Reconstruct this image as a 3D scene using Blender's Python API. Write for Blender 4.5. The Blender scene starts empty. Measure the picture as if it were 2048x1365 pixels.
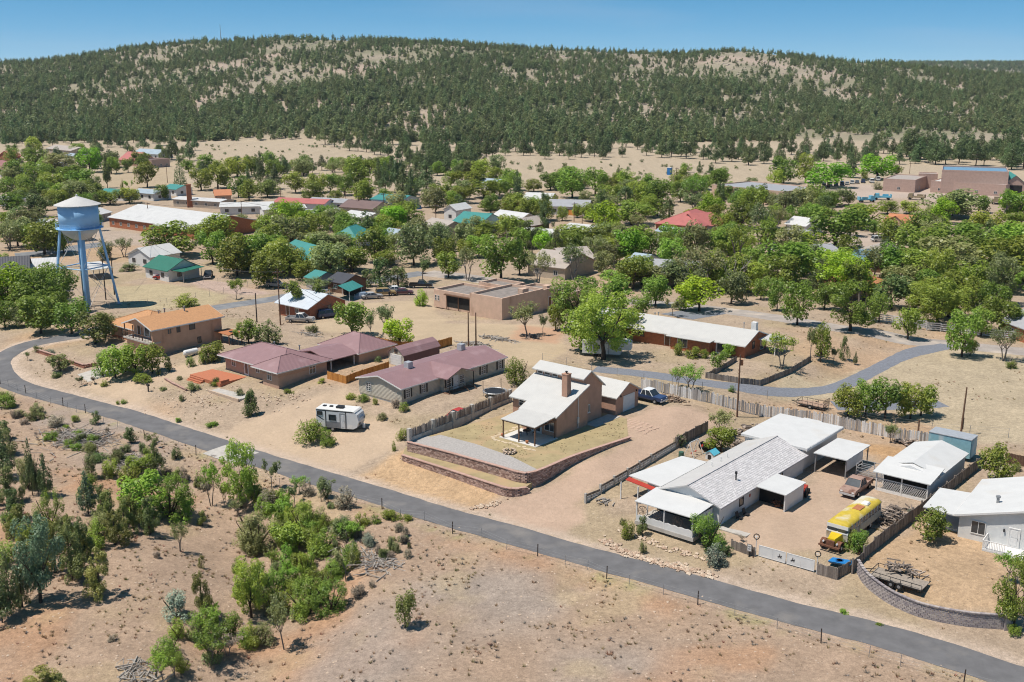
import bpy, math, random
import numpy as np
from mathutils import Vector, Matrix

# ------------------------------------------------------------------ camera, sky, sun, exposure
SC = bpy.context.scene
COL = SC.collection
F_PX, CX, CY, PITCH, CAM_H = 2128.0, 1024.0, 682.5, math.radians(14.0), 50.0
cam_d = bpy.data.cameras.new('camera')
cam_d.sensor_width = 36.0
cam_d.lens = 36.0 * F_PX / 2048.0
cam_d.clip_start = 1.0
cam_d.clip_end = 12000.0
cam = bpy.data.objects.new('camera', cam_d)
COL.objects.link(cam)
cam.location = (0, 0, CAM_H)
cam.rotation_euler = (math.pi / 2 - PITCH, 0, 0)
SC.camera = cam

SUN_TO = Vector((-0.385, -0.10, 0.915)).normalized()      # direction towards the sun
elev = math.asin(SUN_TO.z)
world = bpy.data.worlds.new('World')
SC.world = world
world.use_nodes = True
wn = world.node_tree
wn.nodes.clear()
w_out = wn.nodes.new('ShaderNodeOutputWorld')
w_bg = wn.nodes.new('ShaderNodeBackground')
w_sky = wn.nodes.new('ShaderNodeTexSky')
w_sky.sky_type = 'NISHITA'
w_sky.sun_disc = False
w_sky.sun_elevation = elev
w_sky.sun_rotation = math.atan2(SUN_TO.x, SUN_TO.y)
w_sky.altitude = 2000.0
w_sky.air_density = 0.35
w_sky.dust_density = 0.0
w_sky.ozone_density = 1.3
w_bg.inputs['Strength'].default_value = 0.13
# thin high cirrus, a soft streaky veil over the clear sky
w_tc = wn.nodes.new('ShaderNodeTexCoord')
w_map = wn.nodes.new('ShaderNodeMapping')
w_map.inputs['Scale'].default_value = (1.2, 1.2, 9.0)
w_no = wn.nodes.new('ShaderNodeTexNoise')
w_no.inputs['Scale'].default_value = 2.6
w_no.inputs['Detail'].default_value = 5.0
w_rp = wn.nodes.new('ShaderNodeValToRGB')
w_rp.color_ramp.elements[0].position = 0.52
w_rp.color_ramp.elements[0].color = (0, 0, 0, 1)
w_rp.color_ramp.elements[1].position = 0.82
w_rp.color_ramp.elements[1].color = (0.16, 0.16, 0.16, 1)
w_mx = wn.nodes.new('ShaderNodeMixRGB')
w_mx.inputs['Color2'].default_value = (5.2, 5.6, 6.4, 1)
L = wn.links.new
L(w_tc.outputs['Generated'], w_map.inputs['Vector'])
L(w_map.outputs['Vector'], w_no.inputs['Vector'])
L(w_no.outputs['Fac'], w_rp.inputs['Fac'])
L(w_rp.outputs['Color'], w_mx.inputs['Fac'])
L(w_sky.outputs['Color'], w_mx.inputs['Color1'])
w_hs = wn.nodes.new('ShaderNodeHueSaturation')
w_hs.inputs['Hue'].default_value = 0.486
w_hs.inputs['Saturation'].default_value = 1.7
w_hs.inputs['Value'].default_value = 1.42
w_ga = wn.nodes.new('ShaderNodeGamma')
w_ga.inputs['Gamma'].default_value = 0.62
L(w_mx.outputs['Color'], w_ga.inputs['Color'])
L(w_ga.outputs['Color'], w_hs.inputs['Color'])
L(w_hs.outputs['Color'], w_bg.inputs['Color'])
L(w_bg.outputs['Background'], w_out.inputs['Surface'])

sun_d = bpy.data.lights.new('sun', 'SUN')
sun_d.energy = 4.0
sun_d.angle = math.radians(0.55)
sun_d.color = (1.0, 0.94, 0.86)
sun = bpy.data.objects.new('sun', sun_d)
COL.objects.link(sun)
sun.rotation_euler = SUN_TO.to_track_quat('Z', 'Y').to_euler()
sun.location = (-60, -20, 140)

vs = SC.view_settings
vs.view_transform = 'Standard'
vs.look = 'None'
vs.exposure = 0.38
vs.gamma = 1.0
vs.use_curve_mapping = False
SC.cycles.max_bounces = 5
SC.cycles.diffuse_bounces = 2
SC.cycles.glossy_bounces = 2
SC.cycles.transmission_bounces = 3
SC.cycles.transparent_max_bounces = 8
SC.cycles.sample_clamp_indirect = 6.0
SC.cycles.use_denoising = True
SC.cycles.filter_width = 1.1
SC.cycles.use_light_tree = False

R = random.Random(7)
rad = math.radians

# ------------------------------------------------------------------ small maths
def sstep(x, a, b):
    t = np.clip((np.asarray(x, float) - a) / (b - a), 0, 1)
    return t * t * (3 - 2 * t)

def _hash(ix, iy, seed):
    n = (ix.astype(np.int64) * 374761393 + iy.astype(np.int64) * 668265263 + seed * 1442695041) & 0x7fffffff
    n = ((n ^ (n >> 13)) * 1274126177) & 0x7fffffff
    return ((n ^ (n >> 16)) & 0xffff) / 65535.0

def vnoise(x, y, seed=0):
    x = np.asarray(x, float); y = np.asarray(y, float)
    ix = np.floor(x); iy = np.floor(y)
    fx = x - ix; fy = y - iy
    fx = fx * fx * (3 - 2 * fx); fy = fy * fy * (3 - 2 * fy)
    a = _hash(ix, iy, seed); b = _hash(ix + 1, iy, seed)
    c = _hash(ix, iy + 1, seed); d = _hash(ix + 1, iy + 1, seed)
    return (a * (1 - fx) + b * fx) * (1 - fy) + (c * (1 - fx) + d * fx) * fy

def fbm(x, y, seed=0, o=4):
    s = 0; a = 0.5
    for k in range(o):
        s = s + a * vnoise(x * 2 ** k, y * 2 ** k, seed + k * 17); a *= 0.5
    return s

_c, _s = math.cos(PITCH), math.sin(PITCH)
def ray(u, v):
    a = (u - CX) / F_PX; b = -(v - CY) / F_PX
    return a, _c + b * _s, -_s + b * _c

def at(u, v, z=0.0):
    """world point at height z on the line of sight of photo pixel (u, v)"""
    dx, dy, dz = ray(u, v)
    t = (z - CAM_H) / dz
    return Vector((dx * t, dy * t, z))

def pline_dist(x, y, pts):
    best = np.full(np.shape(x), 1e9)
    for (x0, y0), (x1, y1) in zip(pts[:-1], pts[1:]):
        ex, ey = x1 - x0, y1 - y0
        t = np.clip(((x - x0) * ex + (y - y0) * ey) / (ex * ex + ey * ey), 0, 1)
        best = np.minimum(best, np.hypot(x - x0 - t * ex, y - y0 - t * ey))
    return best

# ------------------------------------------------------------------ terrain height
RIDGE = [(-900, 175), (-400, 150), (0, 133), (150, 121), (300, 98), (450, 84), (600, 79), (760, 82), (900, 88), (1050, 99), (1200, 106),
         (1330, 111), (1400, 107), (1460, 103), (1530, 112), (1650, 126), (1760, 131), (1850, 141), (1950, 150), (2048, 160), (2500, 185), (3000, 200)]
RIDGE_Y = 1600.0
_ru = np.array([(u - CX) / F_PX for u, v in RIDGE])
_rz = np.array([at(u, v, 0) and (CAM_H + RIDGE_Y * ray(u, v)[2] / ray(u, v)[1]) for u, v in RIDGE])
GULLY = [tuple(at(u, v, 0)[:2]) for u, v in ((395, 955), (470, 1040), (560, 1130), (545, 1240), (430, 1365), (300, 1500))]
RN = (0.564, 0.826)
def road_d(x, y):
    return (x + 4.8) * RN[0] + (y - 116.3) * RN[1]

def T(x, y):
    x = np.asarray(x, float); y = np.asarray(y, float)
    d = road_d(x, y)
    wr = sstep(x * 0.766 - y * 0.643, -77, -67)
    amp = 3.0 * (1 - wr) + 1.2 * wr
    zb = amp * ((1 - wr) * (1 - (1 - np.clip((d - 3) / 24, 0, 1)) ** 1.35) * sstep(d, 2.5, 5) + wr * sstep(d, 4, 13)) * (1 - sstep(y, 172, 262))
    fore = sstep(-d, 2.5, 10)
    g = pline_dist(x, y, GULLY)
    zf = -2.6 * np.exp(-(g / 7.5) ** 2) + 0.9 * (fbm(x / 16, y / 16, 3) - 0.5) + 0.35 * (fbm(x / 3.2, y / 3.2, 9) - 0.5)
    zb = zb + 0.45 * np.exp(-(pline_dist(x, y, [(-15.5, 132.3), (0.0, 119.5), (2.0, 119.6)]) / 2.6) ** 2)
    z = zb + fore * zf * (1 - sstep(y, 200, 260))
    # valley floor and the wooded hill behind the town
    far = sstep(y, 430, 800)
    z = z + far * 5.0 * (fbm(x / 160, y / 160, 21) - 0.5)
    a = x / np.maximum(y, 1.0) * 0.985
    zr = np.interp(a, _ru, _rz)
    foot = 840 + 60 * (fbm(x / 300, x * 0 + 3.3, 5) - 0.5) + 60 * sstep(a, 0.1, 0.4)
    t = (y - foot) / (RIDGE_Y - foot)
    tt = np.clip(t, 0, 1)
    prof = np.where(t < 1, 0.72 * tt + 0.28 * (tt * tt * (3 - 2 * tt)), 1 - 0.9 * np.clip(t - 1, 0, 1.2) ** 1.2)
    spur = (np.abs(fbm(x / 210 + y / 500, y / 620, 31) - 0.47) * 2)
    z = z + np.where(t > 0, zr * prof + 16 * (spur - 0.25) * np.sin(np.pi * np.clip(t, 0, 1)), 0)
    # a farther ridge, seen past the right shoulder
    f = np.exp(-((y - 3600) / 500) ** 2) * (84 * sstep(x, 700, 1300) + 4)
    return np.maximum(z, np.where(y > 2200, f, -1e9))

def Tz(x, y):
    return float(T(np.array([x]), np.array([y]))[0])

def gp(u, v, dz=0.0):
    """photo pixel -> point on the terrain (marching for the far hill)"""
    if v > 330:
        z = 0.0
        for _ in range(7):
            p = at(u, v, z + dz); z = Tz(p.x, p.y)
        return Vector((p.x, p.y, z))
    dx, dy, dz_ = ray(u, v)
    ts = np.linspace(430, 2100, 1200)
    zz = CAM_H + dz_ * ts
    h = T(dx * ts, dy * ts)
    k = np.argmax(zz < h + dz)
    t = ts[k]
    return Vector((dx * t, dy * t, float(h[k])))

def depth_of(p):
    return p[1] * _c - (p[2] - CAM_H) * _s

def proj(p):
    d = depth_of(p)
    return (CX + F_PX * p[0] / d, CY - F_PX * (p[1] * _s + (p[2] - CAM_H) * _c) / d)

def px2m(p, px):
    return px * depth_of(p) / F_PX

# ------------------------------------------------------------------ materials
MATS = {}
def nodes_of(m):
    m.use_nodes = True
    nt = m.node_tree
    return nt, nt.nodes['Principled BSDF']

def mat(name, col, rough=0.8, var=0.12, scale=2.0, bump=0.0, metal=0.0, spec=0.3, seams=None, stain=None, wear=None):
    """procedural surface: base colour with two-scale tonal variation, optional standing seams, stains and relief"""
    if name in MATS:
        return MATS[name]
    m = bpy.data.materials.new(name)
    nt, b = nodes_of(m)
    N, Lk = nt.nodes.new, nt.links.new
    b.inputs['Roughness'].default_value = rough
    b.inputs['Metallic'].default_value = metal
    b.inputs['Specular IOR Level'].default_value = spec
    tc = N('ShaderNodeTexCoord')
    n1 = N('ShaderNodeTexNoise'); n1.inputs['Scale'].default_value = scale; n1.inputs['Detail'].default_value = 6; n1.inputs['Roughness'].default_value = 0.62
    Lk(tc.outputs['Object'], n1.inputs['Vector'])
    rp = N('ShaderNodeValToRGB')
    c = Vector(col)
    e = rp.color_ramp.elements
    e[0].position = 0.28; e[0].color = (*(c * (1 - var * 1.3)), 1)
    e[1].position = 0.74; e[1].color = (*[min(1, k) for k in (c * (1 + var))], 1)
    Lk(n1.outputs['Fac'], rp.inputs['Fac'])
    out = rp.outputs['Color']
    if stain:
        n2 = N('ShaderNodeTexNoise'); n2.inputs['Scale'].default_value = stain[1]; n2.inputs['Detail'].default_value = 5
        mp = N('ShaderNodeMapping'); mp.inputs['Scale'].default_value = stain[3] if len(stain) > 3 else (1, 1, 0.35)
        Lk(tc.outputs['Object'], mp.inputs['Vector']); Lk(mp.outputs['Vector'], n2.inputs['Vector'])
        r2 = N('ShaderNodeValToRGB'); r2.color_ramp.elements[0].position = stain[2]; r2.color_ramp.elements[1].position = min(1, stain[2] + 0.16)
        Lk(n2.outputs['Fac'], r2.inputs['Fac'])
        mx = N('ShaderNodeMixRGB'); mx.inputs['Color2'].default_value = (*stain[0], 1)
        Lk(r2.outputs['Color'], mx.inputs['Fac']); Lk(out, mx.inputs['Color1']); out = mx.outputs['Color']
    Lk(out, b.inputs['Base Color'])
    h = None
    if bump:
        bp = N('ShaderNodeBump'); bp.inputs['Strength'].default_value = bump; bp.inputs['Distance'].default_value = 0.05
        n3 = N('ShaderNodeTexNoise'); n3.inputs['Scale'].default_value = scale * 6; n3.inputs['Detail'].default_value = 3
        Lk(tc.outputs['Object'], n3.inputs['Vector']); Lk(n3.outputs['Fac'], bp.inputs['Height']); h = bp.outputs['Normal']
    if seams:      # (axis index, spacing in metres, strength)
        sp = N('ShaderNodeSeparateXYZ'); Lk(tc.outputs['Object'], sp.inputs[0])
        mu = N('ShaderNodeMath'); mu.operation = 'MULTIPLY'; mu.inputs[1].default_value = 2 * math.pi / seams[1]
        Lk(sp.outputs[seams[0]], mu.inputs[0])
        sn = N('ShaderNodeMath'); sn.operation = 'SINE'; Lk(mu.outputs[0], sn.inputs[0])
        pw = N('ShaderNodeMath'); pw.operation = 'POWER'
        ab = N('ShaderNodeMath'); ab.operation = 'ABSOLUTE'; Lk(sn.outputs[0], ab.inputs[0])
        Lk(ab.outputs[0], pw.inputs[0]); pw.inputs[1].default_value = 3.0
        bp = N('ShaderNodeBump'); bp.inputs['Strength'].default_value = seams[2]; bp.inputs['Distance'].default_value = 0.06
        Lk(pw.outputs[0], bp.inputs['Height'])
        if h: Lk(h, bp.inputs['Normal'])
        h = bp.outputs['Normal']
    if h: Lk(h, b.inputs['Normal'])
    MATS[name] = m
    return m

def leaf_mat(name, col, col2, trans=0.25, vary=0.27):
    if name in MATS:
        return MATS[name]
    m = bpy.data.materials.new(name)
    m.use_nodes = True
    nt = m.node_tree
    nt.nodes.clear()
    N, Lk = nt.nodes.new, nt.links.new
    out = N('ShaderNodeOutputMaterial')
    geo = N('ShaderNodeNewGeometry'); oi = N('ShaderNodeObjectInfo')
    rp = N('ShaderNodeValToRGB')
    rp.color_ramp.elements[0].color = (*col, 1); rp.color_ramp.elements[1].color = (*col2, 1)
    Lk(geo.outputs['Random Per Island'], rp.inputs['Fac'])
    hs = N('ShaderNodeHueSaturation')
    mr = N('ShaderNodeMapRange'); mr.inputs['To Min'].default_value = 1 - vary; mr.inputs['To Max'].default_value = 1 + vary
    Lk(oi.outputs['Random'], mr.inputs['Value']); Lk(mr.outputs['Result'], hs.inputs['Value'])
    mh = N('ShaderNodeMath'); mh.operation = 'MULTIPLY'; mh.inputs[1].default_value = 7.31
    fr = N('ShaderNodeMath'); fr.operation = 'FRACT'
    Lk(oi.outputs['Random'], mh.inputs[0]); Lk(mh.outputs[0], fr.inputs[0])
    m2 = N('ShaderNodeMapRange'); m2.inputs['To Min'].default_value = 0.462; m2.inputs['To Max'].default_value = 0.518
    Lk(fr.outputs[0], m2.inputs['Value']); Lk(m2.outputs['Result'], hs.inputs['Hue'])
    Lk(rp.outputs['Color'], hs.inputs['Color'])
    df = N('ShaderNodeBsdfDiffuse'); tr = N('ShaderNodeBsdfTranslucent'); gl = N('ShaderNodeBsdfGlossy'); gl.inputs['Roughness'].default_value = 0.45
    mx = N('ShaderNodeMixShader'); mx.inputs[0].default_value = trans
    mg = N('ShaderNodeMixShader'); mg.inputs[0].default_value = 0.035
    Lk(hs.outputs['Color'], df.inputs['Color']); Lk(hs.outputs['Color'], tr.inputs['Color'])
    Lk(df.outputs[0], mx.inputs[1]); Lk(tr.outputs[0], mx.inputs[2])
    Lk(mx.outputs[0], mg.inputs[1]); Lk(gl.outputs[0], mg.inputs[2]); Lk(mg.outputs[0], out.inputs['Surface'])
    MATS[name] = m
    return m

LEAF = {
    'g': leaf_mat('leaf_green', (0.155, 0.245, 0.033), (0.325, 0.431, 0.070), 0.42),
    'y': leaf_mat('leaf_yellow_green', (0.190, 0.323, 0.035), (0.349, 0.497, 0.078), 0.42),
    'Y': leaf_mat('leaf_bright_lime', (0.199, 0.383, 0.021), (0.355, 0.568, 0.043), 0.42),
    'o': leaf_mat('leaf_olive', (0.186, 0.239, 0.079), (0.348, 0.392, 0.158), 0.4),
    'j': leaf_mat('leaf_juniper', (0.094, 0.155, 0.044), (0.230, 0.285, 0.094), 0.34),
    'k': leaf_mat('leaf_golden_juniper', (0.159, 0.204, 0.045), (0.334, 0.360, 0.097), 0.34),
    'p': leaf_mat('leaf_pine', (0.092, 0.154, 0.056), (0.205, 0.271, 0.105), 0.34),
    'b': leaf_mat('leaf_blue_pine', (0.120, 0.194, 0.108), (0.246, 0.351, 0.196), 0.34),
    's': leaf_mat('leaf_sage', (0.213, 0.263, 0.185), (0.369, 0.426, 0.312), 0.1),
    'd': leaf_mat('leaf_dry', (0.241, 0.213, 0.142), (0.426, 0.369, 0.256), 0.1),
    'h': leaf_mat('leaf_hill_pine', (0.125, 0.183, 0.071), (0.288, 0.342, 0.132), 0.34, 0.35),
}
M_BARK = mat('bark', (0.075, 0.055, 0.042), 0.95, 0.3, 6, 0.4)
M_BARK_GREY = mat('bark_grey', (0.22, 0.19, 0.165), 0.95, 0.3, 6, 0.4)
M_DEAD = mat('dead_wood', (0.36, 0.32, 0.28), 0.95, 0.25, 5, 0.3)

# ------------------------------------------------------------------ mesh building
class MB:
    def __init__(s):
        s.v = []; s.f = []
    def add(s, vs, fs):
        n = len(s.v)
        s.v += [tuple(p) for p in vs]
        s.f += [tuple(i + n for i in q) for q in fs]
        return s
    def box(s, x0, y0, z0, x1, y1, z1, M=None):
        vs = [(x0, y0, z0), (x1, y0, z0), (x1, y1, z0), (x0, y1, z0), (x0, y0, z1), (x1, y0, z1), (x1, y1, z1), (x0, y1, z1)]
        if M: vs = [M @ Vector(p) for p in vs]
        return s.add(vs, [(0, 3, 2, 1), (4, 5, 6, 7), (0, 1, 5, 4), (1, 2, 6, 5), (2, 3, 7, 6), (3, 0, 4, 7)])
    def hexa(s, b, t):
        """solid from a bottom quad and a top quad (same winding)"""
        return s.add(list(b) + list(t), [(0, 3, 2, 1), (4, 5, 6, 7), (0, 1, 5, 4), (1, 2, 6, 5), (2, 3, 7, 6), (3, 0, 4, 7)])
    def prism(s, poly, z0, z1):
        n = len(poly)
        vs = [(p[0], p[1], z0) for p in poly] + [(p[0], p[1], z1) for p in poly]
        return s.add(vs, [tuple(range(n))[::-1], tuple(range(n, 2 * n))] + [(i, (i + 1) % n, n + (i + 1) % n, n + i) for i in range(n)])
    def extr(s, poly, axis, a, b):
        """extrude a polygon of (p, q) pairs along axis: 'x' -> (y, z) polygon, 'y' -> (x, z) polygon"""
        n = len(poly)
        f = (lambda p, t: (t, p[0], p[1])) if axis == 'x' else (lambda p, t: (p[0], t, p[1]))
        vs = [f(p, a) for p in poly] + [f(p, b) for p in poly]
        return s.add(vs, [tuple(range(n)), tuple(range(n, 2 * n))[::-1]] + [(i, n + i, n + (i + 1) % n, (i + 1) % n) for i in range(n)])
    def tube(s, path, r, n=6, cap=True):
        path = [Vector(p) for p in path]
        if not hasattr(r, '__len__'): r = [r] * len(path)
        vs = []
        for i, p in enumerate(path):
            d = (path[min(i + 1, len(path) - 1)] - path[max(i - 1, 0)]).normalized()
            a = d.orthogonal().normalized() if abs(d.z) < 0.98 else Vector((1, 0, 0))
            a = (a - d * a.dot(d)).normalized(); b = d.cross(a)
            vs += [p + (a * math.cos(2 * math.pi * k / n) + b * math.sin(2 * math.pi * k / n)) * r[i] for k in range(n)]
        fs = []
        for i in range(len(path) - 1):
            fs += [(i * n + k, i * n + (k + 1) % n, (i + 1) * n + (k + 1) % n, (i + 1) * n + k) for k in range(n)]
        if cap:
            fs += [tuple(range(n))[::-1], tuple(range((len(path) - 1) * n, len(path) * n))]
        return s.add(vs, fs)
    def lathe(s, prof, n=16, c=(0, 0, 0)):
        """profile of (radius, z)"""
        vs = [(c[0] + r * math.cos(2 * math.pi * k / n), c[1] + r * math.sin(2 * math.pi * k / n), c[2] + z) for r, z in prof for k in range(n)]
        fs = []
        for i in range(len(prof) - 1):
            fs += [(i * n + k, i * n + (k + 1) % n, (i + 1) * n + (k + 1) % n, (i + 1) * n + k) for k in range(n)]
        fs += [tuple(range(n))[::-1], tuple(range((len(prof) - 1) * n, len(prof) * n))]
        return s.add(vs, fs)
    def rock(s, c, r, rng, fl=0.7):
        vs = []
        for x, y, z in ((1, 0, 0), (-1, 0, 0), (0, 1, 0), (0, -1, 0), (0, 0, 1), (0, 0, -1), (.7, .7, .5), (-.7, .6, .5), (.6, -.7, .5), (-.7, -.7, .5)):
            k = r * rng.uniform(0.7, 1.2)
            vs.append((c[0] + x * k, c[1] + y * k, c[2] + z * k * fl))
        return s.add(vs, [(0, 6, 8), (6, 4, 8), (6, 2, 4), (2, 7, 4), (7, 1, 4), (1, 9, 4), (9, 3, 4), (3, 8, 4), (3, 0, 8), (2, 6, 0), (1, 7, 2), (3, 9, 1), (0, 5, 2), (2, 5, 1), (1, 5, 3), (3, 5, 0)])
    def mesh(s, name, m=None, smooth=False):
        me = bpy.data.meshes.new(name)
        me.from_pydata([tuple(p) for p in s.v], [], s.f)
        if m: me.materials.append(m)
        if smooth: me.polygons.foreach_set('use_smooth', [True] * len(me.polygons))
        me.update()
        return me
    def build(s, name, m, parent=None, smooth=False, loc=None, rotz=None):
        return obj(name, s.mesh(name, m, smooth), parent, loc, rotz)

def obj(name, me, parent=None, loc=None, rotz=None, scale=None):
    o = bpy.data.objects.new(name, me)
    COL.objects.link(o)
    if parent: o.parent = parent
    if loc is not None: o.location = loc
    if rotz is not None: o.rotation_euler = (0, 0, rotz)
    if scale is not None: o.scale = scale
    return o

def tag(o, label, cat, group=None, kind=None):
    if label: o['label'] = label
    if cat: o['category'] = cat
    if group: o['group'] = group
    if kind: o['kind'] = kind
    return o

def thing(name, label, cat, loc, rotz=0.0, group=None):
    o = obj(name, None, None, loc, rotz)
    o.empty_display_size = 0.3
    return tag(o, label, cat, group)

def structure(o):
    o['kind'] = 'structure'
    return o
# ------------------------------------------------------------------ ground sheet with colour zones
def axis_vals(fine0, fine1, step, lo, hi, grow=1.07, mx=26.0):
    a = list(np.arange(fine0, fine1 + 1e-6, step))
    s = step; x = fine1; up = []
    while x < hi:
        s = min(s * grow, mx); x += s; up.append(x)
    s = step; x = fine0; dn = []
    while x > lo:
        s = min(s * grow, mx); x -= s; dn.append(x)
    return np.array(dn[::-1] + a + up)

gx = axis_vals(-125, 110, 1.0, -2600, 2900)
gy = axis_vals(62, 270, 1.0, 0, 4300)
GX, GY = np.meshgrid(gx, gy)
GZ = T(GX, GY)

_gx0, _gx1 = int(np.searchsorted(gx, -125)), int(np.searchsorted(gx, 109.9))
_gy0 = int(np.searchsorted(gy, 62)); _gy1 = int(np.searchsorted(gy, 269.9))
def Tz(x, y):
    """height of the ground sheet, read from the fine grid near the camera"""
    if -124 < x < 109 and 63 < y < 268:
        fx = x + 125.0; fy = y - 62.0
        ix = int(fx); iy = int(fy); fx -= ix; fy -= iy; i = _gx0 + ix; j = _gy0 + iy
        return float((GZ[j, i] * (1 - fx) + GZ[j, i + 1] * fx) * (1 - fy) + (GZ[j + 1, i] * (1 - fx) + GZ[j + 1, i + 1] * fx) * fy)
    return float(T(np.array([x]), np.array([y]))[0])

def poly_sd(X, Y, poly):
    """signed distance, positive inside"""
    pts = list(poly) + [poly[0]]
    d = pline_dist(X, Y, pts)
    ins = np.zeros(X.shape, bool)
    for (x0, y0), (x1, y1) in zip(pts[:-1], pts[1:]):
        c = (y0 > Y) != (y1 > Y)
        xi = (x1 - x0) * (Y - y0) / (y1 - y0 + 1e-12) + x0
        ins ^= c & (X < xi)
    return np.where(ins, d, -d)

ROAD_PX = [(60, 668), (165, 671), (100, 681), (50, 692), (12, 711), (-6, 735), (22, 766), (90, 789), (205, 818), (282, 841), (436, 893), (605, 946), (759, 992),
           (861, 1025), (1150, 1106), (1304, 1149), (1536, 1214), (1792, 1280), (2048, 1360), (2300, 1440)][1:]
STREET_PX = [(850, 546), (950, 558), (1050, 577), (1150, 594), (1290, 606), (1400, 616), (1560, 637), (1700, 660), (1850, 685), (2048, 704), (2200, 716)]
GRAVEL_PX = [(1893, 690), (1820, 708), (1760, 735), (1690, 770), (1640, 782), (1560, 785), (1480, 775), (1400, 765), (1320, 752), (1250, 744), (1190, 738)]
TOWN_PX = [(175, 668), (260, 646), (345, 630), (438, 615), (554, 597), (650, 578), (760, 560), (850, 546)]
def w2(pxs): return [tuple(gp(u, v)[:2]) for u, v in pxs]
ROAD_W = w2(ROAD_PX)
col = np.zeros(GX.shape + (3,))
nz1 = fbm(GX / 9, GY / 9, 41); nz2 = fbm(GX / 28, GY / 28, 51); nz3 = fbm(GX / 3.1, GY / 3.1, 61)
def lay(c, w):
    w = np.clip(w, 0, 1)[..., None]
    col[:] = col * (1 - w) + np.array(c) * w
lay((0.40, 0.305, 0.222), np.ones(GX.shape))
D = road_d(GX, GY)
roadd = pline_dist(GX, GY, ROAD_W)
fore = sstep(-D, 0, 3) * (1 - sstep(GY, 190, 215))
lay((0.385, 0.275, 0.195), fore)
lay((0.42, 0.25, 0.15), fore * sstep(nz1, 0.53, 0.70) * 0.8)
lay((0.34, 0.29, 0.25), fore * sstep(nz2, 0.5, 0.66) * 0.7)
lay((0.45, 0.345, 0.20), fore * sstep(fbm(GX / 5.5, GY / 5.5, 65), 0.52, 0.68) * 0.42)
# dry grass in yards and fields
yard = (1 - fore) * (1 - sstep(GY, 300, 420))
lay((0.385, 0.30, 0.19), yard * sstep(nz1, 0.44, 0.62) * 0.7)
lay((0.47, 0.31, 0.19), yard * sstep(nz2, 0.55, 0.7) * 0.6)
valley = sstep(GY, 420, 520)
lay((0.435, 0.35, 0.25), valley)
hillm = sstep(GY, 830, 930)
lay((0.335, 0.285, 0.21), hillm)
lay((0.42, 0.325, 0.255), hillm * sstep(fbm(GX / 70, GY / 70, 77), 0.52, 0.64))
lay((0.225, 0.215, 0.135), hillm * sstep(fbm(GX / 45, GY / 45, 87), 0.40, 0.56) * 0.8)
ZONES = [
    ('driveway', (0.485, 0.345, 0.255), [(930, 1010), (1060, 985), (1180, 925), (1262, 882), (1240, 850), (1300, 812), (1390, 812), (1440, 845), (1345, 900), (1172, 985), (1160, 1040), (1130, 1080), (1020, 1050)]),
    ('trailer lot', (0.50, 0.375, 0.265), [(150, 775), (235, 745), (330, 742), (432, 712), (445, 732), (330, 768), (280, 775), (300, 800), (340, 850), (420, 870), (520, 830), (700, 770), (720, 800), (640, 840), (760, 838), (815, 868), (800, 900), (700, 945), (600, 930), (500, 903), (330, 845), (230, 800)]),
    ('bank', (0.50, 0.335, 0.195), [(690, 955), (790, 905), (815, 895), (1045, 975), (960, 1025), (870, 1012)]),
    ('lot', (0.475, 0.365, 0.245), [(590, 655), (690, 610), (860, 598), (900, 645), (1090, 650), (1150, 700), (1080, 735), (900, 690), (700, 672)]),
    ('lot red', (0.47, 0.29, 0.19), [(1040, 650), (1130, 660), (1120, 690), (1010, 680)]),
    ('field', (0.435, 0.355, 0.245), [(1560, 730), (1640, 775), (1720, 740), (1900, 690), (2200, 735), (2300, 890), (1960, 890), (1700, 800), (1560, 800)]),
    ('white yard', (0.46, 0.335, 0.245), [(1440, 1075), (1540, 1000), (1640, 945), (1760, 925), (1760, 985), (1650, 1110), (1480, 1100)]),
    ('back yard', (0.47, 0.29, 0.15), [(1700, 885), (1800, 890), (1860, 920), (1770, 930)]),
    ('right yard', (0.455, 0.315, 0.195), [(1730, 1120), (1850, 1020), (1950, 1060), (2048, 1150), (2048, 1250), (1900, 1220), (1780, 1180)]),
    ('tower lot', (0.44, 0.36, 0.225), [(225, 575), (330, 566), (460, 590), (440, 608), (300, 622), (225, 615)]),
    ('school lot', (0.42, 0.335, 0.265), [(165, 465), (215, 455), (310, 470), (330, 490), (170, 492)]),
    ('pinkish lot', (0.46, 0.34, 0.28), [(330, 555), (460, 565), (560, 590), (470, 590), (420, 580)]),
    ('municipal', (0.45, 0.36, 0.30), [(1590, 385), (1640, 365), (1780, 375), (2100, 380), (2100, 410), (1820, 400), (1690, 398)]),
    ('park', (0.43, 0.335, 0.225), [(180, 345), (350, 325), (360, 375), (300, 385), (200, 378)]),
    ('parking', (0.44, 0.355, 0.295), [(1590, 500), (1700, 465), (1840, 462), (1830, 490), (1690, 505)]),
]
calm = np.zeros(GX.shape)
for nm, c, pl in ZONES:
    w = w2(pl)
    sd = poly_sd(GX, GY, w)
    k = 1.6 if nm not in ('driveway',) else 0.9
    zw_ = sstep(sd + (nz3 - 0.5) * 2.4 + (nz1 - 0.5) * 2.0, -k * 0.5, k * 0.7)
    lay(c, zw_ * 0.93)
    if nm in ('driveway', 'trailer lot', 'lot', 'white yard', 'municipal', 'parking'): calm = np.maximum(calm, zw_)
lay((0.53, 0.415, 0.325), (1 - sstep(roadd + (nz3 - 0.5) * 1.6, 2.6, 4.2)) * np.where(D > 0, 0.95, 0.25) * (GY < 220))
lay((0.30, 0.285, 0.12), sstep(nz3, 0.45, 0.65) * (1 - sstep(np.abs(roadd - 3.4), 0.2, 1.3)) * (D < 0) * (GY < 190) * 0.6)
col *= (0.90 + 0.22 * nz3 * 1.0)[..., None]

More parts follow.
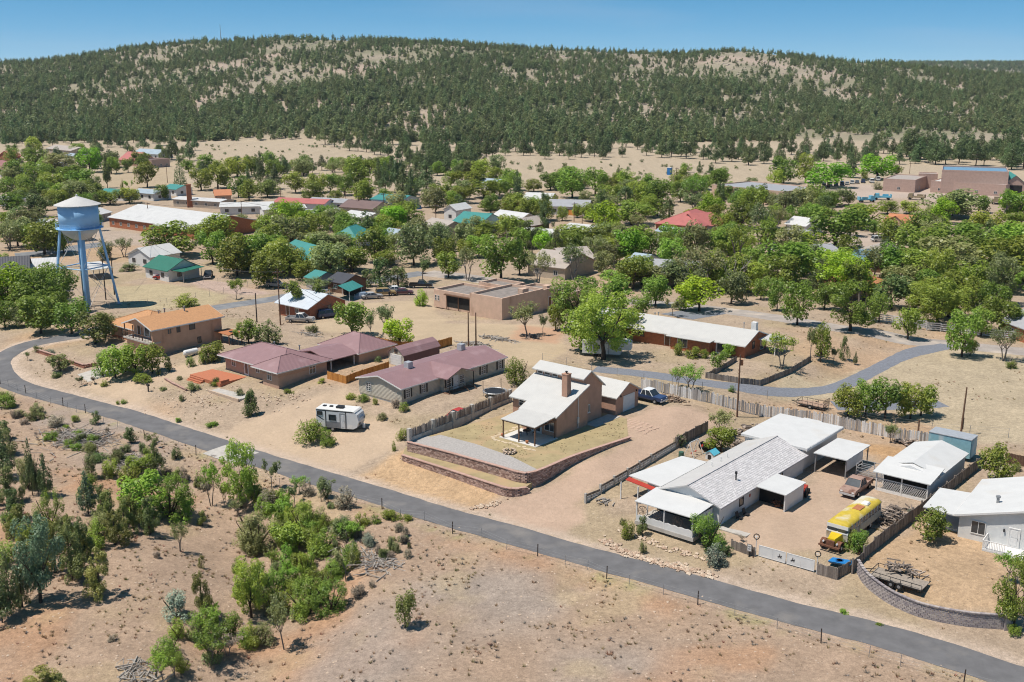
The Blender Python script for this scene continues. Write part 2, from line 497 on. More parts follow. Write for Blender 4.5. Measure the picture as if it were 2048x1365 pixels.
nx, ny = len(gx), len(gy)
idx = np.arange(nx * ny).reshape(ny, nx)
quads = np.stack([idx[:-1, :-1], idx[:-1, 1:], idx[1:, 1:], idx[1:, :-1]], -1)
qy = (GY[:-1, :-1] + GY[1:, 1:]) / 2
def grid_mesh(name, qs, m):
    qs = qs.reshape(-1, 4)
    used = np.unique(qs)
    remap = np.zeros(nx * ny, int); remap[used] = np.arange(len(used))
    P = np.stack([GX.ravel()[used], GY.ravel()[used], GZ.ravel()[used]], -1)
    me = bpy.data.meshes.new(name)
    me.vertices.add(len(used)); me.vertices.foreach_set('co', P.ravel())
    q = remap[qs]
    me.loops.add(q.size); me.loops.foreach_set('vertex_index', q.ravel())
    me.polygons.add(len(q)); me.polygons.foreach_set('loop_start', np.arange(0, q.size, 4)); me.polygons.foreach_set('loop_total', np.full(len(q), 4))
    me.polygons.foreach_set('use_smooth', np.ones(len(q), bool))
    me.update()
    ca = me.color_attributes.new('soil', 'FLOAT_COLOR', 'POINT')
    C = np.ones((len(used), 4)); C[:, :3] = col.reshape(-1, 3)[used]; C[:, 3] = calm.ravel()[used]
    ca.data.foreach_set('color', C.ravel())
    me.materials.append(m)
    return structure(obj(name, me))

def soil_mat():
    m = bpy.data.materials.new('soil')
    nt, b = nodes_of(m); N, Lk = nt.nodes.new, nt.links.new
    b.inputs['Roughness'].default_value = 0.95; b.inputs['Specular IOR Level'].default_value = 0.1
    va = N('ShaderNodeVertexColor'); va.layer_name = 'soil'
    geo = N('ShaderNodeNewGeometry')
    out = va.outputs['Color']
    def mul(scale, detail, lo, hi, p0=0.3, p1=0.7, rough=0.6):
        nonlocal out
        n = N('ShaderNodeTexNoise'); n.inputs['Scale'].default_value = scale; n.inputs['Detail'].default_value = detail; n.inputs['Roughness'].default_value = rough
        Lk(geo.outputs['Position'], n.inputs['Vector'])
        r = N('ShaderNodeMapRange'); r.inputs['From Min'].default_value = p0; r.inputs['From Max'].default_value = p1
        r.inputs['To Min'].default_value = lo; r.inputs['To Max'].default_value = hi
        Lk(n.outputs['Fac'], r.inputs['Value'])
        x = N('ShaderNodeMixRGB'); x.blend_type = 'MULTIPLY'; x.inputs['Fac'].default_value = 1
        Lk(out, x.inputs['Color1']); Lk(r.outputs['Result'], x.inputs['Color2']); out = x.outputs['Color']
        return n
    mul(0.35, 4, 0.90, 1.09)
    n2 = mul(1.9, 6, 0.74, 1.20, 0.32, 0.68, 0.75)
    mul(7.0, 3, 0.78, 1.20, 0.3, 0.7, 0.7)
    # pebbles and litter: sparse dark and pale specks
    vo = N('ShaderNodeTexVoronoi'); vo.inputs['Scale'].default_value = 2.3; Lk(geo.outputs['Position'], vo.inputs['Vector'])
    sr = N('ShaderNodeMapRange'); sr.inputs['From Min'].default_value = 0.10; sr.inputs['From Max'].default_value = 0.24; sr.inputs['To Min'].default_value = 1; sr.inputs['To Max'].default_value = 0
    Lk(vo.outputs['Distance'], sr.inputs['Value'])
    sc_ = N('ShaderNodeSeparateColor'); Lk(vo.outputs['Color'], sc_.inputs[0])
    th = N('ShaderNodeMath'); th.operation = 'GREATER_THAN'; th.inputs[1].default_value = 0.62; Lk(sc_.outputs[0], th.inputs[0])
    mm = N('ShaderNodeMath'); mm.operation = 'MULTIPLY'; Lk(sr.outputs['Result'], mm.inputs[0]); Lk(th.outputs[0], mm.inputs[1])
    ms = N('ShaderNodeMath'); ms.operation = 'MULTIPLY'; ms.inputs[1].default_value = 0.55; Lk(mm.outputs[0], ms.inputs[0])
    rc = N('ShaderNodeValToRGB'); rc.color_ramp.elements[0].color = (0.12, 0.10, 0.07, 1); rc.color_ramp.elements[1].color = (0.55, 0.46, 0.38, 1); rc.color_ramp.elements[0].position = 0.45; rc.color_ramp.elements[1].position = 0.6
    Lk(sc_.outputs[1], rc.inputs['Fac'])
    x = N('ShaderNodeMixRGB'); Lk(ms.outputs[0], x.inputs['Fac']); Lk(out, x.inputs['Color1']); Lk(rc.outputs['Color'], x.inputs['Color2'])
    cf = N('ShaderNodeMath'); cf.operation = 'MULTIPLY'; cf.inputs[1].default_value = 0.62; Lk(va.outputs['Alpha'], cf.inputs[0])
    xc = N('ShaderNodeMixRGB'); Lk(cf.outputs[0], xc.inputs['Fac']); Lk(x.outputs['Color'], xc.inputs['Color1']); Lk(va.outputs['Color'], xc.inputs['Color2'])
    Lk(xc.outputs['Color'], b.inputs['Base Color'])
    bp = N('ShaderNodeBump'); bp.inputs['Strength'].default_value = 0.7; bp.inputs['Distance'].default_value = 0.25
    Lk(n2.outputs['Fac'], bp.inputs['Height']); Lk(bp.outputs['Normal'], b.inputs['Normal'])
    return m
M_SOIL = soil_mat()
grid_mesh('ground', quads[qy < 820], M_SOIL)
grid_mesh('hill', quads[(qy >= 820) & (qy < 2300)], M_SOIL)
grid_mesh('far_ridge', quads[qy >= 2300], M_SOIL)

# ------------------------------------------------------------------ roads as draped ribbons
def smooth_line(P, step=1.0):
    P = [Vector((p[0], p[1])) for p in P]
    out = []
    for i in range(len(P) - 1):
        p0 = P[max(i - 1, 0)]; p1 = P[i]; p2 = P[i + 1]; p3 = P[min(i + 2, len(P) - 1)]
        n = max(2, int((p2 - p1).length / step))
        for k in range(n):
            t = k / n
            out.append(0.5 * ((2 * p1) + (p2 - p0) * t + (2 * p0 - 5 * p1 + 4 * p2 - p3) * t * t + (3 * p1 - p0 - 3 * p2 + p3) * t ** 3))
    out.append(P[-1])
    return out

def ribbon(name, pts, width, m, dz=0.05, wob=0.0, cross=4, label=None):
    line = smooth_line(pts)
    mb = MB(); n = len(line)
    rng = random.Random(hash(name) % 1000 if False else len(name))
    e0 = e1 = 0.0
    for i, p in enumerate(line):
        d = (line[min(i + 1, n - 1)] - line[max(i - 1, 0)]).normalized()
        nn = Vector((-d.y, d.x))
        w = width(i / (n - 1)) if callable(width) else width
        e0 = 0.7 * e0 + rng.uniform(-wob, wob); e1 = 0.7 * e1 + rng.uniform(-wob, wob)
        for k in range(cross + 1):
            t = k / cross
            q = p + nn * (w * (t - 0.5) + (e0 * (1 - t) + e1 * t))
            drop = 0.0 if 0 < k < cross else -0.035
            mb.v.append((q.x, q.y, Tz(q.x, q.y) + dz + drop))
    c = cross + 1
    for i in range(n - 1):
        for k in range(cross):
            mb.f.append((i * c + k, i * c + k + 1, (i + 1) * c + k + 1, (i + 1) * c + k)[::-1])
    return structure(mb.build(name, m, None, True))

def asphalt(name, c, var=0.17, sc=0.5):
    m = mat(name, c, 0.92, var, sc, 0.3, 0, 0.25, stain=((c[0] * 1.3 + .02, c[1] * 1.26 + .015, c[2] * 1.18 + .01), 0.22, 0.54, (1, 1, 1)))
    return m
M_ASPH = asphalt('asphalt', (0.150, 0.146, 0.148))
M_STREET = asphalt('street_paving', (0.36, 0.315, 0.28))
M_GRAVEL = mat('blue_gravel', (0.195, 0.205, 0.232), 0.95, 0.2, 3.0, 0.6)
M_CONC = mat('concrete', (0.47, 0.435, 0.39), 0.9, 0.12, 1.5, 0.2, stain=((0.33, 0.30, 0.26), 0.6, 0.58, (1, 1, 1)))
M_CONC_L = mat('pale_concrete', (0.62, 0.60, 0.56), 0.9, 0.1, 1.5, 0.2)
ribbon('road', ROAD_W, 4.5, M_ASPH, 0.06, 0.09)
ribbon('street', w2(STREET_PX), lambda t: 8.0 - 1.5 * t, M_STREET, 0.05, 0.1)
ribbon('gravel_drive', w2(GRAVEL_PX), lambda t: 5.0 - 1.9 * sstep(t, 0.0, 0.25) + 0.6 * sstep(t, 0.6, 0.8), M_GRAVEL, 0.05, 0.12)
ribbon('town_road', w2(TOWN_PX), 6.0, asphalt('old_asphalt', (0.20, 0.205, 0.215)), 0.05, 0.1)
ribbon('town_street', w2([(30, 511), (70, 508), (120, 502), (165, 494), (215, 488)]), 9.0, MATS['old_asphalt'], 0.05, 0.1)
ribbon('gravel_pad', w2([(1352, 634), (1425, 622)]), 9.0, M_GRAVEL, 0.055, 0.1)
ribbon('gravel_patch', w2([(1668, 812), (1730, 812), (1800, 808), (1862, 806), (1880, 805)]), 4.6, M_GRAVEL, 0.05, 0.3)
ribbon('concrete_crossing', w2([(432, 898), (492, 916)]), 4.62, M_CONC, 0.085)
ribbon('concrete_driveway', w2([(165, 757), (215, 742), (260, 735)]), 5.0, M_CONC, 0.05, 0.05)

# ------------------------------------------------------------------ plants: shared meshes
def leaf_cloud(rng, centers, radii, n, size, up=0.35, shell=0.55, aspect=0.6, flat=1.0):
    """many small leaf faces in clumps round the given centres -> vertex and quad arrays"""
    centers = np.array(centers); radii = np.array(radii)
    w = radii ** 2; w = w / w.sum()
    k = rng.choice(len(centers), n, p=w)
    d = rng.normal(size=(n, 3)); d /= np.linalg.norm(d, axis=1)[:, None]
    r = (shell + (1 - shell) * rng.random(n)) ** 0.6
    pos = centers[k] + d * (radii[k] * r)[:, None] * np.array([1, 1, flat])
    nrm = d * 0.8 + rng.normal(size=(n, 3)) * 0.55; nrm[:, 2] += up
    nrm /= np.linalg.norm(nrm, axis=1)[:, None]
    a = np.cross(nrm, rng.normal(size=(n, 3))); a /= np.linalg.norm(a, axis=1)[:, None]
    b = np.cross(nrm, a)
    s = size * rng.uniform(0.6, 1.35, n)
    a *= s[:, None]; b *= (s * aspect)[:, None]
    bend = nrm * (s * 0.18)[:, None]
    V = np.stack([pos - a - bend, pos - b + bend * 0.5, pos + a - bend, pos + b + bend * 0.5], 1).reshape(-1, 3)
    Q = np.arange(n * 4).reshape(n, 4)
    return V, Q

def arr_mesh(name, V, Q, m):
    me = bpy.data.meshes.new(name)
    me.vertices.add(len(V)); me.vertices.foreach_set('co', V.ravel())
    me.loops.add(Q.size); me.loops.foreach_set('vertex_index', Q.ravel())
    k = Q.shape[1]
    me.polygons.add(len(Q)); me.polygons.foreach_set('loop_start', np.arange(0, Q.size, k)); me.polygons.foreach_set('loop_total', np.full(len(Q), k))
    me.update(); me.validate()
    me.materials.append(m)
    return me

def limb(mb, p, d, ln, r, rng, depth, bend=0.25, n=5, tips=None, split=3, spread=0.65):
    pts = [Vector(p)]; d = Vector(d).normalized()
    for i in range(3):
        d = (d + Vector((rng.uniform(-bend, bend), rng.uniform(-bend, bend), rng.uniform(-bend * .3, bend * .6)))).normalized()
        pts.append(pts[-1] + d * ln / 3)
    mb.tube(pts, [r, r * 0.82, r * 0.66, r * 0.5], n)
    if tips is not None: tips.append(pts[-1])
    if depth > 0:
        for k in range(split):
            a = rng.uniform(0, 2 * math.pi)
            side = Vector((math.cos(a), math.sin(a), rng.uniform(-0.1, 0.5)))
            limb(mb, pts[rng.choice((2, 3))], d + side * spread, ln * rng.uniform(0.55, 0.8), r * 0.48, rng, depth - 1, bend, max(3, n - 1), tips, split, spread)

def broad_protos():
    out = []
    for v in range(8):
        rr = random.Random(100 + v); rn = np.random.default_rng(100 + v)
        tb = MB(); tips = []
        th = rr.uniform(0.20, 0.30)
        tb.tube([(0, 0, -0.03), (0.005, 0, th * 0.5), (rr.uniform(-.02, .02), rr.uniform(-.02, .02), th)], [0.034, 0.026, 0.022], 6)
        for k in range(5):
            a = 2 * math.pi * k / 5 + rr.uniform(-.4, .4)
            limb(tb, (0, 0, th * 0.92), (math.cos(a) * 0.55, math.sin(a) * 0.55, 0.85), 0.34, 0.015, rr, 1, 0.25, 4, tips)
        cen = []; rad_ = []
        for k in range(30):
            z = rr.uniform(0.25, 0.88)
            e = math.sqrt(max(0.03, 1 - ((z - 0.54) / 0.46) ** 2))
            a = rr.uniform(0, 2 * math.pi); q = 0.40 * e * rr.uniform(0.35, 1.0)
            cen.append((q * math.cos(a) * 1.0, q * math.sin(a), z)); rad_.append(rr.uniform(0.10, 0.185))
        V, Q = leaf_cloud(rn, cen, rad_, 2700, 0.028, 1.0, 0.62, 0.7)
        out.append((tb.mesh('broad_trunk', M_BARK), arr_mesh('broad_crown', V, Q, LEAF['g'])))
    return out

def sparse_protos():
    """open-crowned trees whose limbs show"""
    out = []
    for v in range(5):
        rr = random.Random(200 + v); rn = np.random.default_rng(200 + v)
        tb = MB(); tips = []
        stems = 1 + v % 3
        for s_ in range(stems):
            a0 = rr.uniform(0, 6.28)
            base = (0.02 * math.cos(a0) * (stems > 1), 0.02 * math.sin(a0) * (stems > 1), -0.03)
            top = Vector((0.10 * math.cos(a0) * (stems > 1), 0.10 * math.sin(a0) * (stems > 1), 0.34))
            tb.tube([base, (Vector(base) + top) / 2, top], [0.022, 0.019, 0.016], 5)
            for k in range(4):
                a = rr.uniform(0, 6.28)
                limb(tb, top, (math.cos(a) * 0.6, math.sin(a) * 0.6, 0.9), 0.32, 0.011, rr, 2, 0.3, 4, tips, 2)
        cen = [tuple(t) for t in tips if t.z > 0.3]; rad_ = [rr.uniform(0.06, 0.12) for _ in cen]
        V, Q = leaf_cloud(rn, cen, rad_, 1700, 0.024, 0.8, 0.25, 0.55)
        out.append((tb.mesh('open_trunk', M_BARK_GREY), arr_mesh('open_crown', V, Q, LEAF['o'])))
    return out

def bush_protos():
    out = []
    for v in range(7):
        rr = random.Random(300 + v); rn = np.random.default_rng(300 + v)
        tb = MB()
        for k in range(9):
            a = rr.uniform(0, 6.28)
            tb.tube([(0, 0, -0.05), (0.15 * math.cos(a), 0.15 * math.sin(a), 0.3), (0.33 * math.cos(a), 0.33 * math.sin(a), rr.uniform(0.5, 0.85))], [0.02, 0.014, 0.005], 4)
        cen = []; rad_ = []
        for k in range(34):
            a = rr.uniform(0, 6.28); z = rr.uniform(0.12, 0.84); q = 0.40 * math.sqrt(max(0.05, 1 - (z / 1.0) ** 2)) * rr.uniform(0.3, 1)
            z *= rr.uniform(.75, 1.1); cen.append((q * math.cos(a), q * math.sin(a), z)); rad_.append(rr.uniform(0.07, 0.15))
        V, Q = leaf_cloud(rn, cen, rad_, 3000, 0.026, 0.95, 0.5, 0.42, 1.7)
        out.append((tb.mesh('bush_stems', M_BARK), arr_mesh('bush_leaves', V, Q, LEAF['g'])))
    return out

def juniper_protos():
    out = []
    for v in range(5):
        rr = random.Random(400 + v); rn = np.random.default_rng(400 + v)
        tb = MB()
        tb.tube([(0, 0, -0.04), (rr.uniform(-.03, .03), 0.01, 0.3), (0, 0, 0.75)], [0.035, 0.025, 0.008], 5)
        cen = []; rad_ = []
        for k in range(26):
            a = rr.uniform(0, 6.28); z = rr.uniform(0.10, 0.93)
            q = 0.44 * (1 - z) ** 0.62 * rr.uniform(0.3, 1) * (0.6 + 0.4 * min(1, z / 0.25))
            cen.append((q * math.cos(a), q * math.sin(a), z)); rad_.append(rr.uniform(0.08, 0.15) * (1.2 - 0.6 * z))
        V, Q = leaf_cloud(rn, cen, rad_, 2300, 0.027, 0.75, 0.5, 0.5, 1.5)
        out.append((tb.mesh('juniper_trunk', M_BARK), arr_mesh('juniper_foliage', V, Q, LEAF['j'])))
    return out

def pine_protos():
    out = []
    for v in range(6):
        rr = random.Random(500 + v); rn = np.random.default_rng(500 + v)
        tb = MB()
        tb.tube([(0, 0, -0.03), (0.006, 0, 0.35), (0, 0.006, 0.93)], [0.024, 0.018, 0.004], 5)
        cen = []; rad_ = []
        z = rr.uniform(0.20, 0.32); base = z
        while z < 0.97:
            f = (z - base) / (0.97 - base)
            q = 0.38 * (1 - f) ** 0.72 * (0.75 + 0.25 * math.sin(f * 9 + v))
            m_ = max(2, int(6 * (1 - f) + 1))
            a0 = rr.uniform(0, 6.28)
            for k in range(m_):
                a = a0 + 6.28 * k / m_ + rr.uniform(-.3, .3); qq = q * rr.uniform(0.55, 1.1)
                cen.append((qq * math.cos(a), qq * math.sin(a), z + rr.uniform(-.02, .02))); rad_.append(rr.uniform(0.085, 0.13) * (1.1 - 0.5 * f))
                if q > 0.12: tb.tube([(0, 0, z - 0.03), (qq * math.cos(a), qq * math.sin(a), z)], [0.007, 0.003], 3, False)
            z += rr.uniform(0.05, 0.085)
        V, Q = leaf_cloud(rn, cen, rad_, 2200, 0.028, 0.9, 0.45, 0.45, 0.85)
        out.append((tb.mesh('pine_trunk', M_BARK), arr_mesh('pine_crown', V, Q, LEAF['p'])))
    return out

def spruce_protos():
    rr = random.Random(600); rn = np.random.default_rng(600)
    tb = MB(); tb.tube([(0, 0, -0.03), (0, 0, 0.95)], [0.02, 0.004], 5)
    cen = []; rad_ = []
    z = 0.07
    while z < 0.98:
        q = 0.42 * (1 - z) ** 0.85 + 0.02
        m_ = max(3, int(10 * (1 - z)))
        for k in range(m_):
            a = 6.28 * k / m_ + rr.uniform(-.2, .2)
            cen.append((q * 0.72 * math.cos(a), q * 0.72 * math.sin(a), z)); rad_.append(0.06 + 0.08 * (1 - z))
        z += 0.055
    V, Q = leaf_cloud(rn, cen, rad_, 1500, 0.026, 0.3, 0.4, 0.4, 0.7)
    return [(tb.mesh('spruce_trunk', M_BARK), arr_mesh('spruce_crown', V, Q, LEAF['p']))]

def bare_protos():
    out = []
    for v in range(3):
        rr = random.Random(700 + v)
        tb = MB()
        tb.tube([(0, 0, -0.03), (0.01, 0.01, 0.3)], [0.03, 0.02], 6)
        lb = MB()
        for k in range(5):
            a = 6.28 * k / 5 + rr.uniform(-.4, .4)
            limb(lb, (0.01, 0.01, 0.28), (math.cos(a) * 0.6, math.sin(a) * 0.6, 0.9), 0.38, 0.013, rr, 2, 0.35, 4, None, 3)
        out.append((tb.mesh('bare_trunk', M_DEAD), lb.mesh('bare_limbs', M_DEAD)))
    return out

def fine(form, n, size, up, shell, asp, flat=1.0):
    """closer plants: the same growth with many more, smaller leaves"""
    out = []
    for v in range(4):
        rr = random.Random(1000 + v + len(form)); rn = np.random.default_rng(1000 + v + len(form)); cen = []; rad_ = []
        if form == 'broad':
            for k in range(46):
                z = rr.uniform(0.22, 0.9); e = math.sqrt(max(0.03, 1 - ((z - 0.55) / 0.46) ** 2)); a = rr.uniform(0, 6.28); q = 0.42 * e * rr.uniform(0.3, 1)
                cen.append((q * math.cos(a), q * math.sin(a), z)); rad_.append(rr.uniform(0.06, 0.13))
        elif form == 'bush':
            for k in range(52):
                a = rr.uniform(0, 6.28); z = rr.uniform(0.08, 0.86); q = 0.44 * math.sqrt(max(0.05, 1 - z ** 2)) * rr.uniform(0.2, 1)
                cen.append((q * math.cos(a), q * math.sin(a), z)); rad_.append(rr.uniform(0.04, 0.11))
        else:
            for k in range(50):
                a = rr.uniform(0, 6.28); z = rr.uniform(0.08, 0.94); q = 0.46 * (1 - z) ** 0.55 * rr.uniform(0.2, 1) * (0.6 + 0.4 * min(1, z / 0.25))
                cen.append((q * math.cos(a), q * math.sin(a), z)); rad_.append(rr.uniform(0.045, 0.10) * (1.2 - 0.6 * z))
        V, Q = leaf_cloud(rn, cen, rad_, n, size, up, shell, asp, flat)
        out.append((PROTO[form][v][0], arr_mesh(form + '_fine', V, Q, LEAF['g'])))
    return out
PROTO = {'broad': broad_protos(), 'open': sparse_protos(), 'bush': bush_protos(), 'juniper': juniper_protos(), 'pine': pine_protos(), 'spruce': spruce_protos(), 'bare': bare_protos()}
PROTO['broad_fine'] = fine('broad', 8000, .0155, .95, .5, .6); PROTO['bush_fine'] = fine('bush', 7000, .0165, .95, .4, .42, 1.9); PROTO['juniper_fine'] = fine('juniper', 7000, .0155, .7, .45, .5, 1.5)
PART_NAMES = {'broad': ('trunk', 'crown'), 'open': ('trunk', 'crown'), 'bush': ('stems', 'foliage'), 'juniper': ('trunk', 'foliage'), 'pine': ('trunk', 'crown'), 'spruce': ('trunk', 'crown'), 'bare': ('trunk', 'limbs')}
PLANTS = []
def plant(name, form, leafk, u, v, hpx, wpx, rng, label=None, cat=None, group=None, pos=None):
    """one plant with its own trunk and crown; size read from its height and width in the photo"""
    p = pos or gp(u, v)
    k = depth_of(p) / F_PX
    h = hpx * k / _c; w = wpx * k
    r = obj(name, None, None, (p.x, p.y, p.z - 0.05), rng.uniform(0, 6.28))
    r.empty_display_size = 0.3
    tm, cm = rng.choice(PROTO[form + '_fine' if form + '_fine' in PROTO and hpx > (62 if form != 'broad' else 95) else form])
    a, b = PART_NAMES[form]
    wx = w * (1.18 if form in ('broad', 'bush') else 1.12)
    h *= 1.04
    sc = (wx * rng.uniform(0.93, 1.07), wx * rng.uniform(0.93, 1.07), h)
    obj(a, tm, r, scale=sc)
    c = obj(b, cm, r, scale=sc)
    if form != 'bare':
        c.material_slots[0].link = 'OBJECT'; c.material_slots[0].material = LEAF[leafk]
    if cat: r['category'] = cat
    if label: r['label'] = label
    if group: r['group'] = group
    PLANTS.append((r, form, leafk, u, v, h, w))
    return r
# ------------------------------------------------------------------ far forest (one mass) and scatter helper
def gn_scatter(name, pts, scl, rotz, idxs, protos, label, cat):
    me = bpy.data.meshes.new(name)
    me.vertices.add(len(pts)); me.vertices.foreach_set('co', np.asarray(pts, float).ravel())
    a = me.attributes.new('scl', 'FLOAT_VECTOR', 'POINT'); a.data.foreach_set('vector', np.asarray(scl, float).ravel())
    rv = np.zeros((len(pts), 3)); rv[:, 2] = rotz
    a = me.attributes.new('rot', 'FLOAT_VECTOR', 'POINT'); a.data.foreach_set('vector', rv.ravel())
    a = me.attributes.new('pick', 'INT', 'POINT'); a.data.foreach_set('value', np.asarray(idxs, np.int32))
    o = obj(name, me)
    cl = bpy.data.collections.new(name + '_kinds')
    for i, pm in enumerate(protos):
        q = bpy.data.objects.new('%s_kind_%d' % (name, i), pm); cl.objects.link(q)
    ng = bpy.data.node_groups.new(name + '_scatter', 'GeometryNodeTree')
    ng.interface.new_socket('Geometry', in_out='INPUT', socket_type='NodeSocketGeometry')
    ng.interface.new_socket('Geometry', in_out='OUTPUT', socket_type='NodeSocketGeometry')
    N, Lk = ng.nodes.new, ng.links.new
    gi = N('NodeGroupInput'); go = N('NodeGroupOutput')
    ip = N('GeometryNodeInstanceOnPoints'); ci = N('GeometryNodeCollectionInfo')
    ci.inputs['Collection'].default_value = cl
    ci.inputs['Separate Children'].default_value = True; ci.inputs['Reset Children'].default_value = True
    def attr(nm, ty):
        n = N('GeometryNodeInputNamedAttribute'); n.data_type = ty; n.inputs['Name'].default_value = nm
        return n.outputs['Attribute']
    Lk(gi.outputs[0], ip.inputs['Points']); Lk(ci.outputs[0], ip.inputs['Instance'])
    ip.inputs['Pick Instance'].default_value = True
    Lk(attr('pick', 'INT'), ip.inputs['Instance Index']); Lk(attr('scl', 'FLOAT_VECTOR'), ip.inputs['Scale'])
    e2r = N('FunctionNodeEulerToRotation'); Lk(attr('rot', 'FLOAT_VECTOR'), e2r.inputs[0]); Lk(e2r.outputs[0], ip.inputs['Rotation'])
    Lk(ip.outputs[0], go.inputs[0])
    md = o.modifiers.new('scatter', 'NODES'); md.node_group = ng
    tag(o, label, cat, None, 'stuff')
    return o

def hill_pine_protos():
    out = []
    for v in range(6):
        rr = random.Random(800 + v); rn = np.random.default_rng(800 + v)
        cen = []; rad_ = []
        z = rr.uniform(0.16, 0.3); b0 = z
        while z < 0.97:
            f = (z - b0) / (0.97 - b0)
            q = 0.30 * (1 - f) ** rr.uniform(0.35, 0.75)
            for k in range(max(1, int(4 * (1 - f) + 1))):
                a = rr.uniform(0, 6.28); qq = q * rr.uniform(0.3, 1)
                cen.append((qq * math.cos(a), qq * math.sin(a), z)); rad_.append(rr.uniform(0.09, 0.15) * (1.1 - 0.5 * f))
            z += 0.09
        V, Q = leaf_cloud(rn, cen, rad_, 340, 0.055, 0.95, 0.4, 0.65, 0.9)
        tb = MB().tube([(0, 0, -0.05), (0, 0, 0.5)], [0.022, 0.012], 4, False)
        nV = len(V)
        me = bpy.data.meshes.new('hill_pine')
        me.from_pydata([tuple(p) for p in V] + [tuple(p) for p in tb.v], [], [tuple(q) for q in Q] + [tuple(i + nV for i in f) for f in tb.f])
        me.materials.append(LEAF['h']); me.materials.append(M_BARK)
        mi = np.zeros(len(me.polygons), np.int32); mi[len(Q):] = 1
        me.polygons.foreach_set('material_index', mi); me.update()
        out.append(me)
    return out
HILLP = hill_pine_protos()

rn = np.random.default_rng(5)
BARE = [(160, 137, 45), (325, 178, 60), (513, 171, 75), (574, 167, 75), (581, 94, 60), (427, 205, 45), (51, 222, 40), (308, 113, 45), (834, 164, 50), (1107, 113, 60), (1130, 122, 60), (1295, 137, 70),
        (851, 256, 42), (1278, 160, 50), (1485, 113, 75), (1392, 137, 65), (1540, 126, 80), (1810, 147, 60), (1861, 164, 60), (1570, 191, 45), (1690, 198, 45), (1440, 125, 70), (640, 96, 50), (900, 106, 60), (1230, 108, 60), (1660, 150, 60), (450, 140, 40), (760, 125, 45), (1000, 140, 45)]
NB = 80000
py_ = 835 + (1780 - 835) * rn.random(NB)
pa_ = rn.uniform(-0.85, 0.85, NB)
px_ = pa_ * py_
t_ = np.clip((py_ - 840) / 760, 0, 1)
den = 1.0 - 0.22 * t_ ** 1.0
den *= 0.42 + 0.85 * sstep(fbm(px_ / 60, py_ / 100, 71, 4), 0.34, 0.56)
for u, v, r_ in BARE:
    b = gp(u, v)
    w_ = np.hypot(px_ - b.x, (py_ - b.y) * 0.42)
    den *= 1 - 0.74 * np.exp(-(w_ / (r_ * 0.62)) ** 2)
dk = gp(945, 150)
den = np.maximum(den, 1.4 * np.exp(-(((px_ - dk.x + 0.25 * (py_ - dk.y)) / 28) ** 2 + ((py_ - dk.y) / 150) ** 2)))
for u, v, r_ in ((1717, 283, 60), (1660, 286, 40), (1790, 280, 50), (1960, 276, 60), (2040, 276, 40), (520, 300, 80), (620, 300, 60), (440, 300, 50)):
    b = at(u, v, 2)
    den *= 1 - 0.98 * np.exp(-(np.hypot(px_ - b.x, (py_ - b.y) * 0.45) / r_) ** 4)
keep = rn.random(NB) < den * 0.95
px_, py_ = px_[keep], py_[keep]
n_ = len(px_)
pz_ = T(px_, py_)
hh = (4.0 + 7.6 * rn.random(n_) ** 1.7) * (1.15 - 0.25 * np.clip((py_ - 840) / 760, 0, 1))
ww = hh * rn.uniform(0.7, 1.15, n_)
gn_scatter('hill_forest', np.stack([px_, py_, pz_ - 0.2], -1), np.stack([ww, ww, hh], -1), rn.uniform(0, 6.28, n_), rn.integers(0, 6, n_), HILLP,
           'dark green pines covering the hillside behind the town', 'forest')
# pale boulders on the bare patches of the hill
rk = []
for u, v, r_ in BARE:
    b = gp(u, v)
    for k in range(46):
        x = b.x + rn.normal() * r_ * .38; y = b.y + rn.normal() * r_ * .9
        rk.append((x, y))
rk = np.array(rk); rz_ = T(rk[:, 0], rk[:, 1]); rs_ = rn.uniform(.5, 2.0, len(rk)) ** 1.2
BOULD = [MB().rock((0, 0, 0), 1, random.Random(60 + k), .6).mesh('boulder', mat('pale_rock', (0.46, 0.39, 0.33), .95, .15, 1.0, .3)) for k in range(3)]
gn_scatter('hill_boulders', np.stack([rk[:, 0], rk[:, 1], rz_], -1), np.stack([rs_ * 1.4, rs_, rs_ * .8], -1), rn.uniform(0, 6.28, len(rk)), rn.integers(0, 3, len(rk)), BOULD, 'pale boulders on the bare patches of the hill', 'boulders')
# the farther ridge on the right
nf = 5200
fy = rn.uniform(2900, 3700, nf); fx = rn.uniform(900, 2500, nf)
fh = rn.uniform(9, 15, nf)
gn_scatter('ridge_forest', np.stack([fx, fy, T(fx, fy) - 0.2], -1), np.stack([fh * 1.2, fh * 1.2, fh], -1), rn.uniform(0, 6.28, nf), rn.integers(0, 6, nf), HILLP,
           'pines on the distant ridge past the right end of the hill', 'forest')

# pines one can tell apart at the foot of the hill and in the valley
BELTS = [  # polygon in photo pixels, how many, height range px, label
    ([(1000, 290), (1230, 285), (1540, 300), (1545, 330), (1250, 318), (1010, 318)], 74, (26, 40), 'dark pine in the belt between the tan field and the hill foot'),
    ([(1545, 300), (1800, 296), (1870, 300), (1870, 330), (1700, 330), (1548, 335)], 40, (26, 40), 'dark pine left of the municipal buildings below the hill'),
    ([(1800, 300), (2060, 310), (2060, 338), (1900, 334), (1810, 318)], 40, (38, 58), 'dark pine standing behind the long municipal building'),
    ([(0, 275), (200, 272), (400, 282), (395, 300), (330, 306), (150, 294), (0, 292)], 44, (22, 36), 'dark pine at the hill foot above the red roofed house'),
    ([(640, 288), (860, 284), (1000, 296), (960, 338), (860, 345), (760, 310)], 60, (26, 46), 'dark pine in the wood between the two tan fields'),
]
rp_ = random.Random(21)
def inpoly(u, v, poly):
    ins = False
    for (x0, y0), (x1, y1) in zip(poly, poly[1:] + poly[:1]):
        if (y0 > v) != (y1 > v) and u < (x1 - x0) * (v - y0) / (y1 - y0) + x0: ins = not ins
    return ins
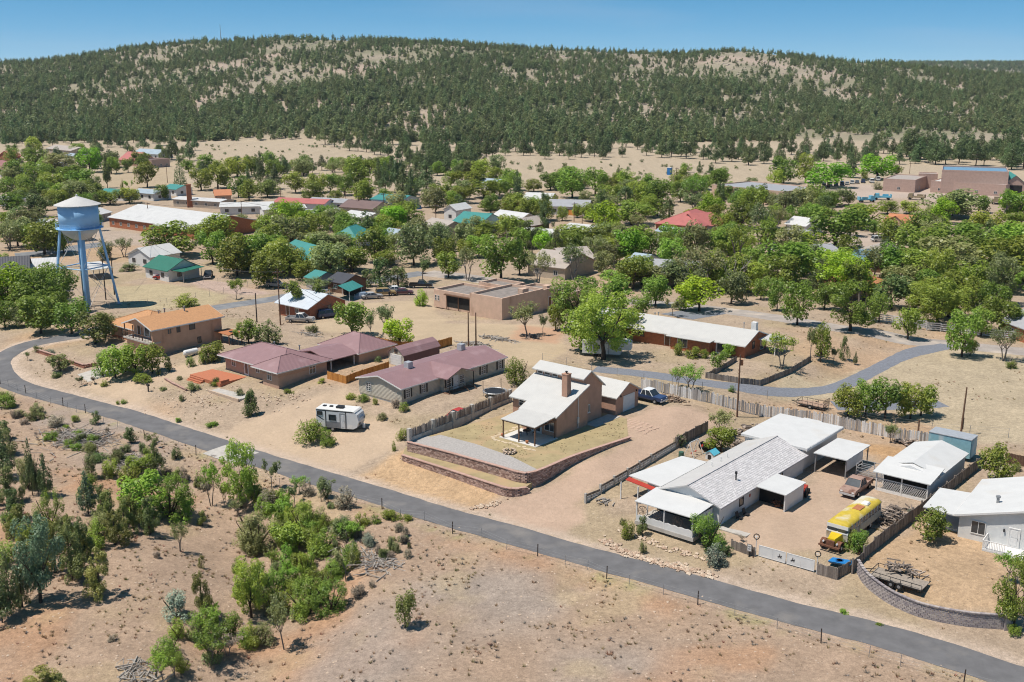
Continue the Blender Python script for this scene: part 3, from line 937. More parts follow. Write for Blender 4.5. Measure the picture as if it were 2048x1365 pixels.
for poly, cnt, (h0, h1), lab in BELTS:
    u0 = min(p[0] for p in poly); u1 = max(p[0] for p in poly); v0 = min(p[1] for p in poly); v1 = max(p[1] for p in poly)
    k = 0; done = []
    while len(done) < cnt and k < 4000:
        k += 1
        u, v = rp_.uniform(u0, u1), rp_.uniform(v0, v1)
        if not inpoly(u, v, poly) or any(abs(u - a) < 9 and abs(v - b) < 4 for a, b in done): continue
        done.append((u, v))
        h = rp_.uniform(h0, h1)
        q = at(u, v, 1.0); q.z = Tz(q.x, q.y)
        plant('pine_tree', 'pine', 'p', u, v, h, h * rp_.uniform(0.75, 1.05), rp_, lab, 'pine tree', lab.replace('dark pine', 'pines'), pos=q)

# low shrubs dotted over the tan fields, each a single small mesh
SHR = []
for k in range(4):
    rr = np.random.default_rng(900 + k); r2 = random.Random(900 + k)
    cen = [(r2.uniform(-.3, .3), r2.uniform(-.3, .3), r2.uniform(.2, .7)) for _ in range(9)]
    V, Q = leaf_cloud(rr, cen, [0.24] * 9, 130, 0.09, 0.5, 0.5, 0.6)
    SHR.append(arr_mesh('field_shrub', V, Q, LEAF['j']))
for poly, cnt, lab in (([(400, 288), (700, 284), (720, 325), (560, 330), (420, 312)], 70, 'small dark shrub on the tan field left of the valley wood'),
                       ([(1000, 325), (1300, 322), (1540, 335), (1400, 350), (1050, 345)], 46, 'small dark shrub on the tan field right of the valley wood'),
                       ([(1640, 285), (1850, 280), (1800, 300), (1660, 306)], 12, 'small dark shrub on the tan clearing above the parked cars')):
    k = 0
    while k < cnt:
        u, v = rp_.uniform(400, 1900), rp_.uniform(275, 350)
        if not inpoly(u, v, poly): continue
        k += 1
        q = at(u, v, 1.0); q.z = Tz(q.x, q.y)
        s_ = rp_.uniform(1.2, 3.2)
        tag(obj('field_shrub', rp_.choice(SHR), None, (q.x, q.y, q.z - 0.1), rp_.uniform(0, 6.28), (s_, s_, s_ * rp_.uniform(0.7, 1))), lab, 'shrub', lab.replace('small dark shrub', 'shrubs'))
# ------------------------------------------------------------------ building helpers
GRID = rad(-40)
M_STUCCO = mat('brown_stucco', (0.46, 0.27, 0.19), 0.92, 0.09, 1.2, 0.3, stain=((0.30, 0.165, 0.11), 0.4, 0.62))
M_STUCCO_T = mat('tan_stucco', (0.50, 0.325, 0.235), 0.92, 0.08, 1.2, 0.3)
M_STUCCO_O = mat('orange_stucco', (0.62, 0.365, 0.24), 0.92, 0.09, 1.0, 0.3, stain=((0.36, 0.19, 0.12), 0.4, 0.6))
M_ADOBE = mat('adobe_stucco', (0.60, 0.42, 0.315), 0.95, 0.1, 0.8, 0.3, stain=((0.36, 0.22, 0.15), 0.3, 0.6))
M_WHITE = mat('white_paint', (0.68, 0.67, 0.65), 0.6, 0.06, 1.5, 0.05, stain=((0.58, 0.55, 0.50), 0.5, 0.66))
M_TRIM = mat('trim_white', (0.74, 0.72, 0.69), 0.55, 0.05, 2)
M_SIDING = mat('beige_siding', (0.50, 0.455, 0.375), 0.75, 0.06, 1.5, 0, seams=(2, 0.4, 0.5))
M_SIDING_W = mat('pale_siding', (0.68, 0.675, 0.65), 0.8, 0.06, 1.5, 0.1, stain=((0.52, 0.50, 0.46), .4, .6))
M_SKIRT = mat('grey_skirting', (0.36, 0.35, 0.33), 0.85, 0.1, 2, 0)
M_ROOF_W = mat('white_metal_roof', (0.53, 0.515, 0.485), 0.55, 0.05, 0.7, 0, 0, 0.4, seams=(0, 0.6, 0.35), stain=((0.54, 0.50, 0.45), 0.35, 0.62, (1, 1, 1)))
M_ROOF_WY = mat('white_metal_roof_seamed', (0.53, 0.51, 0.485), 0.55, 0.05, 0.7, 0, 0, 0.4, seams=(1, 0.6, 0.35), stain=((0.52, 0.48, 0.43), 0.3, 0.60, (1, 1, 1)))
M_ROOF_P = mat('plum_metal_roof', (0.30, 0.175, 0.175), 0.45, 0.06, 0.8, 0, 0.0, 0.5, seams=(0, 0.46, 0.5), stain=((0.36, 0.225, 0.225), 0.4, 0.55, (1, 1, 1)))
M_ROOF_PY = mat('plum_metal_roof_seamed', (0.30, 0.175, 0.175), 0.45, 0.06, 0.8, 0, 0.0, 0.5, seams=(1, 0.46, 0.5), stain=((0.36, 0.225, 0.225), 0.4, 0.55, (1, 1, 1)))
M_ROOF_O = mat('orange_shingle', (0.50, 0.265, 0.13), 0.9, 0.14, 3.0, 0.4)
M_SHINGLE = mat('pale_shingle', (0.50, 0.475, 0.465), 0.9, 0.12, 3.0, 0.3)
M_SHINGLE_TAB = mat('pale_shingle_tab', (0.49, 0.465, 0.46), 0.9, 0.2, 5.0, 0.3)
M_ROOF_FLAT = mat('white_membrane', (0.58, 0.575, 0.56), 0.7, 0.05, 0.6, 0.05, stain=((0.55, 0.52, 0.48), 0.25, 0.62, (1, 1, 1)))
M_GLASS = mat('window_glass', (0.045, 0.055, 0.065), 0.12, 0.3, 1.0, 0, 0, 0.7)
M_DARKFRAME = mat('dark_frame', (0.06, 0.045, 0.04), 0.6, 0.1, 4)
M_BLACK = mat('black_metal', (0.025, 0.025, 0.027), 0.5, 0.15, 4)
M_GREYM = mat('grey_metal', (0.33, 0.33, 0.33), 0.5, 0.12, 3, 0, 0.3)
M_GALV = mat('galvanised', (0.52, 0.53, 0.54), 0.45, 0.12, 2, 0, 0.35)
M_WOOD = mat('brown_wood', (0.17, 0.095, 0.06), 0.85, 0.2, 6, 0.2)
M_GREYWOOD = mat('weathered_wood', (0.235, 0.195, 0.165), 0.95, 0.28, 5, 0.3, stain=((0.13, 0.10, 0.08), 1.2, 0.58))
M_PALEWOOD = mat('bleached_wood', (0.62, 0.60, 0.57), 0.95, 0.22, 5, 0.3, stain=((0.24, 0.20, 0.17), 1.6, 0.58))
M_CEDAR = mat('cedar', (0.50, 0.215, 0.055), 0.8, 0.16, 5, 0.2)
M_DECK = mat('red_deck', (0.47, 0.17, 0.09), 0.75, 0.08, 3, 0.1)
M_RUST = mat('rust', (0.19, 0.085, 0.05), 0.9, 0.35, 5, 0.3)
M_BRICK = mat('red_brick', (0.32, 0.125, 0.075), 0.92, 0.16, 3, 0.3, seams=(2, 0.5, 0.35))
M_BRICKO = mat('orange_brick', (0.41, 0.155, 0.08), 0.92, 0.14, 2, 0.3, seams=(2, 0.5, 0.35), stain=((0.30, 0.11, 0.06), 0.4, 0.58))
M_TYRE = mat('tyre', (0.018, 0.018, 0.018), 0.85, 0.2, 6)
M_RIM = mat('wheel_rim', (0.45, 0.45, 0.46), 0.35, 0.1, 6, 0, 0.5)
M_RED = mat('red_paint', (0.42, 0.05, 0.03), 0.45, 0.1, 2)
M_BLUE = mat('blue_tarp', (0.03, 0.17, 0.42), 0.5, 0.12, 3)
M_TERRA = mat('terracotta', (0.42, 0.17, 0.075), 0.85, 0.12, 3)
M_SHADE_ASH = mat('painted_shade_and_ash', (0.03, 0.028, 0.026), 0.95, 0.2, 2)  # near-black that paints shade in recesses and openings, and colours the ash

def slab(mb, poly, fz, t):
    n = len(poly)
    vs = [(x, y, fz(x, y)) for x, y in poly] + [(x, y, fz(x, y) - t) for x, y in poly]
    return mb.add(vs, [tuple(range(n)), tuple(range(n, 2 * n))[::-1]] + [(i, n + i, n + (i + 1) % n, (i + 1) % n)[::-1] for i in range(n)][::1])

def prof_roof(mb, axis, prof, a, b, t=0.12):
    """roof skin along axis from a profile of (p, z) points, thickness t below"""
    poly = list(prof) + [(p, z - t) for p, z in reversed(prof)]
    return mb.extr(poly, axis, a, b)

def gable(r, axis, p0, p1, a, b, ze, zr, roofm, oh=0.45, t=0.14, pm=None, name='roof', ohe=0.4, fascia=None):
    """gable roof whose ridge runs along axis; p0..p1 is the span across, a..b the length"""
    pm = (p0 + p1) / 2 if pm is None else pm
    s0 = (zr - ze) / (pm - p0); s1 = (zr - ze) / (p1 - pm)
    up = 0.06
    prof = [(p0 - oh, ze - s0 * oh + up), (pm, zr + up), (p1 + oh, ze - s1 * oh + up)]
    o = prof_roof(MB(), axis, prof, a - ohe, b + ohe, t).build(name, roofm, r)
    if fascia:
        mb = MB(); th = 0.03
        for (p, z) in (prof[0], prof[2]):
            sgn = -1 if p < pm else 1
            q0, q1 = sorted((p + sgn * 0.004, p + sgn * (0.004 + th)))
            if axis == 'y': mb.box(q0, a - ohe, z - t - 0.06, q1, b + ohe, z + 0.01)
            else: mb.box(a - ohe, q0, z - t - 0.06, b + ohe, q1, z + 0.01)
        for e, sg in ((a - ohe, -1), (b + ohe, 1)):
            e0, e1 = sorted((e + sg * 0.004, e + sg * (0.004 + th)))
            for (pa, za), (pb, zb) in ((prof[0], prof[1]), (prof[1], prof[2])):
                mb.extr([(pa, za + 0.01), (pb, zb + 0.01), (pb, zb - t - 0.05), (pa, za - t - 0.05)], axis, e0, e1)
        mb.build('fascia', fascia, r)
    return o

def gable_wall(r, axis, p0, p1, a, b, ze, zr, m, pm=None, name='wall', z0=-0.4):
    pm = (p0 + p1) / 2 if pm is None else pm
    return MB().extr([(p0, z0), (p1, z0), (p1, ze), (pm, zr), (p0, ze)], axis, a, b).build(name, m, r)

def hip(r, x0, x1, y0, y1, ze, zr, roofm, oh=0.5, name='roof', ridge=None, t=0.12, fascia=None):
    x0 -= oh; x1 += oh; y0 -= oh; y1 += oh
    w, d = x1 - x0, y1 - y0
    if w >= d:
        k = d / 2 if ridge is None else ridge
        a, b = (x0 + k, (y0 + y1) / 2), (x1 - k, (y0 + y1) / 2)
        fs = [(0, 1, 5, 4), (1, 2, 5), (2, 3, 4, 5), (3, 0, 4)]
    else:
        k = w / 2 if ridge is None else ridge
        a, b = ((x0 + x1) / 2, y0 + k), ((x0 + x1) / 2, y1 - k)
        fs = [(0, 1, 4), (1, 2, 5, 4), (2, 3, 5), (3, 0, 4, 5)]
    vs = [(x0, y0, ze), (x1, y0, ze), (x1, y1, ze), (x0, y1, ze), (a[0], a[1], zr), (b[0], b[1], zr)]
    vs += [(x0, y0, ze - t), (x1, y0, ze - t), (x1, y1, ze - t), (x0, y1, ze - t)]
    fs = fs + [(0, 6, 7, 1), (1, 7, 8, 2), (2, 8, 9, 3), (3, 9, 6, 0), (6, 9, 8, 7)]
    o = MB().add(vs, fs).build(name, roofm, r)
    if fascia:
        e = 0.004; g = 0.03
        mb = MB()
        mb.box(x0 - g, y0 - g, ze - t - 0.05, x1 + g, y0 - e, ze + 0.005); mb.box(x1 + e, y0 - e, ze - t - 0.05, x1 + g, y1 + g, ze + 0.005)
        mb.box(x0 - g, y0 - e, ze - t - 0.05, x0 - e, y1 + g, ze + 0.005); mb.box(x0 - e, y1 + e, ze - t - 0.05, x1 + e, y1 + g, ze + 0.005)
        mb.build('fascia', fascia, r)
    if fascia is not None or name == 'roof':
        rc = MB()
        for i, j in (((0, 4), (1, 5), (2, 5), (3, 4), (4, 5)) if w >= d else ((0, 4), (1, 4), (2, 5), (3, 5), (4, 5))):
            rc.tube([Vector(vs[i]) + Vector((0, 0, .02)), Vector(vs[j]) + Vector((0, 0, .02))], 0.07, 4)
        rc.build('ridge_cap', roofm, o)
    return o

_wcache = {}
def _wmesh(key, fn, m):
    if key not in _wcache:
        mb = MB(); fn(mb); _wcache[key] = mb.mesh(key[0], m)
    return _wcache[key]

def win(r, side, a, b, z, w, h, fm=None, style='sash', shutter=None, sill=False):
    """window with its frame and pane; side F: at x=a on the plane y=b, R: at y=a on the plane x=b, L: plane facing -x"""
    fm = fm or M_TRIM
    rot = {'F': 0.0, 'R': math.pi / 2, 'L': -math.pi / 2, 'B': math.pi}[side]
    loc = (a, b, z) if side in 'FB' else (b, a, z)
    def frame(mb):
        t = 0.075
        mb.box(-w / 2, -0.07, 0, -w / 2 + t, 0.0, h); mb.box(w / 2 - t, -0.07, 0, w / 2, 0.0, h)
        mb.box(-w / 2 + t, -0.07, 0, w / 2 - t, 0.0, t); mb.box(-w / 2 + t, -0.07, h - t, w / 2 - t, 0.0, h)
        if style in ('sash', 'grid'): mb.box(-w / 2 + t, -0.06, h / 2 - 0.03, w / 2 - t, 0.0, h / 2 + 0.03)
        if style in ('slide', 'grid'): mb.box(-0.03, -0.058, t, 0.03, 0.0, h - t)
        if style == 'grid':
            for k in (0.25, 0.75): mb.box(-w / 2 + t, -0.056, h * k - 0.015, w / 2 - t, 0.0, h * k + 0.015)
    o = obj('window', _wmesh(('window', w, h, style, fm.name), frame, fm), r, loc, rot)
    obj('pane', _wmesh(('pane', w, h), lambda mb: mb.box(-w / 2 + 0.06, -0.025, 0.06, w / 2 - 0.06, -0.002, h - 0.06), M_GLASS), o)
    if sill: obj('sill', _wmesh(('sill', w), lambda mb: mb.box(-w / 2 - 0.08, -0.13, -0.08, w / 2 + 0.08, -0.001, -0.003), fm), o)
    if shutter:
        for s_ in (-1, 1):
            c = s_ * (w / 2 + 0.2)
            obj('shutter', _wmesh(('shutter', w, h, s_), lambda mb: mb.box(c - 0.17, -0.05, 0, c + 0.17, -0.002, h), shutter), o)
    return o

def door(r, side, a, b, z, w, h, m, fm=None, glass=False, name='door'):
    rot = {'F': 0.0, 'R': math.pi / 2, 'L': -math.pi / 2}[side]
    loc = (a, b, z) if side in 'F' else (b, a, z)
    def leaf(mb):
        mb.box(-w / 2, -0.05, 0, w / 2, -0.003, h)
        if name == 'garage_door':
            for k in range(4): mb.box(-w / 2 + 0.06, -0.075, h * k / 4 + 0.05, w / 2 - 0.06, -0.051, h * (k + 1) / 4 - 0.05)
        elif not glass:
            for k in (0.1, 0.55): mb.box(-w / 2 + 0.15, -0.07, h * k, w / 2 - 0.15, -0.051, h * (k + 0.36))
    o = obj(name, _wmesh((name, w, h, m.name, glass), leaf, m), r, loc, rot)
    fm = fm or M_TRIM
    obj('door_frame', _wmesh(('door_frame', w, h, fm.name), lambda mb: (mb.box(-w / 2 - 0.1, -0.08, 0, -w / 2 - 0.003, 0, h), mb.box(w / 2 + 0.003, -0.08, 0, w / 2 + 0.1, 0, h), mb.box(-w / 2 - 0.1, -0.08, h + 0.003, w / 2 + 0.1, 0, h + 0.1)), fm), o)
    if glass: obj('pane', _wmesh(('door_pane', w, h), lambda mb: mb.box(-w / 2 + 0.15, -0.065, 0.3, w / 2 - 0.15, -0.051, h - 0.15), M_GLASS), o)
    if name != 'garage_door': obj('handle', _wmesh(('handle', w), lambda mb: mb.box(w / 2 - 0.16, -0.12, 1.0, w / 2 - 0.08, -0.051, 1.1), M_GREYM), o)
    return o

def house(name, label, cat, u, v, ang=GRID, z=None, dz=0.0):
    """root at the corner nearest the camera: x runs right and towards the camera, y right and away"""
    p = gp(u, v) if z is None else at(u, v, z)
    return thing(name, label, cat, (p.x, p.y, p.z + dz), ang)

def posts(r, pts, z0, z1, m, s=0.07, name='post'):
    for x, y in pts:
        MB().box(x - s, y - s, z0, x + s, y + s, z1).build(name, m, r)

# ------------------------------------------------------------------ the brown stucco house with the retaining walls
YZ = 3.04
def L2W(o, x, y, z=0):
    a = o.rotation_euler[2]
    return Vector((o.location.x + x * math.cos(a) - y * math.sin(a), o.location.y + x * math.sin(a) + y * math.cos(a), o.location.z + z))

def main_house():
    r = house('stucco_house', 'brown stucco house with white metal roof, tall chimney and front patio', 'house', 1113, 876.6, z=YZ)
    mb = MB().extr([(0, -0.3), (7, -0.3), (7, 5.8), (0, 3.1)], 'x', -5.9, 0)
    mb.build('front_wall', M_STUCCO, r)
    MB().extr([(1.8, -0.3), (7, -0.3), (7, 5.8), (1.8, 3.79)], 'x', -9.1, -5.902).build('side_wall', M_STUCCO, r)
    MB().extr([(7.003, -0.3), (11.3, -0.3), (11.3, 4.9), (8.3, 7.35), (6.9, 6.75), (7.003, 5.7)], 'x', -9.1, -0.7).build('rear_wall', M_STUCCO, r)
    f = lambda x, y: 3.22 + 2.7 * y / 7
    slab(MB(), [(0.35, -0.5), (0.35, 7.0), (-9.45, 7.0), (-9.45, 1.3), (-6.2, 1.3), (-6.2, -0.5)], f, 0.16).build('roof', M_ROOF_W, r)
    prof_roof(MB(), 'x', [(6.45, 6.66), (8.3, 7.5), (11.75, 4.72)], -9.45, -0.35, 0.16).build('upper_roof', M_ROOF_W, r)
    for x in (-8.3, -7.0, -5.7): win(r, 'F', x, 6.92, 5.98, 1.0, 0.62, M_TRIM, 'plain')
    win(r, 'F', -7.5, 1.8, 2.55, 0.95, 1.1, M_TRIM, 'sash'); win(r, 'F', -7.5, 1.8, 0.5, 0.95, 1.2, M_TRIM, 'sash')
    win(r, 'R', 7.95, -0.7, 1.45, 0.95, 1.15, M_TRIM, 'slide', sill=True)
    win(r, 'F', -1.2, 0, 0.7, 1.7, 1.3, M_TRIM, 'slide')
    door(r, 'F', -3.1, 0, 0.02, 0.95, 2.05, M_TRIM, None, True); door(r, 'F', -4.25, 0, 0.02, 0.95, 2.05, M_TRIM, None, True)
    c = MB().box(-1.95, 3.6, 4.3, -1.05, 4.5, 7.7); c.box(-2.0, 3.55, 7.7, -1.0, 4.55, 7.82)
    ch = c.build('chimney', M_STUCCO, r)
    MB().lathe([(0.12, 7.82), (0.12, 8.05), (0.2, 8.06), (0.2, 8.14)], 8, (-1.5, 4.05, 0)).build('chimney_cap', M_BLACK, ch)
    MB().tube([(0.08, 4.7, 0.2), (0.08, 4.7, 5.0)], 0.05, 6).build('conduit', M_TRIM, r)
    MB().box(0.003, 4.52, 0.9, 0.16, 4.88, 1.75).build('meter_box', M_GALV, r)
    MB().lathe([(0.06, 0), (0.06, 0.7)], 6, (-4.5, 9.6, 6.3)).build('vent_pipe', M_GREYM, r)
    # patio
    MB().box(-6.1, -4.7, -0.25, 0.25, -0.003, 0.06).build('patio_slab', M_CONC_L, r)
    f2 = lambda x, y: 2.72 + 0.42 * (y + 4.7) / 4.7
    slab(MB(), [(0.1, -4.75), (0.1, -0.02), (-5.75, -0.02), (-5.75, -4.75)], f2, 0.1).build('patio_roof', M_ROOF_W, r)
    b = MB().box(-5.6, -4.62, 2.42, 0.0, -4.48, 2.60); b.box(-5.6, -4.48, 2.42, -5.46, -0.1, 2.60); b.box(-0.14, -4.48, 2.42, 0, -0.1, 2.60)
    b.build('patio_beam', M_WOOD, r)
    posts(r, [(-5.5, -4.5), (-0.1, -4.5), (-0.1, -0.3), (-2.8, -4.5)], 0.06, 2.42, M_WOOD)
    # garage
    gable_wall(r, 'x', 13.2, 19.0, -9.0, 0.4, 2.75, 4.25, M_STUCCO, name='garage_wall')
    gable(r, 'x', 13.2, 19.0, -9.0, 0.4, 2.75, 4.25, M_ROOF_W, 0.35, name='garage_roof')
    door(r, 'R', 16.5, 0.4, 0.03, 2.7, 2.25, M_WHITE, M_TRIM, name='garage_door')
    for y in (14.4, 18.4): MB().box(0.41, y - 0.08, 2.4, 0.56, y + 0.08, 2.65).build('wall_lamp', M_BLACK, r)
    MB().box(-0.62, 7.1, -0.25, 1.4, 13.0, 0.05).build('side_walk', M_CONC, r)
    return r
MAIN = main_house()

def tint_mat(name, base, base2, rough=0.9, bump=0.3, scale=6):
    """surface whose separate pieces differ a little in tone"""
    m = bpy.data.materials.new(name)
    nt, b = nodes_of(m); N, Lk = nt.nodes.new, nt.links.new
    g = N('ShaderNodeNewGeometry'); rp = N('ShaderNodeValToRGB')
    rp.color_ramp.elements[0].color = (*base, 1); rp.color_ramp.elements[1].color = (*base2, 1)
    Lk(g.outputs['Random Per Island'], rp.inputs['Fac'])
    n = N('ShaderNodeTexNoise'); n.inputs['Scale'].default_value = scale; n.inputs['Detail'].default_value = 4
    Lk(g.outputs['Position'], n.inputs['Vector'])
    mr = N('ShaderNodeMapRange'); mr.inputs['To Min'].default_value = 0.72; mr.inputs['To Max'].default_value = 1.25; Lk(n.outputs['Fac'], mr.inputs['Value'])
    x = N('ShaderNodeMixRGB'); x.blend_type = 'MULTIPLY'; x.inputs['Fac'].default_value = 1
    Lk(rp.outputs['Color'], x.inputs['Color1']); Lk(mr.outputs['Result'], x.inputs['Color2']); Lk(x.outputs['Color'], b.inputs['Base Color'])
    b.inputs['Roughness'].default_value = rough; b.inputs['Specular IOR Level'].default_value = 0.2
    bp = N('ShaderNodeBump'); bp.inputs['Strength'].default_value = bump; bp.inputs['Distance'].default_value = 0.05
    Lk(n.outputs['Fac'], bp.inputs['Height']); Lk(bp.outputs['Normal'], b.inputs['Normal'])
    MATS[name] = m
    return m
M_BLOCK = tint_mat('split_face_block', (0.25, 0.15, 0.12), (0.55, 0.39, 0.325))
M_CAP = tint_mat('wall_cap', (0.44, 0.28, 0.225), (0.50, 0.33, 0.27))
M_CMU = tint_mat('grey_block', (0.27, 0.235, 0.245), (0.44, 0.385, 0.355))
M_STONE = tint_mat('field_stone', (0.40, 0.27, 0.19), (0.62, 0.50, 0.38))
M_STICK = tint_mat('stick_wood', (0.17, 0.135, 0.115), (0.40, 0.345, 0.30))
M_SLABW = tint_mat('bleached_slab', (0.24, 0.215, 0.20), (0.76, 0.735, 0.71))
M_PLANK = tint_mat('weathered_plank', (0.15, 0.125, 0.108), (0.30, 0.255, 0.22))
M_CEDARP = tint_mat('cedar_plank', (0.44, 0.18, 0.045), (0.62, 0.29, 0.08))
M_LOG = tint_mat('firewood', (0.20, 0.13, 0.09), (0.50, 0.38, 0.28))
M_SCRAP = tint_mat('scrap', (0.08, 0.065, 0.055), (0.42, 0.34, 0.28))

def along(path, step):
    """points and headings every step metres along a polyline"""
    out = []
    carry = 0.0
    for a, b in zip(path[:-1], path[1:]):
        a = Vector((a[0], a[1])); b = Vector((b[0], b[1])); ln = (b - a).length; d = (b - a) / ln
        t = carry
        while t < ln:
            out.append((a + d * t, math.atan2(d.y, d.x))); t += step
        carry = t - ln
    return out

def block_wall(root, path, ztop, zbot, bl, bh, th, m, capm, seed, outset=0.05):
    """courses of single blocks laid in running bond along a curved path; zbot(x, y) is the foot of the wall"""
    rr = random.Random(seed); mb = MB(); cap = MB()
    top = ztop if callable(ztop) else (lambda x, y: ztop)
    rows = 12
    for k in range(rows):
        for p, a in along([path[0]] + path[1:], bl):
            zt = top(p.x, p.y) - 0.09 - k * bh
            if zt - bh < zbot(p.x, p.y) - 0.35: continue
            off = (bl / 2 if k % 2 else 0)
            M = Matrix.Translation((p.x, p.y, 0)) @ Matrix.Rotation(a, 4, 'Z')
            o = rr.uniform(0, outset) + (rows - k) * -0.004
            mb.box(off + 0.018, -th / 2 - o, zt - bh + 0.016, off + bl - 0.018, th / 2 + o * 0.3, zt - 0.004, M)
    for p, a in along(path, bl * 1.1):
        M = Matrix.Translation((p.x, p.y, 0)) @ Matrix.Rotation(a, 4, 'Z')
        zt = top(p.x, p.y)
        cap.box(0.004, -th / 2 - 0.05, zt - 0.087, bl * 1.1 - 0.004, th / 2 + 0.05, zt, M)
    o = mb.build('block_courses', m, root); o['kind'] = 'stuff'
    c = cap.build('cap_course', capm, root); c['kind'] = 'stuff'

def curve2(pts, step=0.5): return [(p.x, p.y) for p in smooth_line(pts, step)]
UP = [at(u, v, YZ) for u, v in ((814.5, 885), (900, 907), (1000, 935), (1035, 945.5), (1058, 947), (1085, 939), (1150, 912), (1256, 877))]
UPC = curve2(UP)
LO = [at(u, v, 1.9) for u, v in ((804.5, 910), (900, 940), (980, 966), (1020, 977), (1050, 975))]
LOC = curve2(LO)
rw = thing('retaining_wall', 'upper reddish block retaining wall edging the gravel path and lawn', 'retaining wall', (0, 0, 0))
block_wall(rw, UPC, YZ + 0.16, lambda x, y: max(Tz(x, y), 1.5 if x < 1.5 else 0), 0.42, 0.2, 0.34, M_BLOCK, M_CAP, 1)
rw2 = thing('retaining_wall', 'lower reddish block retaining wall above the orange dirt bank', 'retaining wall', (0, 0, 0))
block_wall(rw2, LOC, 1.95, lambda x, y: min(Tz(x, y), 1.2), 0.42, 0.2, 0.34, M_BLOCK, M_CAP, 2)

M_LAWN = mat('dry_lawn', (0.36, 0.285, 0.155), 0.95, 0.18, 0.5, 0.5, stain=((0.44, 0.30, 0.175), 0.22, 0.5, (1, 1, 1)))
M_PATHG = mat('grey_gravel', (0.40, 0.37, 0.345), 0.95, 0.18, 4, 0.5)
hw = lambda x, y: tuple(L2W(MAIN, x, y)[:2])
yard_poly = UPC[::2] + [UPC[-1], hw(2.5, 13.0), hw(-9, 13.1), hw(-11.0, 12.6), UPC[0]]
yard = MB().prism([(p[0], p[1]) for p in yard_poly[:-1]], 0.2, YZ - 0.005).build('yard', M_LAWN)
structure(yard)
path_in = [tuple(at(u, v, YZ)[:2]) for u, v in ((1050, 944), (1078, 941), (1020, 912), (950, 888), (912, 878), (880, 870), (862, 874), (845, 872), (818, 884), (900, 906), (1000, 933.5))]
structure(MB().prism(path_in, YZ - 0.1, YZ + 0.012).build('gravel_path', M_PATHG))
terr = LOC + [tuple(at(u, v, 1.9)[:2]) for u, v in ((1068, 962), (1040, 955), (1000, 944), (900, 916), (812, 893))]
structure(MB().prism(terr, 0.2, 1.86).build('planting_terrace', M_LAWN))
# flagstones round the patio
M_FLAG = tint_mat('flagstone', (0.50, 0.40, 0.27), (0.62, 0.50, 0.35))
rf = random.Random(3)
fs_root = thing('flagstone_path', 'pale flagstones set in the lawn round the patio', 'stone path', (*hw(-3, -6), YZ - 0.004), GRID)
for i in range(26):
    t = i / 25
    x, y = (-6.9 + rf.uniform(-.3, .3), 2.0 - 7.5 * (t / 0.5)) if t < 0.5 else (-6.6 + 7.2 * (t - 0.5) / 0.5, -5.75 + rf.uniform(-.3, .3))
    a = rf.uniform(0, 1); w_, h_ = rf.uniform(.28, .42), rf.uniform(.22, .36)
    pl = [(x + 3 + w_ * math.cos(k * 1.05 + a) * rf.uniform(.8, 1.1), y + 6 + h_ * math.sin(k * 1.05 + a) * rf.uniform(.8, 1.1)) for k in range(6)]
    MB().prism(pl, 0.0, 0.035).build('flagstone', M_FLAG, fs_root)
pav = thing('flagstone_apron', 'pinkish flagstone apron between lawn and garage drive', 'paving', (*hw(5.2, 11.5), 0), GRID)
M_FLAGP = tint_mat('pink_flagstone', (0.46, 0.315, 0.235), (0.53, 0.375, 0.285))
for i in range(7):
    for j in range(5):
        x, y = (i - 3) * 0.72 + rf.uniform(-.1, .1), (j - 2) * 0.75 + rf.uniform(-.1, .1)
        q = L2W(pav, x, y)
        pl = [(x + .34 * math.cos(k * 1.05 + i) * rf.uniform(.8, 1.1), y + .34 * math.sin(k * 1.05 + i) * rf.uniform(.8, 1.1)) for k in range(6)]
        zz = max(Tz(q.x, q.y), 0)
        MB().prism(pl, zz - 0.05, zz + 0.022).build('flagstone', M_FLAGP, pav)

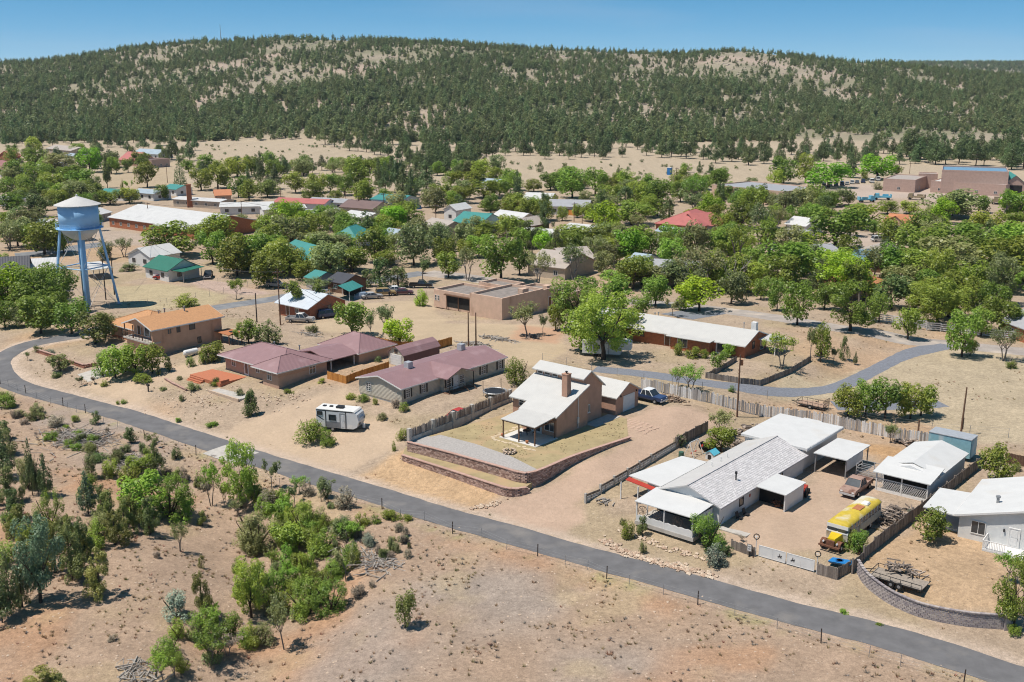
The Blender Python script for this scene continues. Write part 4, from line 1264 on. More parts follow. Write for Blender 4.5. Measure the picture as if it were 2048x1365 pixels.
# ------------------------------------------------------------------ beige manufactured home
def manufactured_home():
    r = house('manufactured_home', 'beige manufactured home with plum metal roof and porch steps', 'house', 803.8, 812.5)
    W, Ln = 9.3, 23.5
    gable_wall(r, 'y', -W, 0, 0, Ln, 2.75, 3.85, M_SIDING, name='wall', z0=0.35)
    MB().box(-W + 0.05, 0.05, -0.6, -0.05, Ln - 0.05, 0.35).build('skirting', M_SKIRT, r)
    gable(r, 'y', -W, 0, 0, Ln, 2.75, 3.85, M_ROOF_PY, 0.35, 0.12, fascia=M_TRIM)
    # cross gable over the porch
    f = lambda x, y: 4.02 - 0.36 * abs(y - 10.6)
    for sg in (1, -1):
        pl = [(-4.3, 10.6), (2.3, 10.6), (2.3, 10.6 + sg * 3.2), (-0.6, 10.6 + sg * 3.2)]
        slab(MB(), pl, f, 0.12).build('porch_roof', M_ROOF_P, r)
    MB().extr([(8.2, 0.35), (13.0, 0.35), (13.0, 3.05), (10.6, 3.9), (8.2, 3.05)], 'x', 0.003, 0.9).build('bay_wall', M_SIDING, r)
    MB().box(0.95, 7.7, 0.28, 2.3, 13.6, 0.42).build('porch_floor', M_WOOD, r)
    posts(r, [(2.2, 7.9), (2.2, 13.4)], -0.4, 2.9, M_BLACK, 0.05)
    rl = MB()
    for z in (0.75, 1.3): rl.box(2.17, 7.9, z, 2.23, 10.6, z + 0.05)
    rl.box(0.95, 7.87, 1.3, 2.2, 7.93, 1.35); rl.build('railing', M_BLACK, r)
    for k in range(4):
        MB().box(2.35 + 0.32 * k, 11.0, 0.30 - 0.2 * k, 2.69 + 0.32 * k, 12.6, 0.36 - 0.2 * k).build('step', M_WOOD, r)
    for y in (10.95, 12.65):
        MB().extr([(2.3, 1.3), (3.7, 0.4), (3.7, 0.3), (2.3, 1.2)], 'y', y - 0.04, y + 0.04).build('handrail', M_WOOD, r)
    for y, w in ((1.3, 0.95), (4.6, 0.95), (18.2, 1.2)): win(r, 'R', y, 0, 1.0, w, 1.35, M_TRIM, 'grid', M_BLACK)
    win(r, 'R', 22.2, 0, 1.0, 0.9, 1.35, M_TRIM, 'grid', M_BLACK)
    win(r, 'R', 8.9 + .3, 0.9, 1.0, 1.1, 1.3, M_TRIM, 'grid', M_BLACK); win(r, 'R', 12.1, 0.9, 1.0, 1.0, 1.3, M_TRIM, 'grid')
    door(r, 'R', 10.7, 0.9, 0.42, 0.95, 2.05, M_TRIM)
    win(r, 'F', -7.1, 0, 1.0, 1.15, 1.35, M_TRIM, 'grid')
    for x, y in ((-4.6, 6.0), (-6.0, 19.5)):
        c = MB().box(x - 0.5, y - 0.5, 3.75, x + 0.5, y + 0.5, 4.75)
        for k in range(5): c.box(x - 0.53, y - 0.4, 3.95 + k * 0.15, x + 0.53, y + 0.4, 4.02 + k * 0.15)
        c.build('roof_cooler', M_GALV, r)
    return r
MANU = manufactured_home()

# ------------------------------------------------------------------ low stucco house with plum hip roof, breezeway and garage
def hip_house():
    r = house('hip_roof_house', 'tan stucco house with plum hip roof and orange front deck', 'house', 570, 774)
    MB().box(-15.5, 0, -1.0, -4.0, 8.6, 2.7).box(-4.0, -1.2, -1.0, 0, 8.6, 2.7).build('wall', M_STUCCO_T, r)
    MB().box(-15.53, -0.03, 1.75, -4.03, -0.002, 1.95).box(-4.03, -1.235, 1.75, 0.035, -1.203, 1.95).box(0.003, -1.2, 1.75, 0.035, 8.6, 1.95).build('band', mat('band', (0.52, 0.30, 0.20), 0.9), r)
    hip(r, -15.5, 0, -0.3, 8.6, 2.72, 4.7, M_ROOF_P, 0.75, fascia=M_TRIM)
    hip(r, -5.2, 0, -1.2, 6.0, 2.745, 4.3, M_ROOF_P, 0.75, name='front_roof', fascia=M_TRIM)
    for x, y, w in ((-13.2, 0, 1.1), (-8.0 + 1.2, 0, 0.9)): win(r, 'F', x, y, 1.05, w, 1.2, M_TRIM, 'slide')
    win(r, 'F', -2.2, -1.2, 0.95, 1.1, 1.3, M_TRIM, 'slide'); win(r, 'R', 5.6, 0, 0.95, 1.3, 1.3, M_TRIM, 'slide')
    door(r, 'F', -9.8, 0, 0.1, 0.95, 2.1, M_TRIM, None, True)
    for x, y in ((-9.0, 5.2), (-4.0, 6.4)): MB().lathe([(0.09, 0), (0.09, 0.65), (0.16, 0.66), (0.16, 0.8)], 8, (x, y, 4.1)).build('vent_pipe', M_GREYM, r)
    # breezeway and garage
    gable(r, 'y', -8.6, 0.1, 8.9, 15.4, 2.5, 3.4, M_ROOF_PY, 0.3, name='breezeway_roof', ohe=0.0)
    posts(r, [(-0.1, 9.6), (-0.1, 14.6)], -0.4, 2.45, M_TRIM)
    MB().box(-8.2, 8.7, -0.4, -7.9, 15.3, 2.4).build('back_wall', M_STUCCO_T, r)
    MB().box(-9.2, 15.4, -0.6, 0.3, 23.2, 2.5).build('garage_wall', M_STUCCO_T, r)
    hip(r, -9.2, 0.3, 15.4, 23.2, 2.52, 4.6, M_ROOF_P, 0.55, name='garage_roof', fascia=M_TRIM)
    # deck
    dk = MB().box(-17.5, -5.6, -1.0, -9.2, -0.02, 0.05); dk.build('deck', M_DECK, r)
    for k in range(3): MB().box(-18.2 + 0.0, -5.2 + 0.0, -1.0, -17.52, -2.2, -0.15 - 0.25 * k).box(-17.2 - .35 * k, -5.95 - 0.35 * k, -1.0, -13.5, -5.62 - 0.35 * k, -0.12 - 0.22 * k).build('deck_step', M_DECK, r) if k == 0 else MB().box(-17.2, -5.62 - 0.35 * (k + 1), -1.2, -13.5, -5.63 - 0.35 * k, -0.12 - 0.22 * k).build('deck_step', M_DECK, r)
    MB().box(-9.8, -5.4, 0.052, -9.3, -3.8, 0.4).build('deck_bench', M_DECK, r)
    MB().box(-9.2, -7.6, -1.2, -1.6, -1.25, -0.62).build('terrace', M_CONC, r)
    MB().box(-9.3, -7.9, -1.6, -1.5, -7.605, -0.5).build('terrace_kerb', M_STONE, r)
    return r
HIPH = hip_house()

# ------------------------------------------------------------------ two-storey orange roofed house
def orange_house():
    r = house('two_storey_house', 'two storey stucco house with orange shingle roof and balcony', 'house', 308, 716)
    gable_wall(r, 'y', -8.6, 0, 1.6, 14.2, 5.1, 6.5, M_STUCCO_O, z0=-0.6)
    MB().box(-0.25, 0.0, -0.6, 0, 1.6, 5.05).build('balcony_cheek', M_STUCCO_O, r)
    MB().box(-8.6, 0.1, -0.6, -0.26, 1.598, 2.35).build('lower_wall', M_STUCCO_O, r)
    gable(r, 'y', -8.6, 0, 0.0, 14.2, 5.1, 6.5, M_ROOF_O, 0.5, 0.16, fascia=M_TRIM)
    MB().extr([(-8.6, 5.1), (0, 5.1), (-4.3, 6.45)], 'y', 0.0, 0.12).build('gable_panel', M_STUCCO_O, r)
    MB().box(-8.8, -0.5, 2.36, 0.05, 1.58, 2.62).build('balcony_floor', M_CONC, r)
    rl = MB()
    for k in range(19): rl.box(-8.65 + k * 0.47, -0.42, 2.62, -8.61 + k * 0.47, -0.38, 3.6)
    rl.box(-8.7, -0.44, 3.6, -0.1, -0.36, 3.68); rl.build('railing', M_WOOD, r)
    posts(r, [(-8.5, -0.2), (-5.8, -0.2), (-2.9, -0.2)], 2.62, 5.0, M_WOOD)
    door(r, 'F', -4.2, 1.6, 2.63, 1.6, 2.05, M_TRIM, None, True); door(r, 'F', -6.8, 1.6, 2.63, 0.9, 2.05, M_WOOD)
    for y, z, w in ((5.2, 3.6, 0.75), (8.0, 3.6, 1.2), (9.3, 0.9, 0.8)): win(r, 'R', y, 0, z, w, 1.15, M_DARKFRAME, 'slide')
    win(r, 'R', 3.4, 0, 3.6, 0.9, 1.0, M_STUCCO_O, 'slide')
    # lower wing with hip roof
    MB().box(-20.0, 3.6, -0.6, -8.62, 13.4, 2.75).build('wing_wall', M_STUCCO_O, r)
    MB().box(-20.04, 3.55, -0.6, -8.64, 3.597, 0.55).build('wing_base', M_BRICKO, r)
    hip(r, -20.0, -8.65, 3.6, 13.4, 2.78, 5.0, M_ROOF_O, 0.8, name='wing_roof', fascia=M_TRIM)
    win(r, 'F', -15.2, 3.6, 0.9, 2.1, 1.45, M_DARKFRAME, 'slide')
    for x, y, z in ((-10.5, 8.0, 4.6), (-3.6, 9.0, 6.2), (-11.8, 10, 4.5)): MB().lathe([(0.14, 0), (0.14, 0.9), (0.22, 0.92), (0.22, 1.05)], 8, (x, y, z)).build('flue', M_GREYM, r)
    MB().box(-13.6, 0.4, -0.6, -8.7, 3.5, 0.02).build('entry_slab', M_CONC, r)
    MB().box(-10.0, 2.2, 0.022, -8.8, 3.4, 0.12).build('entry_step', M_DECK, r)
    # rear pergola
    slab(MB(), [(4.4, 12.5), (4.4, 15.6), (0.06, 15.6), (0.06, 12.5)], lambda x, y: 2.5 - 0.03 * x, 0.12).build('pergola_roof', M_TERRA, r)
    posts(r, [(4.2, 12.7), (4.2, 15.4), (1.6, 12.7)], -1.2, 2.35, M_WOOD)
    return r
ORNG = orange_house()

# ------------------------------------------------------------------ flat adobe building with parapets
def adobe():
    r = house('adobe_building', 'flat roofed tan adobe building with parapets and gravel roof', 'house', 1004, 641)
    a = MB()
    def para(x0, x1, y0, y1, z, t=0.35):
        MB().box(x0, y0, -0.5, x1, y1, z - 0.55).build('wall', M_ADOBE, r)
        p = MB()
        e = 0.003
        p.box(x0 - e, y0 - e, z - 0.55, x1 + e, y0 + t, z); p.box(x0 - e, y1 - t, z - 0.55, x1 + e, y1 + e, z)
        p.box(x0 - e, y0 + t, z - 0.55, x0 + t, y1 - t, z); p.box(x1 - t, y0 + t, z - 0.55, x1 + e, y1 - t, z)
        p.build('parapet', M_ADOBE, r)
        MB().box(x0 + t, y0 + t, z - 0.548, x1 - t, y1 - t, z - 0.5).build('roof', mat('gravel_roof', (0.26, 0.225, 0.20), 0.95, 0.25, 1.0, 0.3), r)
    para(-8.8, 0, 0, 13.5, 4.5)
    para(-7.5, -1.0, 13.52, 20.0, 3.9)
    para(-21.5, -8.81, 2.4, 12.0, 3.4)
    para(-17.0, -8.81, 12.02, 18.0, 4.1)
    para(-6.0, 3.0, 20.02, 25.0, 3.1)
    MB().box(-2.5, 8.0, 4.02, -1.2, 10.0, 5.0).box(-3, 17.0, 3.42, -1.8, 18.6, 4.3).build('roof_unit', M_ADOBE, r)
    MB().box(-17.6, 2.37, 0.0, -10.5, 2.397, 2.6).build('painted_recess_shade', M_SHADE_ASH, r)  # dark sheet on the flat wall, porch shade put in as colour
    posts(r, [(-17.4, 2.1), (-14, 2.1), (-10.7, 2.1)], -0.4, 2.6, M_WOOD)
    MB().box(-18, 1.8, 2.6, -10.2, 2.36, 2.85).build('porch_beam', M_WOOD, r)
    for x in (-20.9, -20.1): win(r, 'F', x, 2.4, 1.0, 0.55, 1.2, M_TRIM, 'sash')
    win(r, 'R', 9.0, 0, 1.0, 0.9, 1.1, M_TRIM, 'slide'); win(r, 'R', 3.0, 0, 1.0, 0.9, 1.1, M_TRIM, 'slide')
    door(r, 'R', 17.0, -1.0, 0, 0.95, 2.05, M_WOOD)
    return r
ADOB = adobe()

# ------------------------------------------------------------------ long brick ranch house, white roof
def ranch():
    A = at(1255, 688, 2.0); B = at(1488, 728, 2.0)
    ang = math.atan2(B.y - A.y, B.x - A.x)
    r = thing('brick_ranch_house', 'long orange brick ranch house with white metal roof', 'house', (B.x, B.y, Tz(B.x, B.y)), ang)
    Ln, W = 31.0, 9.0
    gable_wall(r, 'x', 0, W, -Ln, 0, 2.5, 4.0, M_BRICKO)
    gable(r, 'x', 0, W, -Ln, 0, 2.5, 4.0, M_ROOF_W, 0.75, 0.12, fascia=M_TRIM)
    MB().box(-13.5, -1.5, -0.4, -6.0, -0.003, 2.3).build('bay', M_BRICKO, r)
    slab(MB(), [(-14.2, -2.2), (-5.5, -2.2), (-5.5, 1.0), (-14.2, 1.0)], lambda x, y: 2.36 + 0.2 * (y + 2.2) / 3.2, 0.1).build('bay_roof', M_ROOF_W, r)
    win(r, 'F', -21.0, 0, 0.95, 2.4, 1.15, M_DARKFRAME, 'slide', sill=True); win(r, 'F', -11.2, -1.5, 0.5, 2.0, 1.6, M_TRIM, 'slide')
    door(r, 'F', -4.0, 0, 0.05, 2.6, 2.1, M_TRIM, None, True); win(r, 'F', -27, 0, 0.95, 1.6, 1.1, M_DARKFRAME, 'slide')
    door(r, 'F', -15.0, 0, 0.05, 1.0, 2.05, M_WOOD)
    MB().box(-1.4, 5.2, 3.2, -0.5, 6.1, 5.2).build('chimney', M_WHITE, r)
    for x, y in ((-3.8, 7.5), (-20.5, 5.0), (-20.2, 5.8)): MB().lathe([(0.08, 0), (0.08, 0.9), (0.15, 0.92), (0.15, 1.1)], 8, (x, y, 3.3)).build('vent_pipe', M_GREYM, r)
    win(r, 'R', 3.4, 0, 1.0, 1.0, 1.3, M_DARKFRAME, 'sash')
    slab(MB(), [(0.35, 4.6), (3.6, 4.6), (3.6, 9.4), (0.35, 9.4)], lambda x, y: 2.6 - 0.06 * x, 0.1).build('porch_roof', M_ROOF_W, r)
    posts(r, [(3.4, 4.8), (3.4, 9.2)], -0.3, 2.3, M_TRIM)
    win(r, 'R', 7.0, 0, 0.2, 1.6, 2.0, M_TRIM, 'slide')
    # lean-to carport at the left end with an open arched frame
    slab(MB(), [(-34.5, -3.6), (-27.0, -3.6), (-27.0, -0.8), (-34.5, -0.8)], lambda x, y: 2.45, 0.1).build('carport_roof', M_ROOF_W, r)
    posts(r, [(-34.3, -3.4), (-27.2, -3.4), (-30.7, -3.4)], -0.4, 2.34, M_TRIM, 0.05)
    return r
RANCH = ranch()

# ------------------------------------------------------------------ long white house by the road, with porch and outbuildings
def white_house():
    r = house('white_house', 'long white house with pale shingle roof and white fronted porch', 'house', 1437, 1055)
    W, Ln = 7.9, 21.5
    gable_wall(r, 'y', -W, 0, 0, Ln, 2.6, 4.1, M_WHITE)
    s = (4.1 - 2.6) / (W / 2)
    MB().add([(-W - 0.35, -0.4, 2.6 - s * .35 + .06), (-W / 2, -0.4, 4.16), (-W / 2, Ln + .3, 4.16), (-W - 0.35, Ln + .3, 2.6 - s * .35 + .06),
              (-W - 0.35, -0.4, 2.5 - s * .35), (-W / 2, -0.4, 4.04), (-W / 2, Ln + .3, 4.04), (-W - 0.35, Ln + .3, 2.5 - s * .35)],
             [(0, 1, 2, 3), (4, 7, 6, 5), (0, 4, 5, 1), (2, 6, 7, 3), (0, 3, 7, 4)]).build('roof', M_ROOF_WY, r)
    # right slope: rows of shingle tabs on a solid deck
    MB().add([(-W / 2 + .01, -0.4, 4.12), (0.4, -0.4, 2.6 - s * .4 + .02), (0.4, Ln + .3, 2.6 - s * .4 + .02), (-W / 2 + .01, Ln + .3, 4.12),
              (-W / 2 + .01, -0.4, 4.0), (0.4, -0.4, 2.5 - s * .4 - .06), (0.4, Ln + .3, 2.5 - s * .4 - .06), (-W / 2 + .01, Ln + .3, 4.0)],
             [(0, 1, 2, 3), (4, 7, 6, 5), (0, 4, 5, 1), (2, 6, 7, 3), (1, 5, 6, 2)]).build('roof_deck', M_SHINGLE, r)
    mb = MB()
    rr = random.Random(4)
    rows = 17; span = W / 2 + 0.4
    for k in range(rows):
        xa = 0.42 - span * k / rows; xb = 0.42 - span * (k + 1) / rows - 0.02
        za = 2.6 - s * xa + .02; zb = 2.6 - s * xb + .02
        y = -0.4 + (0.24 if k % 2 else 0)
        while y < Ln + 0.25:
            y1 = min(y + 0.47, Ln + 0.29); h = 0.022 + rr.uniform(0, 0.006)
            mb.hexa([(xa, y, za + .004), (xa, y1, za + .004), (xb, y1, zb + .002), (xb, y, zb + .002)], [(xa, y, za + h + .012), (xa, y1, za + h + .012), (xb, y1, zb + h * .4), (xb, y, zb + h * .4)])
            y += 0.49
    o = mb.build('shingles', tint_mat('shingle_tabs', (0.50, 0.475, 0.47), (0.63, 0.60, 0.59), 0.9, 0.2, 4), r); o['kind'] = 'stuff'
    MB().box(-W / 2 - 0.12, -0.42, 4.165, -W / 2 + 0.12, Ln + .32, 4.20).build('ridge_cap', M_SHINGLE, r)
    # flat lean-to on the left
    slab(MB(), [(-W - 5.0, 1.2), (-W - 0.0, 0.4), (-W - 0.0, 11.0), (-W - 3.6, 11.0)], lambda x, y: 2.72 + 0.02 * (x + W), 0.12).build('side_roof', M_ROOF_FLAT, r)
    MB().box(-W - 3.2, 2.6, -0.3, -W - 0.003, 10.6, 2.5).build('side_wall', M_WHITE, r)
    slab(MB(), [(-W - 4.9, 0.35), (-W - 0.3, -0.35), (-W - 0.3, 0.4), (-W - 4.9, 1.15)], lambda x, y: 2.25 + 0.12 * (y + 0.6), 0.07).build('red_awning', M_RED, r)
    posts(r, [(-W - 5.0, -0.4), (-W - 2.6, -0.4)], -0.4, 2.25, M_TRIM, 0.06)
    # front porch with half wall and wagon wheels
    px0, px1 = -8.2, -0.6
    slab(MB(), [(px0, -4.6), (px1, -4.6), (px1, -0.05), (px0, -0.05)], lambda x, y: 2.45 + 0.06 * (y + 4.6), 0.1).build('porch_roof', M_ROOF_FLAT, r)
    posts(r, [(px0 + .2, -4.4), (-4.4, -4.4), (px1 - .2, -4.4), (px0 + .2, -2.2)], -0.4, 2.36, M_TRIM, 0.06)
    for xa, xb in ((px0 + .28, -4.48), (-4.32, px1 - .28)):
        n = 14
        pts = [(xa + (xb - xa) * k / n, 0.75 + 0.12 * abs(math.sin(k * math.pi / 3.5))) for k in range(n + 1)]
        MB().extr([(xa, -0.3)] + [(xb, -0.3)] + pts[::-1], 'y', -4.46, -4.38).build('half_wall', M_WHITE, r)
    MB().box(px1 - .25, -4.3, -0.3, px1 - .18, -0.1, 2.2).build('end_wall', M_WHITE, r)
    MB().box(px0 + .3, -0.3, 0, px1 - .4, -0.06, 2.2).build('painted_porch_shade', M_SHADE_ASH, r)  # near-black sheet before the white wall paints the shade under the porch
    MB().box(px0, -4.5, -0.4, px1, -0.1, 0.05).build('porch_floor', M_CONC, r)
    for x in (-7.2, -5.4, -2.7):
        w = MB(); c = Vector((x, -4.36, 1.35)); R_ = 0.62
        w.tube([c + Vector((R_ * math.cos(k * math.pi / 8), 0, R_ * math.sin(k * math.pi / 8))) for k in range(17)], 0.035, 5, False)
        for k in range(5): w.tube([c - Vector((R_ * math.cos(k * .628), 0, R_ * math.sin(k * .628))), c + Vector((R_ * math.cos(k * .628), 0, R_ * math.sin(k * .628)))], 0.018, 4)
        wo = w.build('wagon_wheel', M_DARKFRAME); wo.parent = r
    win(r, 'R', 5.1, 0, 0.95, 1.0, 1.2, M_DARKFRAME, 'plain')
    MB().box(0.003, 7.0, 1.4, 0.04, 7.3, 1.75).build('wall_star', M_RED, r)
    MB().lathe([(0.09, 0), (0.09, 0.9), (0.16, 0.92), (0.16, 1.15), (0.02, 1.25)], 8, (-1.6, 6.6, 3.1)).build('stove_flue', M_BLACK, r)
    for y in (5.0, 7.2, 8.8): MB().lathe([(0.06, 0), (0.06, 0.8)], 8, (-5.6, y + 3, 3.35)).build('vent_pipe', M_TRIM, r)
    # side shed sticking out from the right wall
    slab(MB(), [(0.3, 8.0), (4.1, 8.0), (4.1, 13.3), (0.3, 13.3)], lambda x, y: 2.55 - 0.04 * x, 0.1).build('shed_roof', M_ROOF_FLAT, r)
    MB().box(3.75, 8.3, -0.3, 3.9, 13.1, 2.28).box(0.35, 12.95, -0.3, 3.75, 13.1, 2.35).build('shed_wall', M_WHITE, r)
    MB().box(0.02, 9.6, 0.0, 3.6, 9.7, 2.2).build('painted_shed_shade', M_SHADE_ASH, r)  # dark sheet across the shed stands in for the shade within
    win(r, 'R', 15.0, 0, 0.95, 1.0, 1.1, M_DARKFRAME, 'slide')
    MB().box(-0.4, -0.4, -0.25, 3.6, 8.2, 0.05).build('side_slab', M_CONC, r)
    return r
WHT = white_house()

def white_barn():
    p = L2W(WHT, 0, 21.9)
    r = thing('flat_roof_building', 'flat white roofed building behind the white house', 'building', (p.x, p.y, Tz(p.x, p.y)), GRID)
    MB().box(-8.5, 0, -0.3, -0.4, 10.5, 2.9).build('wall', M_WHITE, r)
    MB().box(-9.0, -0.3, 2.9, 0.2, 11.0, 3.2).build('roof', M_ROOF_FLAT, r)
    MB().box(0.202, -0.3, 2.82, 0.26, 11.0, 3.16).build('fascia', M_TRIM, r)
    MB().box(-6.0, 11.0, 2.6, -3.4, 12.4, 2.85).build('rear_roof', M_ROOF_FLAT, r)
    MB().box(-5.8, 10.5, -0.3, -3.6, 12.2, 2.598).build('rear_wall', M_WHITE, r)
    return r
BARN = white_barn()
def carport():
    p = at(1694, 923, 3.7)
    r = thing('carport', 'open carport with flat white roof and blue shaded side', 'carport', (p.x, p.y, Tz(p.x, p.y)), GRID)
    slab(MB(), [(-4.4, 0), (0, 0), (0, 7.4), (-4.4, 7.4)], lambda x, y: 2.62, 0.12).build('roof', M_ROOF_FLAT, r)
    posts(r, [(-0.2, 0.3), (-4.2, 0.3), (-0.2, 7.2)], -0.3, 2.5, M_GREYM, 0.06)
    MB().box(-0.3, 0.6, 0.9, -0.2, 5.6, 2.3).build('side_panel', M_WHITE, r)
    MB().box(-4.2, 5.9, -0.2, -0.35, 6.0, 2.4).build('painted_carport_shade', M_SHADE_ASH, r)  # near-black sheet, shade at the rear of the carport painted in
    return r
CARP = carport()

def lattice_shed():
    p = at(1854, 1006, 1.2)
    r = thing('lattice_shed', 'long white shed with lattice front and white gabled roof', 'shed', (p.x, p.y, Tz(p.x, p.y)), GRID)
    W, Ln = 6.3, 13.2
    MB().extr([(-W, -0.3), (0, -0.3), (0, 2.4), (-W / 2, 3.2), (-W, 2.4)], 'y', 2.4, Ln).build('wall', M_WHITE, r)
    MB().box(-0.12, 0.1, -0.3, 0, 2.38, 2.35).build('porch_side', M_WHITE, r)
    gable(r, 'y', -W, 0, 3.6, Ln, 2.45, 3.35, M_ROOF_FLAT, 0.3, 0.1)
    slab(MB(), [(-W - .3, -0.3), (0.3, -0.3), (0.3, 4.4), (-W - .3, 4.4)], lambda x, y: 2.42 + 0.14 * (y + .3), 0.1).build('porch_roof', M_ROOF_FLAT, r)
    posts(r, [(-W + .1, 0.05), (-W / 2, 0.05), (-0.1, 0.05)], -0.3, 2.32, M_TRIM, 0.07)
    for xa, xb in ((-W + .2, -W / 2 - .08), (-W / 2 + .08, -0.2)):
        lt = MB()
        lt.box(xa, 0.02, 0.0, xb, 0.08, 0.35); lt.box(xa, 0.02, 1.55, xb, 0.08, 1.65)
        n = 13; w_ = (xb - xa) / n
        for k in range(n):
            for sg in (0, 1):
                a_, b_ = (xa + k * w_, xa + (k + 1) * w_) if sg else (xa + (k + 1) * w_, xa + k * w_)
                for z0 in (0.36, 0.76, 1.16):
                    lt.hexa([(a_ - .02, 0.035 + .012 * sg, z0), (a_ + .02, 0.035 + .012 * sg, z0), (a_ + .02, 0.046 + .012 * sg, z0), (a_ - .02, 0.046 + .012 * sg, z0)],
                            [(b_ - .02, 0.035 + .012 * sg, z0 + .4), (b_ + .02, 0.035 + .012 * sg, z0 + .4), (b_ + .02, 0.046 + .012 * sg, z0 + .4), (b_ - .02, 0.046 + .012 * sg, z0 + .4)])
        lt.build('lattice_panel', M_TRIM, r)
    MB().box(-W + .3, 1.9, -0.2, -0.3, 2.3, 2.2).build('painted_porch_shade', M_SHADE_ASH, r)  # dark sheet before the wall, painted shade behind the lattice
    MB().tube([(0.08, 3.0, 2.05), (0.08, Ln, 2.05)], 0.05, 5).build('gutter', M_TRIM, r)
    return r
LATS = lattice_shed()

def box_truck_body():
    p = at(1938, 926, 1.2)
    r = thing('box_trailer', 'pale blue box trailer body behind the lattice shed', 'box trailer', (p.x, p.y, Tz(p.x, p.y)), GRID)
    m = mat('pale_blue_paint', (0.24, 0.44, 0.50), 0.6, 0.12, 1.5, 0, stain=((0.50, 0.56, 0.57), 0.7, 0.56))
    MB().box(-5.4, 0, 0.5, 0, 2.6, 3.0).build('box_body', m, r)
    MB().box(-5.45, -0.05, 3.003, 0.05, 2.65, 3.1).build('roof', M_GALV, r)
    MB().box(0.003, 0.2, 0.6, 0.05, 2.4, 2.9).build('rear_door', m, r)
    for x in (-4.6, -0.9):
        MB().lathe([(0.45, -0.12), (0.45, 0.12)], 12).build('wheel', M_TYRE, r).location = (x, 0.3, 0.42)
        r.children[-1].rotation_euler = (math.pi / 2, 0, 0)
    return r
BOXT = box_truck_body()

def right_house():
    p = at(1985, 1090, 1.2)
    r = thing('pale_grey_house', 'pale grey house with white roof and porch stairs at the right', 'house', (p.x, p.y, Tz(p.x, p.y)), rad(-36))
    # front gable wall faces the road; roof ridge runs back
    W = 12.5
    gable_wall(r, 'y', -3.6, W - 3.6, 0, 12, 2.7, 4.6, M_SIDING_W, z0=-0.8)
    gable(r, 'y', -3.6, W - 3.6, 0, 12, 2.7, 4.6, M_ROOF_FLAT, 0.5, 0.16, fascia=M_TRIM)
    slab(MB(), [(-7.6, 0.6), (-3.62, -0.4), (-3.0, 7.5), (-7.6, 7.5)], lambda x, y: 2.52 + 0.05 * (x + 3.6), 0.14).build('porch_roof', M_ROOF_FLAT, r)
    MB().box(-7.2, 1.2, -0.6, -3.62, 6.8, 0.3).build('porch_base', M_WHITE, r)
    posts(r, [(-7.0, 1.4)], 0.3, 2.4, M_DARKFRAME, 0.07)
    win(r, 'F', -1.6, 0, 0.8, 1.5, 1.5, M_TRIM, 'slide')
    door(r, 'F', 2.0, 0, 0.25, 0.95, 2.05, M_TRIM)
    MB().box(0.9, -0.16, 1.8, 1.05, -0.003, 2.1).build('wall_lamp', M_BLACK, r)
    MB().box(3.4, -0.06, 1.2, 3.8, -0.003, 1.6).build('wall_ornament', M_BLACK, r)
    MB().box(-0.6, -2.2, -0.8, 3.4, -0.02, 0.22).build('stoop', M_WHITE, r)
    rl = MB()
    for k in range(14): rl.box(-0.55 + k * 0.16, -2.18, 0.22, -0.50 + k * 0.16, -2.13, 1.15) if k else None
    for k in range(12): rl.box(-0.6, -2.15 + k * 0.18, 0.22, -0.55, -2.10 + k * 0.18, 1.15)
    rl.box(-0.62, -2.2, 1.15, 1.8, -2.1, 1.22); rl.box(-0.62, -2.1, 1.15, -0.53, -0.02, 1.22)
    rl.build('railing', M_TRIM, r)
    lt = MB()
    for k in range(16):
        x = -0.55 + k * 0.25
        lt.hexa([(x, -2.23, -0.6), (x + .03, -2.23, -0.6), (x + .03, -2.21, -0.6), (x, -2.21, -0.6)], [(x + .25, -2.23, 0.15), (x + .28, -2.23, 0.15), (x + .28, -2.21, 0.15), (x + .25, -2.21, 0.15)])
        lt.hexa([(x + .25, -2.25, -0.6), (x + .28, -2.25, -0.6), (x + .28, -2.232, -0.6), (x + .25, -2.232, -0.6)], [(x, -2.25, 0.15), (x + .03, -2.25, 0.15), (x + .03, -2.232, 0.15), (x, -2.232, 0.15)])
    lt.build('lattice_skirt', M_TRIM, r)
    for k in range(4): MB().box(1.9, -2.5 - 0.3 * k, -0.9, 3.3, -2.22 - 0.3 * k, 0.02 - 0.2 * k).build('step', M_WHITE, r)
    MB().lathe([(0.16, 0), (0.16, 0.6), (0.26, 0.62), (0.26, 0.8)], 10, (-0.5, 3.0, 3.7)).build('roof_vent', M_GREYM, r)
    MB().lathe([(0.16, 0), (0.16, 0.6), (0.26, 0.62), (0.26, 0.8)], 10, (4.6, 4.0, 4.2)).build('roof_vent', M_GREYM, r)
    return r
RIGHTH = right_house()
